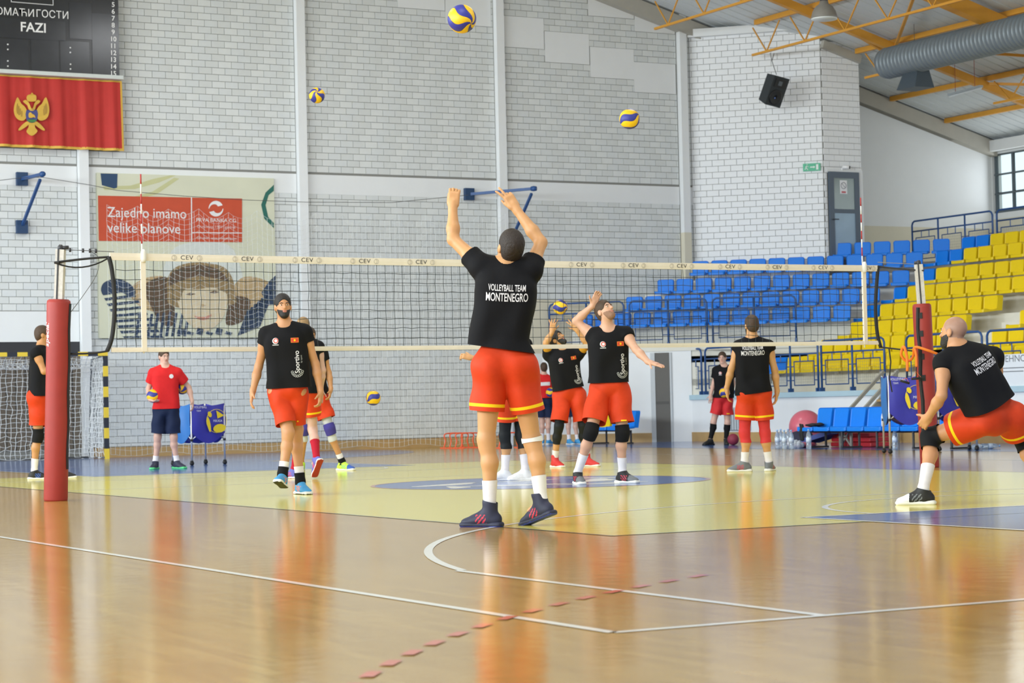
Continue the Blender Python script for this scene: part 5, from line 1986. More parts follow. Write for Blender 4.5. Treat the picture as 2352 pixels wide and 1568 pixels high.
def ball_panels():
    out = []
    for k in range(8):
        V = []; F = []
        nu, nv = 6, 18
        for j in range(nv + 1):
            v = j / nv
            th = 0.02 + (math.pi - 0.04) * v
            tw = 1.9 * (v - 0.5) + 0.55 * math.sin(2 * math.pi * v)
            for i in range(nu + 1):
                u = i / nu
                wd = 2 * math.pi / 8
                ph = wd * (k + 0.02 + 0.96 * u) + tw
                rr = 1.0 - 0.012 * ((2 * abs(u - 0.5)) ** 8)
                V.append((rr * math.sin(th) * math.cos(ph), rr * math.sin(th) * math.sin(ph), rr * math.cos(th)))
        for j in range(nv):
            for i in range(nu):
                a = j * (nu + 1) + i
                F.append((a, a + nu + 1, a + nu + 2, a + 1))
        me = bpy.data.meshes.new('panel')
        me.from_pydata(V, [], F)
        me.polygons.foreach_set('use_smooth', [True] * len(F))
        me.materials.append(M_BY if k % 2 == 0 else M_BB)
        out.append(me)
    V, F = ball_mesh((0, 0, 0), np.eye(3), (0.985, 0.985, 0.985), 16, 10)
    me = bpy.data.meshes.new('bladder'); me.from_pydata([tuple(p) for p in V], [], F); me.materials.append(M_BY)
    out.append(me)
    return out


def volleyball(c, label, rot=(0, 0, 0), r=0.105, group='volleyballs'):
    global _panels
    if _panels is None: _panels = ball_panels()
    t = empty('volleyball', c, label, 'ball', group)
    t.rotation_euler = rot
    for i, me in enumerate(_panels):
        o = bpy.data.objects.new('panel' if i < 8 else 'bladder', me)
        COL.objects.link(o)
        o.parent = t
        o.scale = (r, r, r)
    return t


def ball_px(px, py, diam, label, rot):
    return volleyball(at(px, py, FPX * 0.21 / diam), label, rot)


tb = ball_px(1061, 43.5, 66, 'large yellow and blue volleyball in the air at the top edge', (2.1, 0.5, 0.6))
tb['label'] = 'volleyball in the air at the top edge, largest of the flying balls'
ball_px(728, 219, 36.5, 'volleyball in the air in front of the left white pilaster, showing a blue pinwheel', (1.2, 0.2, -0.5))
ball_px(1446, 273, 47, 'volleyball in the air at the right, in front of the upper brick wall', (0.9, 1.1, 0.2))
ball_px(1287, 705, 34, 'volleyball in the air above the raised hands of the long haired player', (1.8, 0.9, 0.9))
ball_px(857, 914, 34.5, 'volleyball bouncing low in front of the brick wall, left of the middle', (0.4, 1.2, 0.3))
ball_px(352.5, 909, 31.5, 'volleyball held low in the right hand of the man in red', (1.0, 1.5, 0.2))
volleyball(at(418, 890, 33.55), 'volleyball clamped under the left arm of the man in red', (0.5, 1.0, 1.4))
volleyball(at(1265, 901, 46.6), 'volleyball held by the man in red at the far wall', (1.5, 0.4, 0.4))
volleyball(at(1664, 901, 42.25), 'volleyball held at the hip by the man in black before the parapet', (0.8, 0.8, 0.2))
mv, mf = ball_mesh(at(1684, 1012.5, 42.0), np.eye(3), (0.112, 0.112, 0.112), 22, 14)
mc = at(1684, 1012.5, 42.0); mv = np.array(mv) - mc + np.array([mc[0], mc[1], 0.112])
mesh_obj('medicine_ball', mv, mf, mat('maroon_rubber', (0.24, 0.022, 0.05), 0.6, bump=0.3, bscale=120), label='maroon medicine ball on the floor in front of the parapet', cat='ball')

# ------------------------------------------------------------------ handball goal with its net
goal = empty('handball_goal', (0, 20, 0), 'handball goal with black and yellow banded frame and white net', 'goal')
M_GBLK = mat('goal_black', (0.02, 0.025, 0.04), 0.5); M_GYEL = mat('goal_yellow', (0.80, 0.58, 0.05), 0.5)
for sx in (-1.54, 1.54):
    for i in range(10):
        b = MB(); b.box((sx - 0.04, 19.96, 0.2 * i), (sx + 0.04, 20.04, 0.2 * i + 0.2)); b.build('post_band', M_GYEL if i % 2 == 0 else M_GBLK, goal)
for i in range(16):
    x0 = 1.58 - 0.1975 * i
    b = MB(); b.box((x0 - 0.1975, 19.96, 2.0), (x0, 20.04, 2.08)); b.build('crossbar_band', M_GYEL if i % 2 == 0 else M_GBLK, goal)
M_GBAR = mat('goal_support_grey', (0.12, 0.13, 0.14), 0.5)
for sx in (-1.5, 1.5):
    b = MB(); b.tube([(sx, 20.0, 2.0), (sx, 20.75, 1.95), (sx, 21.0, 0.03), (sx, 20.0, 0.03)], 0.018, 6); b.build('side_support', M_GBAR, goal)
b = MB(); b.tube([(-1.5, 21.0, 0.03), (1.5, 21.0, 0.03)], 0.018, 6); b.build('ground_bar', M_GBAR, goal)
M_WNET = mat('white_netting', (0.80, 0.82, 0.82), 0.8)


def string_grid(P, nu, nv, rad, wob, n=4):
    """P(u, v) surface; strings along both directions"""
    g = MB()
    ju = rng.normal(0, wob, (nu + 1, nv + 1, 3))
    pt = [[np.array(P(i / nu, j / nv)) + ju[i, j] for j in range(nv + 1)] for i in range(nu + 1)]
    for i in range(nu + 1): g.tube(pt[i], rad, n, cap=False)
    for j in range(nv + 1): g.tube([pt[i][j] for i in range(nu + 1)], rad, n, cap=False)
    return g


g = string_grid(lambda u, v: (-1.5 + 3.0 * u, 20.72 + 0.24 * v + 0.05 * math.sin(9 * u), 1.96 - 1.94 * v), 30, 22, 0.0058, 0.012, 3)
g.build('back_net', M_WNET, goal, kind='stuff')
g = string_grid(lambda u, v: (-1.5 + 3.0 * u, 20.03 + 0.7 * v, 2.0 - 0.1 * v - 0.18 * math.sin(math.pi * v)), 30, 8, 0.0058, 0.010, 3)
g.build('top_net', M_WNET, goal, kind='stuff')
for sx in (-1.5, 1.5):
    g = string_grid(lambda u, v: (sx + 0.03 * math.sin(6 * v), 20.03 + (0.7 + 0.25 * v) * u, 1.98 - 1.95 * v), 9, 20, 0.0058, 0.012, 3)
    g.build('side_net', M_WNET, goal, kind='stuff')

# long safety net hung on a wire in front of the end wall
sn = empty('safety_net', (6, 20.7, 0), 'long white safety net hanging in front of the brick end wall', 'net')
def snz(u): return 5.02 - 0.15 * abs(math.sin(u * 44)) - 0.35 * u * (1 - u)
g = string_grid(lambda u, v: (1.86 + 8.95 * u, 20.74 + 0.05 * math.sin(60 * u) * (0.3 + 0.7 * v) + 0.03 * math.sin(23 * u), 0.06 + (snz(u) - 0.06) * (1 - v) + 0.022 * math.sin(84 * math.pi * u) + 0.03 * math.sin(40 * u + 9 * v)), 84, 46, 0.0030, 0.004, 3)
g.build('netting', mat('white_netting_fine', (0.72, 0.75, 0.74), 0.8), sn, kind='stuff')
wv = [atY(x, y, 20.7) for x, y in ((-30, 418), (40, 409), (97, 407), (208, 425), (268, 437), (420, 450), (560, 459), (700, 464), (900, 465), (1075, 448))]
b = MB(); b.tube(wv, 0.006, 5); b.build('wire', M_ROPE, sn)


def bracket(plate1, plate2, tip, label):
    """blue wall bracket: two arms meeting at a tip away from the wall"""
    t = empty('wall_bracket', tuple(atY(*plate1, 21.1)), label, 'bracket', 'blue wall brackets')
    w1 = atY(*plate1, 21.14); w2 = atY(*plate2, 21.14); tp = atY(*tip, 20.0)
    b = MB(); b.bar(w1, tp, 0.06, 0.06); b.build('arm', M_BLUE_ST, t)
    b = MB(); b.bar(w2, w2 * 0.1 + tp * 0.9, 0.05, 0.05); b.build('strut', M_BLUE_ST, t)
    for w in (w1, w2):
        b = MB(); b.box((w[0] - 0.11, 21.08, w[2] - 0.13), (w[0] + 0.11, 21.2, w[2] + 0.13)); b.build('wall_plate', mat('dark_blue_plate', (0.015, 0.05, 0.13), 0.5), t)
    b = MB(); b.lathe([(0.05, -0.06), (0.06, 0.0), (0.05, 0.06)], tp, 10, 0, frame((0, 0, 1), unit(tp - w1))); b.build('tip', M_BLUE_ST, t)
    return t


bracket((50, 411), (50, 521), (97, 400), 'blue wall bracket with slanting strut at the left edge below the flag')
bracket((1077, 446), (1176, 548), (1226, 433), 'blue wall bracket behind the raised hands of the nearest player')

# ------------------------------------------------------------------ banner on the end wall
YB = 21.12
banner = empty('advertising_banner', (3.7, YB, 2.4), 'large pale banner with red text block and a smiling child on the brick wall', 'banner')
b = MB()
cTL, cTR, cBR, cBL = atY(222, 397, YB), atY(629, 409, YB), atY(635, 776, YB), atY(230, 775, YB)
bx0, bx1, bz0, bz1 = float(cTL[0]), float(cTR[0]), float((cBL[2] + cBR[2]) / 2), float((cTL[2] + cTR[2]) / 2)
b.box((bx0, YB, bz0), (bx1, YW + 0.01, bz1)); b.build('sheet', mat('banner_cream', (0.66, 0.67, 0.52), 0.6, var=0.08, scale=1.5), banner)


def bm_(name, c): return mat('banner_' + name, c, 0.6, var=0.08, scale=6)


def bprint(name, pts, m, layer=1, smooth=0):
    P = [(p[0], p[1]) for p in pts]
    if smooth: P = [tuple(q) for q in spline(P, smooth)]
    out = []
    for x, y in P:
        q = atY(x, y, YB - 0.0025 * layer)
        q[0] = min(max(q[0], bx0 + 0.004), bx1 - 0.004); q[2] = min(max(q[2], bz0 + 0.004), bz1 - 0.004)
        out.append(q)
    return flat_poly(name, out, m, banner)


BN, BRD, BWH = bm_('navy', (0.030, 0.055, 0.11)), bm_('orange_red', (0.56, 0.075, 0.028)), bm_('white', (0.80, 0.80, 0.80))
BHAIR, BHAIR2, BSKIN, BSKIN2, BPINK, BGRN, BOLV = bm_('hair', (0.30, 0.21, 0.10)), bm_('hair_dark', (0.12, 0.075, 0.045)), bm_('skin', (0.66, 0.56, 0.38)), bm_('skin_shade', (0.50, 0.36, 0.19)), bm_('lips', (0.58, 0.26, 0.19)), bm_('green', (0.02, 0.14, 0.11)), bm_('olive', (0.56, 0.56, 0.30))
bprint('print_pillow', [(380, 640), (395, 575), (450, 555), (520, 560), (548, 600), (552, 660), (470, 690)], bm_('pale_blue', (0.66, 0.70, 0.66)), 1, 5)
bprint('print_curve', [(236, 428), (300, 426), (355, 410), (392, 396), (404, 397), (365, 419), (310, 434), (240, 436)], BOLV, 1)
bprint('print_curve', [(306, 452), (350, 440), (400, 408), (412, 410), (360, 446), (312, 458)], BOLV, 1)
bprint('print_cushion', [(231, 398), (270, 399), (269, 431), (262, 433), (234, 425)], bm_('blue', (0.02, 0.06, 0.14)), 2)
bprint('print_wheel', [(629, 424), (610, 442), (600, 470), (607, 502), (629, 524), (629, 512), (616, 498), (610, 471), (617, 448), (629, 438)], BGRN, 2)
# child: arms folded behind the head, striped shirt
bprint('print_arm', [(300, 662), (330, 640), (372, 634), (392, 660), (392, 715), (340, 712), (306, 690)], BSKIN2, 2, 5)
bprint('print_arm', [(536, 660), (560, 636), (600, 640), (628, 660), (622, 700), (560, 712), (538, 700)], BSKIN2, 2, 5)
bprint('print_side_hair', [(330, 655), (390, 640), (400, 740), (370, 742), (345, 700)], BHAIR2, 3, 5)
bprint('print_side_hair', [(540, 680), (575, 690), (560, 735), (520, 745), (525, 700)], BHAIR2, 3, 5)
bprint('print_hair', [(384, 665), (386, 636), (403, 614), (438, 603), (478, 604), (515, 614), (534, 640), (540, 676), (530, 700), (400, 705)], BHAIR, 4, 5)
bprint('print_hair_shade', [(388, 655), (392, 630), (415, 615), (455, 608), (500, 618), (525, 645), (500, 640), (455, 634), (415, 645)], BHAIR2, 5, 5)
bprint('print_face', [(405, 672), (418, 655), (460, 650), (505, 656), (522, 680), (518, 715), (500, 745), (466, 762), (436, 745), (415, 715)], BSKIN, 6, 5)
bprint('print_fringe', [(403, 680), (405, 655), (440, 640), (490, 640), (525, 660), (520, 672), (490, 660), (455, 664), (425, 664), (412, 690)], BHAIR, 7, 5)
bprint('print_eye', [(425, 676), (437, 672), (450, 675), (438, 678)], BHAIR2, 7); bprint('print_eye', [(480, 672), (492, 667), (506, 671), (492, 674)], BHAIR2, 7)
bprint('print_nose', [(458, 700), (466, 698), (474, 701), (466, 705)], BSKIN2, 7)
bprint('print_lips', [(447, 725), (466, 728), (486, 722), (478, 732), (464, 735), (452, 731)], BPINK, 7, 4)
bprint('print_sleeve', [(232, 665), (240, 648), (268, 640), (296, 650), (312, 670), (300, 680), (268, 668), (240, 675)], BN, 3, 5)
bprint('print_sleeve', [(600, 672), (618, 646), (634, 632), (634, 700), (615, 700)], BN, 3)
for i in range(9):
    y = 672 + i * 12.5
    x0, x1 = 233 + i * 6, 300 + i * 9
    bprint('print_stripe', [(x0, y), (x1, y - 10 + i * 1.0), (x1 + 4, y - 4 + i), (x0 + 4, y + 6)], BN, 3.1)
for i in range(11):
    x = 318 + i * 14
    bprint('print_stripe', [(x, 716 + abs(i - 5) * 1.5), (x + 6, 716 + abs(i - 5) * 1.5), (x - 2, 772), (x - 9, 772)], BN, 3.4) if i not in (9, 10) else None
for i in range(8):
    a = i * 13
    bprint('print_stripe', [(545 + a * 0.5, 772 - a * 0.2), (552 + a * 0.5, 768 - a * 0.2), (575 + a * 0.62, 712 - a * 0.55), (568 + a * 0.62, 712 - a * 0.55)], BN, 3.7)
for i in range(6):
    bprint('print_stripe', [(410 + i * 22, 752 + (i % 2) * 8), (424 + i * 22, 756 + (i % 2) * 8), (420 + i * 22, 770), (406 + i * 22, 766)], BN, 8)
bprint('red_block', [(225, 449), (556, 456), (556, 556), (227, 553)], BRD, 4)
bprint('divider', [(438.5, 453), (441, 453), (441.5, 555), (439, 555)], BWH, 5)
bprint('divider', [(441, 533), (556, 534), (556, 536), (441, 535)], BWH, 5)
def btext(s, px, py, w, hgt, layer=5, m=BWH, **kw):
    c = atY(px, py, YB - 0.0025 * layer); w0 = atY(px - w / 2, py, YB)[0]; w1 = atY(px + w / 2, py, YB)[0]
    V, F = text_mesh(s, hgt / depth_of(c) ** -1 / FPX * 1.0, **kw)
    V[:, 0] *= (w1 - w0) / (V[:, 0].max() - V[:, 0].min()); V[:, 0] -= (V[:, 0].max() + V[:, 0].min()) / 2
    W = c[None] + V[:, :1] * np.array([[1, 0, 0]]) + V[:, 1:2] * np.array([[0, 0, 1]])
    return mesh_obj('banner_lettering', W, F, m, banner, smooth=False)
btext('Zajedno imamo', 338, 490, 181, 33); btext('velike planove', 331, 525, 167, 33)
btext('PRVA BANKA CG', 497, 506, 91, 12); btext('Osnovana 1901. godine', 497, 521, 88, 9, bold=-0.001); btext('Call centar   www.prvabankacg.com', 498, 547, 92, 7)
for k in range(2):
    a0 = math.pi * k
    pts = [(496 + 17 * math.cos(a), 479 + 18 * math.sin(a)) for a in np.linspace(a0, a0 + 2.7, 12)] + [(496 + (8 + 1.5 * i) * math.cos(a) * 0.85, 479 + (8 + 1.5 * i) * math.sin(a) * 0.85) for i, a in enumerate(np.linspace(a0 + 2.3, a0, 8))]
    bprint('bank_emblem', pts, BWH, 5)

# ------------------------------------------------------------------ scoreboard and flag, top left
YS = 20.9
sb = empty('scoreboard', tuple(atY(140, 170, YS)), 'black scoreboard with white Cyrillic lettering and numbers in the top left corner', 'scoreboard')
sX1 = float(atY(274, 150, YS)[0]); sZ0 = float(atY(274, 175, YS)[2])
M_SB = mat('scoreboard_black', (0.012, 0.013, 0.016), 0.25, var=0.3, scale=2)
b = MB(); b.box((sX1 - 4.4, YS, sZ0), (sX1, YW, sZ0 + 3.0)); b.build('case', M_SB, sb)
b = MB(); b.box((sX1 - 4.4, YS - 0.10, sZ0 - 0.075), (sX1 + 0.05, YW, sZ0)); b.build('ledge', mat('scoreboard_ledge', (0.62, 0.66, 0.64), 0.5), sb)
M_SBP = mat('scoreboard_panel', (0.020, 0.022, 0.028), 0.2, var=0.3, scale=3)
for (x0, x1, y0, y1) in ((0, 65, 92, 160), (72, 134, 94, 165), (139, 205, 97, 168), (160, 210, 8, 88), (213, 272, 34, 172), (-20, 150, 50, 84)):
    p0 = atY(x0, y1, YS - 0.012); p1 = atY(x1, y0, YS - 0.012)
    b = MB(); b.box((p0[0], YS - 0.012, p0[2]), (p1[0], YS, p1[2])); b.build('display_panel', M_SBP, sb)
def stext(s, px, py, size, al='CENTER', **kw):
    return text_on('lettering', s, atY(px, py, YS - 0.015), (1, 0, 0), (0, 0, 1), size, M_WHITE, sb, align=al, **kw)
stext('ДОМАЋИ', 26, 28, 0.205, sx=0.95); stext('ГОСТИ', 120.5, 34, 0.205, sx=0.95); stext('FAZI', 76.5, 64, 0.26, bold=0.004)
for i, n_ in enumerate(range(4, 16)):
    stext(str(n_), 260, 11 + 15.8 * (i - 1), 0.135, bold=0.002)
for (x, y) in ((18, 102), (18, 113.5), (18, 140), (18, 152), (161.5, 109.5), (161.5, 120.5), (162, 147.5), (162, 158.5)):
    q = atY(x, y, YS - 0.016); b = MB(); b.lathe([(0.016, 0), (0.016, 0.008)], q, 8, 0, frame((0, 0, 1), (0, -1, 0))); b.build('display_dot', M_WHITE, sb)
q0 = atY(26, 4, YS - 0.015); q1 = atY(122, 9, YS - 0.015)
b = MB(); b.tube([(q0[0], q0[1], q0[2] + 0.5), (q0[0], q0[1], q0[2]), (q1[0] - 0.0, q0[1], q0[2] - 0.01), (q1[0], q0[1], q0[2] + 0.5)], 0.009, 4); b.build('window_frame', M_WHITE, sb)

YF = 20.98
def fold(x): return 0.035 * math.sin(x * 11.0) + 0.02 * math.sin(x * 23 + 1) + 0.012 * math.sin(x * 41)
fx1 = float(atY(281, 260, YF)[0]); fz1 = float(atY(276, 186, YF)[2]); fz0 = float(atY(284, 347, YF)[2])
flag = empty('flag', (fx1 - 1.5, YF, fz0), 'red flag with golden eagle emblem and yellow border hanging below the scoreboard', 'flag')
def flag_sheet(name, x0, x1, z0, z1, m, dy=0.0, nx=70, nz=8):
    V = []; F = []
    for i in range(nx + 1):
        x = x0 + (x1 - x0) * i / nx
        for j in range(nz + 1):
            z = z0 + (z1 - z0) * j / nz
            zz = 1 - (z - fz0) / (fz1 - fz0)
            V.append((x + 0.02 * zz, YF + dy + fold(x) * (0.4 + 0.6 * zz), z))
    for i in range(nx):
        for j in range(nz):
            a = i * (nz + 1) + j
            F.append((a, a + nz + 1, a + nz + 2, a + 1))
    return mesh_obj(name, V, F, m, flag, smooth=True)
M_FLR = mat('flag_red', (0.50, 0.028, 0.022), 0.7, var=0.10, scale=5); M_FLG = mat('flag_gold', (0.68, 0.42, 0.06), 0.6, var=0.1, scale=20)
flag_sheet('cloth', fx1 - 3.4, fx1 - 0.03, fz0 + 0.035, fz1, M_FLR)
flag_sheet('border', fx1 - 3.4, fx1 + 0.0, fz0, fz0 + 0.05, M_FLG, -0.004, 70, 1)
flag_sheet('border', fx1 - 0.04, fx1, fz0, fz1, M_FLG, -0.004, 2, 8)
flag_sheet('border', fx1 - 3.4, fx1, fz1 - 0.03, fz1, M_FLG, -0.004, 70, 1)
def eagle(name, pts, m, lay=1, mirror=False, sm=3):
    for mr in ((0, 1) if mirror else (0,)):
        P = [((556 - x) if mr else x, y) for x, y in pts]
        P = [tuple(q) for q in spline(P, sm)]
        if mr: P = P[::-1]
        out = []
        for x, y in P:
            q = atY(x / 3.92, y / 3.92, YF)
            out.append((q[0], YF - 0.055 - 0.003 * lay + 0.3 * fold(q[0]), q[2]))
        flat_poly(name, out, m, flag)
eagle('eagle_wing', [(152, 878), (128, 930), (118, 990), (128, 1045), (158, 1080), (205, 1088), (236, 1050), (238, 1005), (215, 962), (185, 935)], M_FLG, 1, True)
eagle('eagle_head', [(200, 915), (225, 903), (252, 930), (268, 972), (278, 985), (278, 1003), (252, 992), (238, 952), (218, 936)], M_FLG, 2, True)
eagle('eagle_crown', [(232, 882), (242, 860), (266, 852), (278, 838), (291, 852), (314, 861), (320, 884), (310, 916), (246, 916)], M_FLG, 2)
eagle('eagle_tail', [(255, 1105), (300, 1105), (308, 1150), (330, 1185), (278, 1226), (232, 1190), (248, 1150)], M_FLG, 1)
eagle('eagle_leg', [(240, 1095), (200, 1120), (160, 1165), (170, 1178), (216, 1152), (256, 1118)], M_FLG, 1, True)
eagle('shield', [(230, 996), (326, 996), (328, 1068), (316, 1095), (278, 1110), (240, 1095), (228, 1068)], mat('flag_shield_blue', (0.06, 0.07, 0.24), 0.6), 3, False, 2)
eagle('shield_field', [(238, 1080), (318, 1080), (306, 1098), (278, 1107), (250, 1098)], mat('flag_shield_green', (0.06, 0.22, 0.07), 0.6), 4, False, 2)
eagle('shield_lion', [(248, 1030), (262, 1015), (280, 1030), (300, 1040), (310, 1064), (292, 1060), (270, 1066), (250, 1060)], M_FLG, 4)
for k_ in range(4):
    eagle('eagle_feather', [(150 + 14 * k_, 930 + 22 * k_), (140 + 10 * k_, 985 + 20 * k_), (150 + 12 * k_, 1030 + 10 * k_), (160 + 12 * k_, 985 + 18 * k_)], mat('flag_gold_dark', (0.42, 0.24, 0.035), 0.6), 2, True)
# ------------------------------------------------------------------ ball carts
M_BAG = mat('royal_blue_nylon', (0.035, 0.035, 0.36), 0.5, var=0.1, scale=8, bump=0.2, bscale=12)
M_BAGS = mat('light_blue_nylon', (0.03, 0.16, 0.45), 0.5, var=0.1, scale=8)
M_CASTER = mat('black_caster', (0.015, 0.015, 0.015), 0.5)


def ball_cart(P0, e1, e2, w, dp, label, zt=0.98, zb=0.50, print_face=True, face=None):
    """folding cart: P0 front left wheel on the floor, e1 along the front, e2 to the rear"""
    P0 = np.array([P0[0], P0[1], 0.0]); e1 = unit(e1); e2 = unit(e2); up = np.array([0, 0, 1.0])
    t = empty('ball_cart', P0 + e1 * w / 2 + e2 * dp / 2, label, 'cart', 'ball carts')
    cor = [P0, P0 + e1 * w, P0 + e1 * w + e2 * dp, P0 + e2 * dp]
    for i, c in enumerate(cor):
        b = MB(); b.tube([c + up * 0.06, c + up * zt], 0.016, 8); lg = b.build('leg', M_ALU, t)
        b = MB(); b.tube([c + up * 0.035 - e2 * 0.014, c + up * 0.035 + e2 * 0.014], 0.035, 12); b.obox(c + up * 0.065, frame(e1), (0.02, 0.02, 0.012)); b.build('caster', M_CASTER, lg)
        b = MB(); b.tube([c + up * (zb - 0.13), c + up * (zb - 0.09)], 0.024, 8); b.build('collar', M_CASTER, lg)
    b = MB()
    for (i, j) in ((0, 1), (1, 2), (2, 3), (3, 0)):
        b.tube([cor[i] + up * (zb - 0.11), (cor[i] + cor[j]) / 2 + up * (zb + 0.12), cor[j] + up * (zb - 0.11)], 0.010, 6)
    b.build('scissor_bars', M_ALU, t)
    # bag: four hanging sides and a sagging bottom
    for k, (i, j) in enumerate(((0, 1), (1, 2), (2, 3), (3, 0))):
        a, c = cor[i], cor[j]
        nrm = unit(np.cross(up, c - a)) * -1
        V = []; F = []
        nx, nz = 12, 6
        for q in range(nx + 1):
            u = q / nx
            sag = 0.06 * math.sin(math.pi * u)
            for r in range(nz + 1):
                v = r / nz
                zz = zt - sag * (1 - v) * 0.6 - (zt - zb) * v * (1.0 + 0.35 * math.sin(math.pi * u) * v)
                out = 0.02 * math.sin(3.3 * math.pi * u + k) * math.sin(math.pi * v) + 0.035 * math.sin(math.pi * u) * math.sin(math.pi * v)
                p = a + (c - a) * u + up * zz
                p[2] = zz
                V.append(p + nrm * (0.018 + out))
        for q in range(nx):
            for r in range(nz):
                w0 = q * (nz + 1) + r
                F.append((w0, w0 + 1, w0 + nz + 2, w0 + nz + 1))
        mesh_obj('bag_side', V, F, M_BAG if k != 3 else M_BAGS, t)
    V = []; F = []
    n = 8
    for q in range(n + 1):
        for r in range(n + 1):
            u, v = q / n, r / n
            p = P0 + e1 * w * u + e2 * dp * v
            p[2] = zb - 0.17 * math.sin(math.pi * u) ** 0.7 * math.sin(math.pi * v) ** 0.7 + 0.0
            if u in (0, 1) or v in (0, 1): p[2] = zb - (zt - zb) * 0.35 * max(math.sin(math.pi * u), math.sin(math.pi * v))
            V.append(p)
    for q in range(n):
        for r in range(n):
            a = q * (n + 1) + r
            F.append((a, a + 1, a + n + 2, a + n + 1))
    mesh_obj('bag_bottom', V, F, M_BAG, t)
    if print_face:
        nf = unit(np.cross(e1, up))           # front normal
        if nf @ e2 > 0: nf = -nf
        fc = lambda x, z, l=0: P0 + e1 * (w * x) + up * z + nf * (0.068 + 0.004 * l)
        h = zt - zb
        cx, cz, r0 = 0.70, zb + h * 0.40, 0.19 * w / 0.62
        def disc(r, n=24, a0=0, a1=2 * math.pi): return [fc(cx + r * math.cos(a) / w, cz + r * math.sin(a), 1) for a in np.linspace(a0, a1, n, endpoint=False)]
        MY = mat('cart_print_yellow', (0.82, 0.62, 0.02), 0.5); MW = mat('cart_print_white', (0.75, 0.76, 0.82), 0.5)
        b = MB(); b.tube(disc(r0), 0.004, 4, closed=True); b.build('ball_print', MY, t)
        for (x0, z0, s1, s2, rot) in ((0.05, 0.10, 0.10, 0.07, -0.5), (0.05, -0.12, 0.12, 0.07, 0.1), (-0.15, -0.05, 0.03, 0.13, 0.2), (-0.13, 0.11, 0.035, 0.05, 0.5)):
            pts = []
            for a in np.linspace(0, 2 * math.pi, 3 if s1 != s2 and abs(s1 - 0.10) < 1e-6 else 14, endpoint=False):
                ex, ez = s1 * math.cos(a + 0.5), s2 * math.sin(a + 0.5)
                pts.append(fc(cx + (x0 + ex * math.cos(rot) - ez * math.sin(rot)) * r0 / 0.19 / w, cz + (z0 + ex * math.sin(rot) + ez * math.cos(rot)) * r0 / 0.19, 2))
            flat_poly('ball_print', pts, MY, t)
        text_on('cart_lettering', 'MIKASA', fc(cx + 0.03, cz + 0.0, 2), e1, up, 0.055, MW, t, sx=0.9)
        text_on('cart_lettering', 'VOLLEYBALL', fc(0.22, zt - 0.06, 1), e1, up, 0.055, MW, t, sx=0.75)
        text_on('cart_lettering', 'TEAM', fc(0.16, zt - 0.12, 1), e1, up, 0.04, MW, t, sx=0.8)
    return t


w1, w2, w3 = atZ(441, 1069)[:2], atZ(517, 1066)[:2], atZ(489, 1065)[:2]
e1_ = np.append(w2 - w1, 0); e2_ = np.append(np.array([-e1_[1], e1_[0]]), 0)
ball_cart(w1, e1_, e2_, 0.62, 0.60, 'blue ball cart on aluminium legs beside the man in red', 1.0, 0.52)
c1, c2 = atZ(2045, 1042)[:2], atZ(2112, 1041)[:2]
ec = np.append(unit(np.append(c2 - c1, 0))[:2], 0)
ball_cart(c1, CRH, CDH, 0.60, 0.55, 'blue ball cart left of the right red padded post', 1.18, 0.62)
c3 = atZ(2158, 1036)[:2]
ball_cart(c3, CRH, CDH, 0.58, 0.55, 'blue ball cart right of the right red padded post, behind the bald player', 1.20, 0.62)

# ------------------------------------------------------------------ benches
def bench(P, n, label, dirY=-1, pitch=0.475, seats=None, zs=0.36, group='benches'):
    """chair shells on one beam; P floor point under the first seat's front edge, seats face -X"""
    t = empty('team_bench', (P[0] + 0.25, P[1], 0), label, 'bench', group)
    xb = P[0] + 0.43
    for i in range(n):
        y = P[1] + dirY * pitch * (i + 0.5)
        m = M_SEATB if seats is None else seats[i]
        V, F = shell_back(0.41, 0.36, 0.07, zs - 0.02, 0.16)
        V = [(xb - v[1], y + v[0], v[2]) for v in V]
        so = mesh_obj('seat_back', V, F, m, t, smooth=False)
        V, F = shell_pan(0.45, 0.46, zs, 0.05)
        V = [(xb - v[1], y + v[0], v[2]) for v in V]
        mesh_obj('seat_pan', V, F, m, so, smooth=False)
    b = MB(); b.bar((xb - 0.2, P[1], zs - 0.07), (xb - 0.2, P[1] + dirY * pitch * n, zs - 0.07), 0.05, 0.05); b.build('beam', M_DARK, t)
    k = 0
    for yy in np.arange(0.25, pitch * n, pitch * 2.0):
        y = P[1] + dirY * yy
        b = MB(); b.bar((xb - 0.38, y, 0.02), (xb + 0.05, y, 0.02), 0.04, 0.03); b.bar((xb - 0.36, y, 0.02), (xb - 0.36, y, zs - 0.07), 0.03); b.bar((xb + 0.0, y, 0.02), (xb + 0.0, y, zs - 0.07), 0.03); b.build('leg_frame', M_DARK, t)
    return t


BP = atZ(1832, 1029)
bench(BP, 9, 'row of nine joined blue chairs in front of the parapet, behind the right post')
b2y = float(atX(2322, 990, BP[0])[1])
bench((BP[0], b2y), 3, 'row of joined blue chairs at the right edge behind the crouching player')
BP3 = atZ(1384, 1022)
bench(atZ(1340, 1020), 3, 'short bench with yellow and blue chairs behind the player about to hit', -1, 0.5, [M_SEATY, M_SEATB, M_SEATB])

# ------------------------------------------------------------------ things on the floor by the bench
M_PINK = mat('pink_gym_ball', (0.62, 0.13, 0.18), 0.3, var=0.05)
gb = atZ(1852, 1019); V, F = ball_mesh((gb[0], gb[1], 0.325), np.eye(3), (0.325,) * 3, 28, 18)
mesh_obj('gym_ball', V, F, M_PINK, label='large pink gym ball on the floor behind the blue chairs', cat='ball')
M_BOT = mat('clear_bottle_plastic', (0.72, 0.82, 0.90), 0.08, var=0.0, trans=0.75); M_WAT = mat('bottle_label', (0.62, 0.72, 0.85), 0.5)
M_CAP = mat('bottle_cap', (0.30, 0.50, 0.80), 0.5)


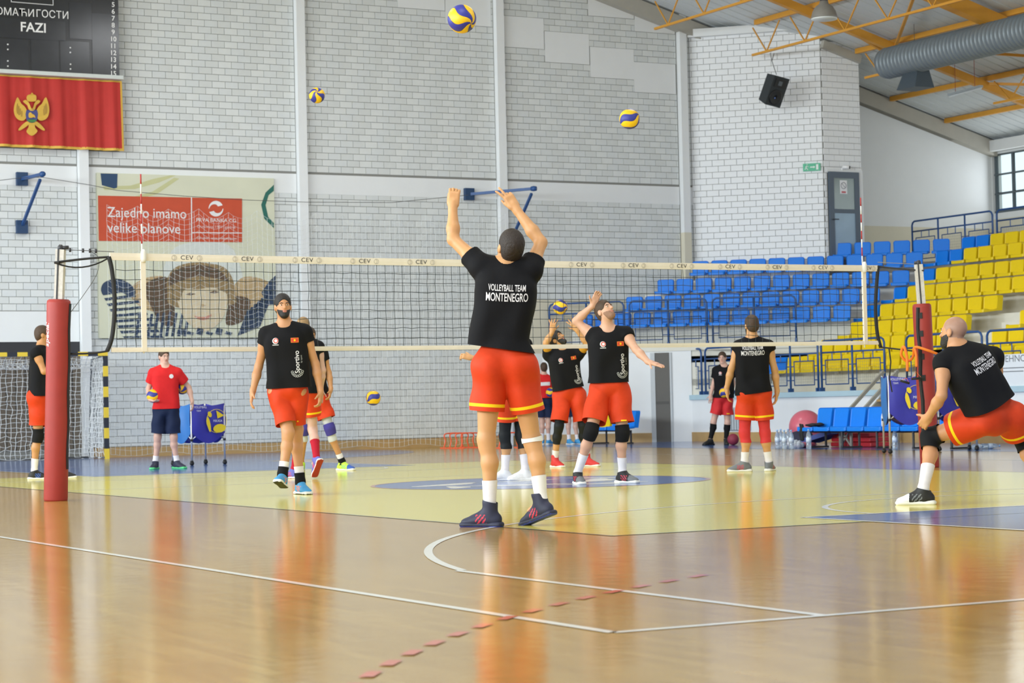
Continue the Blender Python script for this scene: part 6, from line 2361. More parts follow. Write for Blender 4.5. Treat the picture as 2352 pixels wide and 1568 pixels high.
def bottle(x, y, label, z=0.0, h=0.32, lying=None, white=False):
    t = empty('water_bottle', (x, y, z), label, 'bottle', 'water bottles')
    R = np.eye(3)
    if lying is not None:
        d_ = np.array([math.cos(lying), math.sin(lying), 0.0]); R = np.stack([np.array([0, 0, 1.0]), np.cross(d_, [0, 0, 1.0]), d_], 1); o = np.array([x, y, 0.045])
    else: o = np.array([x, y, z])
    k = h / 0.32
    m = mat('white_shaker', (0.78, 0.80, 0.82), 0.4) if white else M_BOT
    b = MB(); b.lathe([(0.036 * k, 0.0), (0.043 * k, 0.012), (0.043 * k, 0.09), (0.040 * k, 0.10), (0.043 * k, 0.11), (0.043 * k, 0.20 * k), (0.030 * k, 0.255 * k), (0.014 * k, 0.285 * k), (0.014 * k, 0.30 * k)], o, 12, 0, R); b.build('bottle_body', m, t)
    b = MB(); b.lathe([(0.0165 * k, 0.295 * k), (0.0165 * k, 0.32 * k)], o, 8, 0, R); b.build('cap', M_CAP if not white else m, t)
    b = MB(); b.lathe([(0.0438 * k, 0.115), (0.0438 * k, 0.185 * k)], o, 12, 0, R); b.build('bottle_label', M_WAT, t)
    return t


bl = [(1786, 1030), (1794, 1027), (1802, 1031), (1811, 1027), (1818, 1031)]
for i, (x, y) in enumerate(bl):
    g = atZ(x, y); bottle(g[0], g[1], 'clear water bottle, %s from the left in the cluster left of the pink ball' % ORD[i], h=0.33)
g = atZ(1858, 1031); bottle(g[0], g[1], 'clear water bottle standing alone in front of the first blue chair', h=0.34)
g = atZ(2056, 1031); bottle(g[0], g[1], 'clear water bottle standing under the bench beside the ball cart', h=0.34)
g = atZ(2236, 1033); bottle(g[0], g[1], 'clear water bottle lying on the floor under the crouching player, left one', lying=0.4)
g = atZ(2254, 1031); bottle(g[0], g[1], 'clear water bottle lying on the floor under the crouching player, right one', lying=-0.3)
bottle(BP[0] + 0.22, BP[1] - 0.475 * 4.5, 'white drinking bottle standing on the fifth blue chair', z=0.37, h=0.26, white=True)
# navy bag
g = atZ(1838, 1024)
Fb = Field((g[0] - 0.5, g[1] - 0.5, -0.02), (g[0] + 0.5, g[1] + 0.5, 0.5), 0.015)
Fb.ell((g[0], g[1], 0.13), np.eye(3), (0.19, 0.30, 0.15), 0.05); Fb.ell((g[0] + 0.05, g[1] - 0.12, 0.17), np.eye(3), (0.12, 0.14, 0.11), 0.05); Fb.rbox((g[0], g[1], 0.05), np.eye(3), (0.17, 0.28, 0.05), 0.04, 0.03)
V, Q = Fb.mesh(); V[:, 2] = np.maximum(V[:, 2], 0.0); bag = np_mesh('sports_bag', V, Q, mat('navy_bag', (0.012, 0.014, 0.04), 0.7, bump=0.4, bscale=14)); setp(bag, 'dark navy sports bag on the floor under the first blue chair', 'bag')
# crumpled plastic wrap
g = atZ(1826, 1029)
Fb = Field((g[0] - 0.3, g[1] - 0.4, -0.02), (g[0] + 0.3, g[1] + 0.4, 0.3), 0.014)
Fb.ell((g[0], g[1], 0.06), np.eye(3), (0.12, 0.20, 0.08), 0.03); Fb.ell((g[0], g[1] + 0.12, 0.1), np.eye(3), (0.08, 0.08, 0.09), 0.03)
X, Y, Z = Fb.grid(); Fb.d += (0.018 * np.sin(60 * X + 20 * Z) * np.sin(55 * Y + 30 * Z)).astype(np.float32)
V, Q = Fb.mesh(); V[:, 2] = np.maximum(V[:, 2], 0.0); pw = np_mesh('plastic_wrap', V, Q, mat('clear_wrap', (0.75, 0.80, 0.85), 0.15, var=0, trans=0.5), smooth=False); setp(pw, 'crumpled clear plastic wrap beside the water bottles', 'wrapping')
# black jacket over the first chair
g = (BP[0] + 0.1, BP[1] - 0.2)
Fb = Field((g[0] - 0.4, g[1] - 0.5, 0.05), (g[0] + 0.4, g[1] + 0.5, 0.6), 0.012)
Fb.ell((g[0] + 0.12, g[1], 0.40), np.eye(3), (0.16, 0.15, 0.028), 0.02); Fb.ell((g[0] + 0.2, g[1] - 0.05, 0.405), np.eye(3), (0.08, 0.10, 0.03), 0.02); Fb.rbox((g[0] - 0.115, g[1] + 0.05, 0.28), np.eye(3), (0.02, 0.05, 0.15), 0.018, 0.03)
X, Y, Z = Fb.grid(); Fb.d += (0.008 * np.sin(45 * X + 20 * Y) * np.sin(38 * Y + 30 * Z)).astype(np.float32)
V, Q = Fb.mesh(); jk = np_mesh('jacket', V, Q, mat('black_jacket', (0.014, 0.014, 0.016), 0.8, bump=0.5, bscale=20)); setp(jk, 'crumpled black jacket draped over the first blue chair', 'clothing')
# mats and red training steps behind the bench
xb_ = BP[0] + 0.75
def yq(px): return float(atX(px, 1010, xb_)[1])
b = MB(); b.obox((xb_, (yq(1868) + yq(1922)) / 2, 0.19), frame((0.25, -1, 0.25)), (0.25, abs(yq(1868) - yq(1922)) / 2, 0.04)); b.build('exercise_mat', mat('blue_mat', (0.05, 0.08, 0.28), 0.7), label='dark blue exercise mat leaning behind the chairs', cat='mat')
b = MB(); yc_ = yq(1882); b.lathe([(0.05, 0.0), (0.21, 0.015), (0.24, 0.05), (0.21, 0.085), (0.05, 0.095)], (xb_ - 0.35, yc_, 0.0), 22); b.build('balance_cushion', M_PINK, label='pink balance cushion lying on the floor under the second chair', cat='cushion')
for i, (a_, c_) in enumerate(((1904, 1944), (1948, 1996))):
    t = empty('training_step', (xb_ + 0.25, (yq(a_) + yq(c_)) / 2, 0), ['red plastic step stack behind the third chair', 'red plastic step stack behind the fourth chair'][i], 'step', 'red training steps')
    y0_, y1_ = yq(a_), yq(c_)
    for j in range(3):
        b = MB(); b.rbox((xb_ + 0.25, (y0_ + y1_) / 2, 0.045 + 0.085 * j), np.eye(3), (0.22, abs(y0_ - y1_) / 2 - 0.02 * j, 0.038), 0.012); b.build('platform', mat('red_plastic', (0.60, 0.03, 0.04), 0.4), t)
t = empty('wooden_trestle', (xb_ + 0.1, yq(1950), 0), 'small grey wooden trestle among the red steps behind the chairs', 'trestle')
for yy in (yq(1941), yq(1966)):
    b = MB(); b.bar((xb_ - 0.1, yy, 0), (xb_ - 0.1, yy, 0.3), 0.04); b.bar((xb_ - 0.1, yy, 0.02), (xb_ - 0.1, yy + (-0.25 if yy > yq(1950) else 0.25), 0.26), 0.03); b.build('leg', M_GREYW, t)
b = MB(); b.bar((xb_ - 0.1, yq(1938), 0.31), (xb_ - 0.1, yq(1970), 0.31), 0.10, 0.03); b.build('plank', M_BASE, t)
# radiator
t = empty('radiator', (X0 - 0.1, float(atX(1693, 1000, X0)[1]), 0.3), 'grey ribbed radiator on the white parapet behind the player in red leggings', 'radiator')
yr0, yr1 = float(atX(1679, 980, X0)[1]), float(atX(1726, 980, X0)[1])
for i in range(9):
    y = yr0 + (yr1 - yr0) * i / 8
    b = MB(); b.rbox((X0 - 0.11, y, 0.48), np.eye(3), (0.05, 0.028, 0.24), 0.012); b.build('rib', mat('radiator_grey', (0.48, 0.52, 0.55), 0.5), t)
b = MB(); b.box((X0 - 0.06, yr1, 0.3), (X0 - 0.02, yr0, 0.34)); b.box((X0 - 0.06, yr1, 0.62), (X0 - 0.02, yr0, 0.66)); b.build('manifold', mat('radiator_grey', (0.48, 0.52, 0.55), 0.5), t)

# orange hurdles in front of the end wall
M_HUR = mat('orange_hurdle', (0.86, 0.13, 0.05), 0.45)
for gi, (px0, n_, lab) in enumerate(((1042, 4, 'orange mini hurdle, %s from the left in the row left of the nearest player'), (1168, 2, 'orange mini hurdle, %s from the left between the legs of the nearest player'))):
    for i in range(n_):
        g = atZ(px0 + 13 * i, 1029)
        t = empty('mini_hurdle', (g[0], g[1], 0), lab % ORD[i], 'hurdle', 'orange hurdles')
        ax = dirv(35); 
        P = lambda a, z: np.array([g[0], g[1], 0]) + ax * a + np.array([0, 0, z])
        b = MB(); b.tube(spline([P(-0.24, 0.02), P(-0.20, 0.16), P(-0.23, 0.26), P(-0.16, 0.31), P(0.16, 0.31), P(0.23, 0.26), P(0.20, 0.16), P(0.24, 0.02)], 4, False), 0.014, 7); b.build('arch', M_HUR, t)
        for a in (-0.24, 0.24):
            b = MB(); b.bar(P(a, 0.012) - dirv(125) * 0.12, P(a, 0.012) + dirv(125) * 0.12, 0.04, 0.02); b.build('foot', M_HUR, t)

# ------------------------------------------------------------------ resistance bands on the right lower strap
M_BAND = mat('orange_band', (0.88, 0.22, 0.02), 0.6, bump=0.3, bscale=60)
dR = depth_of(pr_[1]) - 0.16
def rp(x, y, d=0.0): return at(x, y, dR + d)
t = empty('resistance_band', tuple(rp(2090, 850)), 'orange resistance bands with black handles looped over the strap by the right post', 'exercise band')
b = MB(); b.tube(spline([rp(2152, 812, -0.05), rp(2130, 804, -0.1), rp(2102, 797, -0.06), rp(2098, 815), rp(2092, 826, 0.03), rp(2080, 828, 0.03), rp(2070, 815, 0.02), rp(2072, 800)], 5, False), 0.016, 8); b.build('band', M_BAND, t)
b = MB(); b.tube(spline([rp(2072, 800), rp(2077, 797, -0.03), rp(2083, 820, -0.03), rp(2084, 852, -0.02)], 5, False), 0.017, 8); b.build('band', M_BAND, t)
b = MB(); b.tube(spline([rp(2100, 797, -0.05), rp(2104, 815, -0.06), rp(2105, 842, -0.05)], 5, False), 0.015, 8); b.build('band', M_BAND, t)
for (x, y0, y1, dx_) in ((2084, 852, 868, -4), (2105, 842, 867, -2)):
    b = MB(); b.tube([rp(x, y0), rp(x + dx_ * 0.4, y1)], 0.006, 6); b.build('cord', M_BLACK, t)
for (xa, ya, xb__, yb_, xc, yc__) in ((2082, 868, 2068, 874, 2089, 880), (2104, 853, 2093, 870, 2117, 868)):
    b = MB(); b.tube([rp(xa, ya), rp(xb__, yb_), rp(xc, yc__)], 0.005, 5, closed=True); b.build('handle_strap', M_BAND, t)
    b = MB(); b.tube([rp(xb__, yb_), rp(xc, yc__)], 0.014, 8); b.build('handle', M_BLACK, t)

# ------------------------------------------------------------------ on the tower and under the roof
pe = _hit(1864.5, 384, n45, float(n45[:2] @ T0) + 0.04)
es = empty('exit_sign', tuple(pe), 'green exit sign box on the white brick tower left of the door', 'sign')
Re = frame((1, -1, 0)); ee = Re[:, 1]; en_ = n45
b = MB(); b.obox(pe, Re, (0.035, 0.195, 0.085)); b.build('housing', mat('exit_green', (0.10, 0.50, 0.30), 0.5, var=0.1), es)
M_EXW = mat('exit_white', (0.8, 0.85, 0.82), 0.5)
for (a, c) in (((-0.03, 0.0), (0.05, 0.0)),):
    b = MB(); b.bar(pe + en_ * 0.037 + ee * a[0], pe + en_ * 0.037 + ee * c[0], 0.022, 0.004, up=en_); b.build('arrow', M_EXW, es)
flat_poly('arrow', [pe + en_ * 0.038 + ee * 0.045 + np.array([0, 0, 0.03]), pe + en_ * 0.038 + ee * 0.085, pe + en_ * 0.038 + ee * 0.045 - np.array([0, 0, 0.03])], M_EXW, es)
b = MB(); b.obox(pe + en_ * 0.037 + ee * 0.13, Re, (0.002, 0.025, 0.06)); b.build('doorway', M_EXW, es)
b = MB(); pm = pe + en_ * 0.038 - ee * 0.11
zz_ = np.array([0, 0, 1.0])
b.tube([pm + zz_ * 0.03, pm - ee * 0.01 - zz_ * 0.01, pm + ee * 0.03 - zz_ * 0.06], 0.010, 5); b.tube([pm - ee * 0.01 - zz_ * 0.01, pm - ee * 0.045 - zz_ * 0.05], 0.010, 5); b.tube([pm - ee * 0.03 + zz_ * 0.0, pm + zz_ * 0.03, pm + ee * 0.04 + zz_ * 0.01], 0.008, 5); b.lathe([(0.004, -0.012), (0.013, 0), (0.004, 0.012)], pm + ee * 0.012 + zz_ * 0.06, 8); b.build('running_figure', M_EXW, es)
pc_ = atY(1940, 383, T1[1] - 0.08)
sc_ = empty('security_camera', tuple(pc_), 'small white security camera above the glazed door', 'camera')
b = MB(); b.tube([pc_ + np.array([-0.03, 0.03, 0.0]), pc_ + np.array([0.06, -0.1, -0.02])], 0.045, 10); b.build('housing', M_WHITE, sc_)
b = MB(); b.tube([pc_ + np.array([-0.03, 0.08, -0.1]), pc_ + np.array([-0.03, 0.03, 0.0])], 0.018, 6); b.build('mount', M_WHITE, sc_)
b = MB(); b.tube([pc_ + np.array([0.06, -0.1, -0.02]), pc_ + np.array([0.067, -0.11, -0.022])], 0.035, 10); b.build('lens', M_DARK, sc_)

# loudspeaker hung from the truss end
dS = depth_of((16.78, 19.3, 8.5)) - 0.2
pc = at(1775, 206, dS)
sp_ = empty('loudspeaker', tuple(pc), 'black loudspeaker hanging by a chain from the roof truss', 'loudspeaker')
fdir = dirv(300, -22); Rr = frame(fdir, dirv(0, 80)); M_SPK = mat('speaker_black', (0.018, 0.024, 0.028), 0.55, bump=0.1)
hw, hd_, hh = 0.22, 0.18, 0.34
def spt(x, y, z): return pc + Rr @ np.array([x, y, z])
V = [spt(-hw, hd_, -hh), spt(hw, hd_, -hh), spt(hw, hd_, hh), spt(-hw, hd_, hh), spt(-hw * 0.7, -hd_, -hh * 0.9), spt(hw * 0.7, -hd_, -hh * 0.9), spt(hw * 0.7, -hd_, hh * 0.9), spt(-hw * 0.7, -hd_, hh * 0.9)]
mesh_obj('cabinet', V, [(0, 1, 2, 3), (5, 4, 7, 6), (0, 4, 5, 1), (1, 5, 6, 2), (2, 6, 7, 3), (3, 7, 4, 0)], M_SPK, sp_, smooth=False)
M_SPD = mat('speaker_cone', (0.008, 0.009, 0.012), 0.4)
b = MB(); b.lathe([(0.175, 0.0), (0.175, 0.012), (0.15, 0.012), (0.05, -0.0)], spt(0, hd_ + 0.002, -0.13), 22, 0, np.stack([Rr[:, 0], Rr[:, 2], Rr[:, 1]], 1)); b.build('woofer', M_SPD, sp_)
b = MB(); b.obox(spt(0, hd_ + 0.006, 0.19), Rr, (0.15, 0.006, 0.10)); hn_ = b.build('horn', M_SPD, sp_)
b = MB(); b.obox(spt(0, hd_ + 0.013, 0.19), Rr, (0.05, 0.004, 0.05)); b.build('horn_throat', mat('speaker_grey', (0.10, 0.12, 0.14), 0.4), hn_)
b = MB(); b.lathe([(0.018, 0.014), (0.018, 0.018)], spt(0.02, hd_ + 0.002, -0.15), 8, 0, np.stack([Rr[:, 0], Rr[:, 2], Rr[:, 1]], 1)); b.build('badge', mat('speaker_badge', (0.15, 0.25, 0.6), 0.4), sp_)
tc_ = at(1773, 122, dS)
b = MB(); b.tube([spt(0, -0.05, hh), at(1773, 140, dS)], 0.008, 5); b.tube([at(1773, 140, dS), at(1769, 122, dS)], 0.008, 5); b.tube([at(1773, 140, dS), at(1778, 122, dS)], 0.008, 5); b.build('chain', M_ROPE, sp_)

# ventilation duct
XD, ZD, RD = 18.55, 8.22, 0.33
yd1 = float(atX(2035, 150, XD)[1]); 
du = empty('ventilation_duct', (XD, yd1, ZD), 'ribbed metal ventilation duct with square outlet under the roof', 'duct')
prof = []
yy = 0.0
while yy < 12:
    prof += [(RD, yy), (RD, yy + 0.075), (RD + 0.018, yy + 0.085), (RD + 0.018, yy + 0.10), (RD, yy + 0.11)]
    yy += 0.125
M_DUCT = mat('duct_metal', (0.24, 0.28, 0.31), 0.5, metal=0.35, var=0.08, scale=5)
b = MB(); b.lathe([(0.05, -0.002), (RD - 0.03, -0.002)] + prof, (XD, yd1, ZD), 30, 0, np.array([[1, 0, 0], [0, 0, -1], [0, 1, 0]], float).T @ np.eye(3) if False else np.stack([np.array([1.0, 0, 0]), np.array([0, 0, 1.0]), np.array([0, -1.0, 0])], 1)); b.build('duct_tube', M_DUCT, du)
pb_ = atX(2100, 160, XD + 0.1)
b = MB()
bx_, by_, bz_ = XD + 0.1, float(pb_[1]), ZD - 0.55
V = [(bx_ - 0.15, by_ + 0.15, bz_ + 0.3), (bx_ + 0.15, by_ + 0.15, bz_ + 0.3), (bx_ + 0.15, by_ - 0.3, bz_ + 0.3), (bx_ - 0.15, by_ - 0.3, bz_ + 0.3), (bx_ - 0.25, by_ + 0.32, bz_ - 0.12), (bx_ + 0.28, by_ + 0.32, bz_ - 0.12), (bx_ + 0.28, by_ - 0.32, bz_ - 0.12), (bx_ - 0.25, by_ - 0.32, bz_ - 0.12)]
mesh_obj('outlet', V, [(0, 1, 2, 3), (7, 6, 5, 4), (0, 4, 5, 1), (1, 5, 6, 2), (2, 6, 7, 3), (3, 7, 4, 0)], mat('duct_outlet', (0.07, 0.095, 0.12), 0.5, metal=0.2), du, smooth=False)
for q in (1.0, 3.2, 5.4):
    b = MB(); b.tube([(XD, yd1 - q, ZD + RD), (XD, yd1 - q, roofz(XD))], 0.006, 5); b.build('hanger', M_ROPE, du)
# bell lamp
pl_ = at(1893, 30, 40.5)
lm = empty('hanging_lamp', tuple(pl_), 'grey bell shaped lamp hanging under the roof at the top edge', 'lamp')
b = MB(); b.lathe([(0.245, -0.10), (0.24, -0.06), (0.215, 0.03), (0.16, 0.12), (0.09, 0.17), (0.07, 0.24)], pl_, 24); b.build('shade', mat('lamp_shade_grey', (0.20, 0.19, 0.17), 0.5), lm)
b = MB(); b.lathe([(0.235, -0.125), (0.245, -0.10), (0.20, -0.095)], pl_, 24); b.build('lens', mat('lamp_lens', (0.62, 0.66, 0.66), 0.3), lm)
b = MB(); b.lathe([(0.075, 0.22), (0.075, 0.40), (0.03, 0.42)], pl_, 14); b.build('gear_box', M_DARK, lm)
b = MB(); b.tube([pl_ + np.array([0, 0, 0.4]), pl_ + np.array([0, 0, 1.2])], 0.01, 5); b.build('rod', M_DARK, lm)
# fluorescent fitting
f0_, f1_ = atX(2180, 218, 20.6), atX(2254, 198, 20.6)
fl_ = empty('strip_light', tuple((f0_ + f1_) / 2), 'pale strip light fitting hanging under the right roof slope', 'lamp')
b = MB(); b.bar(f0_, f1_, 0.10, 0.05); b.build('housing', mat('strip_light_grey', (0.42, 0.47, 0.50), 0.5), fl_)
b = MB(); b.bar(f0_ - np.array([0, 0, 0.04]), f1_ - np.array([0, 0, 0.04]), 0.03, 0.03); b.build('tube', mat('strip_tube', (0.7, 0.74, 0.75), 0.3), fl_)
for q in (0.2, 0.8):
    pq = f0_ + (f1_ - f0_) * q
    b = MB(); b.tube([pq, (pq[0], pq[1], roofz(pq[0]))], 0.006, 5); b.build('hanger', mat('red_hanger', (0.35, 0.06, 0.04), 0.5), fl_)

# trees outside the window
M_LEAF = mat('sunlit_leaves', (0.25, 0.42, 0.12), 0.6, var=0.4, scale=3)
for i, (x, y, z, r) in enumerate(((29.5, 19.0, 3.6, 1.6), (30.5, 14.5, 3.2, 1.9), (29.8, 23.5, 3.8, 1.7))):
    t = empty('tree', (x, y, 0), ['sunlit green tree outside the window, seen through the middle panes', 'sunlit green tree outside the window at the right edge', 'sunlit green tree outside the window, nearest the corner'][i], 'tree', 'trees outside')
    b = MB(); b.tube([(x, y, 0), (x + 0.1, y, 1.6), (x, y, z)], [0.18, 0.14, 0.06], 8); b.build('trunk', mat('bark', (0.10, 0.07, 0.05), 0.8), t)
    lf = MB()
    for k in range(900):
        d_ = rng.normal(0, 1, 3); d_ /= np.linalg.norm(d_)
        c = np.array([x, y, z]) + d_ * r * (0.6 + 0.4 * rng.random()) * np.array([1, 1, 0.9])
        a = rng.normal(0, 1, 3); a /= np.linalg.norm(a); bb = unit(np.cross(a, d_))
        lf.add([c - a * 0.16, c + bb * 0.08, c + a * 0.16, c - bb * 0.08], [(0, 1, 2, 3)])
    lf.build('leaves', M_LEAF, t, kind='stuff')
b = MB(); b.add([(25.3, -20, 0.0), (60, -20, 0.0), (60, 60, 0.0), (25.3, 60, 0.0)], [(0, 1, 2, 3)])
def shoe(upper, sole, trim=None, toe=None, outsole=None, lace=None, high=False):
    d_ = dict(upper=upper, sole=sole, high=high)
    if trim: d_['trim'] = trim
    if toe: d_['toe'] = toe
    if outsole: d_['outsole'] = outsole
    if lace: d_['lace'] = lace
    return d_


def sm(n, c): return mat('shoe_' + n, c, 0.6, var=0.1, scale=40)


S_NAVY = sm('navy', (0.016, 0.018, 0.045)); S_BLUE = sm('blue', (0.03, 0.10, 0.42)); S_BLK = sm('black', (0.012, 0.012, 0.013)); S_GREY = sm('grey', (0.16, 0.17, 0.18))
S_WHITE = sm('white', (0.78, 0.78, 0.80)); S_RED = sm('red', (0.62, 0.03, 0.025)); S_SKY = sm('sky', (0.05, 0.30, 0.60)); S_LIME = sm('lime', (0.55, 0.85, 0.06)); S_GREEN = sm('green_sole', (0.10, 0.60, 0.22))
S_PINKR = sm('pink_red', (0.55, 0.03, 0.06)); S_OR = sm('orange_trim', (0.85, 0.20, 0.05)); S_DRED = sm('dark_red_sole', (0.36, 0.025, 0.02)); S_DBLU = sm('deep_blue_sole', (0.03, 0.05, 0.32)); S_PURP = sm('violet', (0.12, 0.12, 0.45))

TEE = dict(m=K_BLACK)
CAST = []
# 1 the player in front throwing the ball up
CAST.append(dict(
    label='tall player seen from behind with both arms raised under a ball, nearest the camera', D=15.18, s=1.06, h=0.0075, face=90, look=(112, 38), skin='warm', hair='dark', seed=1,
    j=dict(head=(1171, 567, -0.01), neck=(1167, 613, 0.0), sA=(1106, 612, 0.02), eA=(1041, 550, 0.16), wA=(1040, 478, 0.22), hA=(1044, 437, 0.24),
           sB=(1216, 622, 0.02), eB=(1243, 557, 0.16), wB=(1186, 481, 0.24), hB=(1163, 444, 0.26),
           hipA=(1127, 838), hipB=(1191, 838), kA=(1117, 1008, 0.0), kB=(1222, 1010, 0.05), aA=(1125, 1181), aB=(1243, 1158, 0.0)),
    handA=dict(n=(270, 20), curl=(1.15, 1.0, 1.1, 1.2, 0.9), thumb=-1), handB=dict(n=(290, 15), curl=(0.12, 0.1, 1.25, 1.3, 0.9), spread=0.22, thumb=-1),
    toeA=158, toeB=140, pitchB=18, shirt=dict(m=K_BLACK, sleeve=0.42, back=True, bpos=0.175, fold=0.008, loose=0.022, bs=1.0), hem=(1146, 800), hemn=(0.10, 0.0),
    shorts=dict(m=K_ORANGE, t=0.62, stripe=True, flare=0.116, sw=(0.030, 0.052)),
    bands=[('sock', 'A', 1.56, 2.0, 0.006, K_WHITE), ('sock', 'B', 1.56, 2.0, 0.006, K_WHITE), ('calf_tape', 'B', 0.955, 1.04, 0.006, K_TAPE)],
    shoes=shoe(S_NAVY, S_NAVY, trim=S_PINKR, outsole=S_DBLU, high=True)))
# 2 bearded player walking towards the camera
CAST.append(dict(
    label='bearded player in black shirt walking towards the camera, left of the middle', D=21.9, s=1.04, h=0.0085, face=272, look=(285, 6), skin='tan', hair='black', beard=1, seed=2,
    j=dict(head=(650, 704, -0.02), neck=(654, 750), sA=(613, 768), eA=(594, 842, 0.06), wA=(581, 897, -0.02), hA=(575, 932, -0.06),
           sB=(699, 764), eB=(724, 835, 0.04), wB=(736, 897, 0.0), hB=(735, 930, -0.02),
           hipA=(640, 900), hipB=(681, 900), kA=(662, 992, -0.12), kB=(680, 990, 0.08), aA=(649, 1095, -0.2), aB=(690, 1112, 0.05)),
    handA=dict(n=(190, 0), curl=0.4, thumb=-1), handB=dict(n=(350, 0), curl=0.6, thumb=1), toeA=262, toeB=300, pitchA=-14,
    shirt=dict(m=K_BLACK, sleeve=0.30, front=True, fold=0.007, w=0.185), hem=(665, 890), shorts=dict(m=K_ORANGE, t=0.80, tag='B', flare=0.098, r=0.110),
    bands=[('sock', 'A', 1.66, 2.0, 0.006, K_WHITE), ('sock', 'B', 1.66, 2.0, 0.006, K_WHITE), ('ankle_brace', 'A', 1.78, 2.0, 0.014, K_KNEE), ('ankle_brace', 'B', 1.78, 2.0, 0.014, K_KNEE)],
    shoes=shoe(S_SKY, M_SOLE_W, trim=S_OR, outsole=S_BLK, toe=S_SKY, lace=S_NAVY)))
# 3 fair haired player walking away behind him
CAST.append(dict(
    label='fair haired player in red socks walking away, half hidden behind the bearded player', D=27.0, s=1.0, h=0.0095, face=85, look=(85, 0), skin='pale', hair='blond', seed=3,
    j=dict(head=(697, 752), neck=(698, 780), sA=(665, 798), eA=(652, 850, 0.05), wA=(656, 898, 0.1), hA=(658, 925, 0.14), sB=(730, 798), eB=(741, 850, 0.02), wB=(737, 893, 0.1), hB=(735, 920, 0.14),
           hipA=(682, 895), hipB=(712, 895), kA=(686, 985, 0.1), kB=(718, 985, 0.08), aA=(676, 1078, 0.1), aB=(727, 1056, -0.18)),
    toeA=150, toeB=120, pitchB=48, shirt=dict(m=K_BLACK, sleeve=0.25, back=True), hem=(698, 902), shorts=dict(m=K_ORANGE, t=0.66, stripe=True),
    bands=[('sock', 'A', 1.5, 2.0, 0.006, K_REDSOCK), ('sock', 'B', 1.42, 2.0, 0.006, K_REDSOCK)], shoes=shoe(S_PURP, M_SOLE_W, trim=S_RED, outsole=S_DRED)))
# 4 player with purple knee pads
CAST.append(dict(
    label='player with purple knee pads and lime shoes, mostly hidden behind the two walking players', D=30.2, s=1.0, h=0.0095, face=270, look=(300, -5), skin='olive', hair='brown', seed=4,
    j=dict(head=(712, 772), neck=(714, 798), sA=(690, 815), eA=(684, 860, 0.1), wA=(690, 900, 0.0), hA=(690, 922, -0.05), sB=(741, 813), eB=(755, 855, 0.02), wB=(760, 893, -0.05), hB=(756, 917, -0.1),
           hipA=(706, 905), hipB=(732, 905), kA=(698, 983, -0.05), kB=(757, 982, -0.05), aA=(692, 1045, 0.1), aB=(786, 1058, 0.05)),
    handB=dict(n=(0, 0), curl=0.5), toeA=270, toeB=330, shirt=dict(m=K_BLACK, sleeve=0.35), hem=(718, 905), shorts=dict(m=K_ORANGE, t=0.72),
    bands=[('leg_sleeve', 'A', 0.6, 1.35, 0.004, K_GREYLEG), ('leg_sleeve', 'B', 0.6, 1.35, 0.004, K_GREYLEG), ('knee_pad', 'A', 0.88, 1.18, 0.016, K_PURPLE), ('knee_pad', 'B', 0.88, 1.18, 0.016, K_PURPLE),
           ('sock', 'B', 1.72, 2.0, 0.006, K_WHITE), ('ankle_brace', 'B', 1.84, 2.0, 0.013, K_KNEE)], shoes=shoe(S_LIME, M_SOLE_W, trim=S_GREEN, toe=S_BLUE, lace=S_LIME)))
# 5 coach in red
CAST.append(dict(
    label='man in red t-shirt and navy shorts holding two balls beside the blue ball cart', D=33.4, s=0.97, h=0.0095, face=280, look=(300, -4), skin='pale', hair='brown', seed=5,
    j=dict(head=(377, 819), neck=(379, 843), sA=(353, 857), eA=(341, 893, 0.05), wA=(345, 918, -0.15), hA=(357, 922, -0.22), sB=(407, 856), eB=(434, 890, 0.12), wB=(441, 920, 0.05), hB=(443, 935, 0.02),
           hipA=(368, 945), hipB=(395, 945), kA=(362, 1002, -0.02), kB=(399, 1002, -0.02), aA=(357, 1063), aB=(406, 1063)),
    handA=dict(n=(270, -80), curl=0.5, thumb=1), handB=dict(n=(0, 0), curl=0.5), toeA=262, toeB=320, shirt=dict(m=K_REDT, sleeve=0.62, badge=True, cuff=0.085, w=0.185), hem=(382, 938),
    shorts=dict(m=K_NAVY, t=0.88, flare=0.115), bands=[('sock', 'A', 1.72, 2.0, 0.006, K_WHITE), ('sock', 'B', 1.72, 2.0, 0.006, K_WHITE)], shoes=shoe(S_NAVY, S_GREEN, trim=S_NAVY, lace=S_BLUE)))
# 6 player behind the left post
CAST.append(dict(
    label='player in black sleeveless shirt standing sideways behind the left red padded post', D=29.3, s=1.0, h=0.0095, face=20, look=(15, 0), skin='olive', hair='brown', seed=6,
    j=dict(head=(99, 769), neck=(96, 797), sA=(84, 811, -0.17), eA=(101, 853, -0.2), wA=(130, 850, -0.15), hA=(145, 845, -0.12), sB=(104, 811, 0.17), eB=(118, 853, 0.2), wB=(140, 848, 0.15), hB=(152, 842, 0.1),
           hipA=(88, 915, -0.09), hipB=(102, 915, 0.09), kA=(88, 1001, -0.06), kB=(128, 1001, 0.12), aA=(79, 1078, -0.05), aB=(140, 1074, 0.2)),
    toeA=8, toeB=10, shirt=dict(m=K_BLACK, sleeve=0.16), hem=(92, 908), shorts=dict(m=K_ORANGE, t=0.70, tag='A'),
    bands=[('knee_pad', 'A', 0.80, 1.18, 0.012, K_KNEE), ('knee_pad', 'B', 0.80, 1.18, 0.012, K_KNEE), ('sock', 'A', 1.62, 2.0, 0.006, K_WHITE), ('sock', 'B', 1.62, 2.0, 0.006, K_WHITE)],
    shoes=shoe(S_BLK, M_SOLE_W, trim=S_BLUE, lace=S_BLK)))
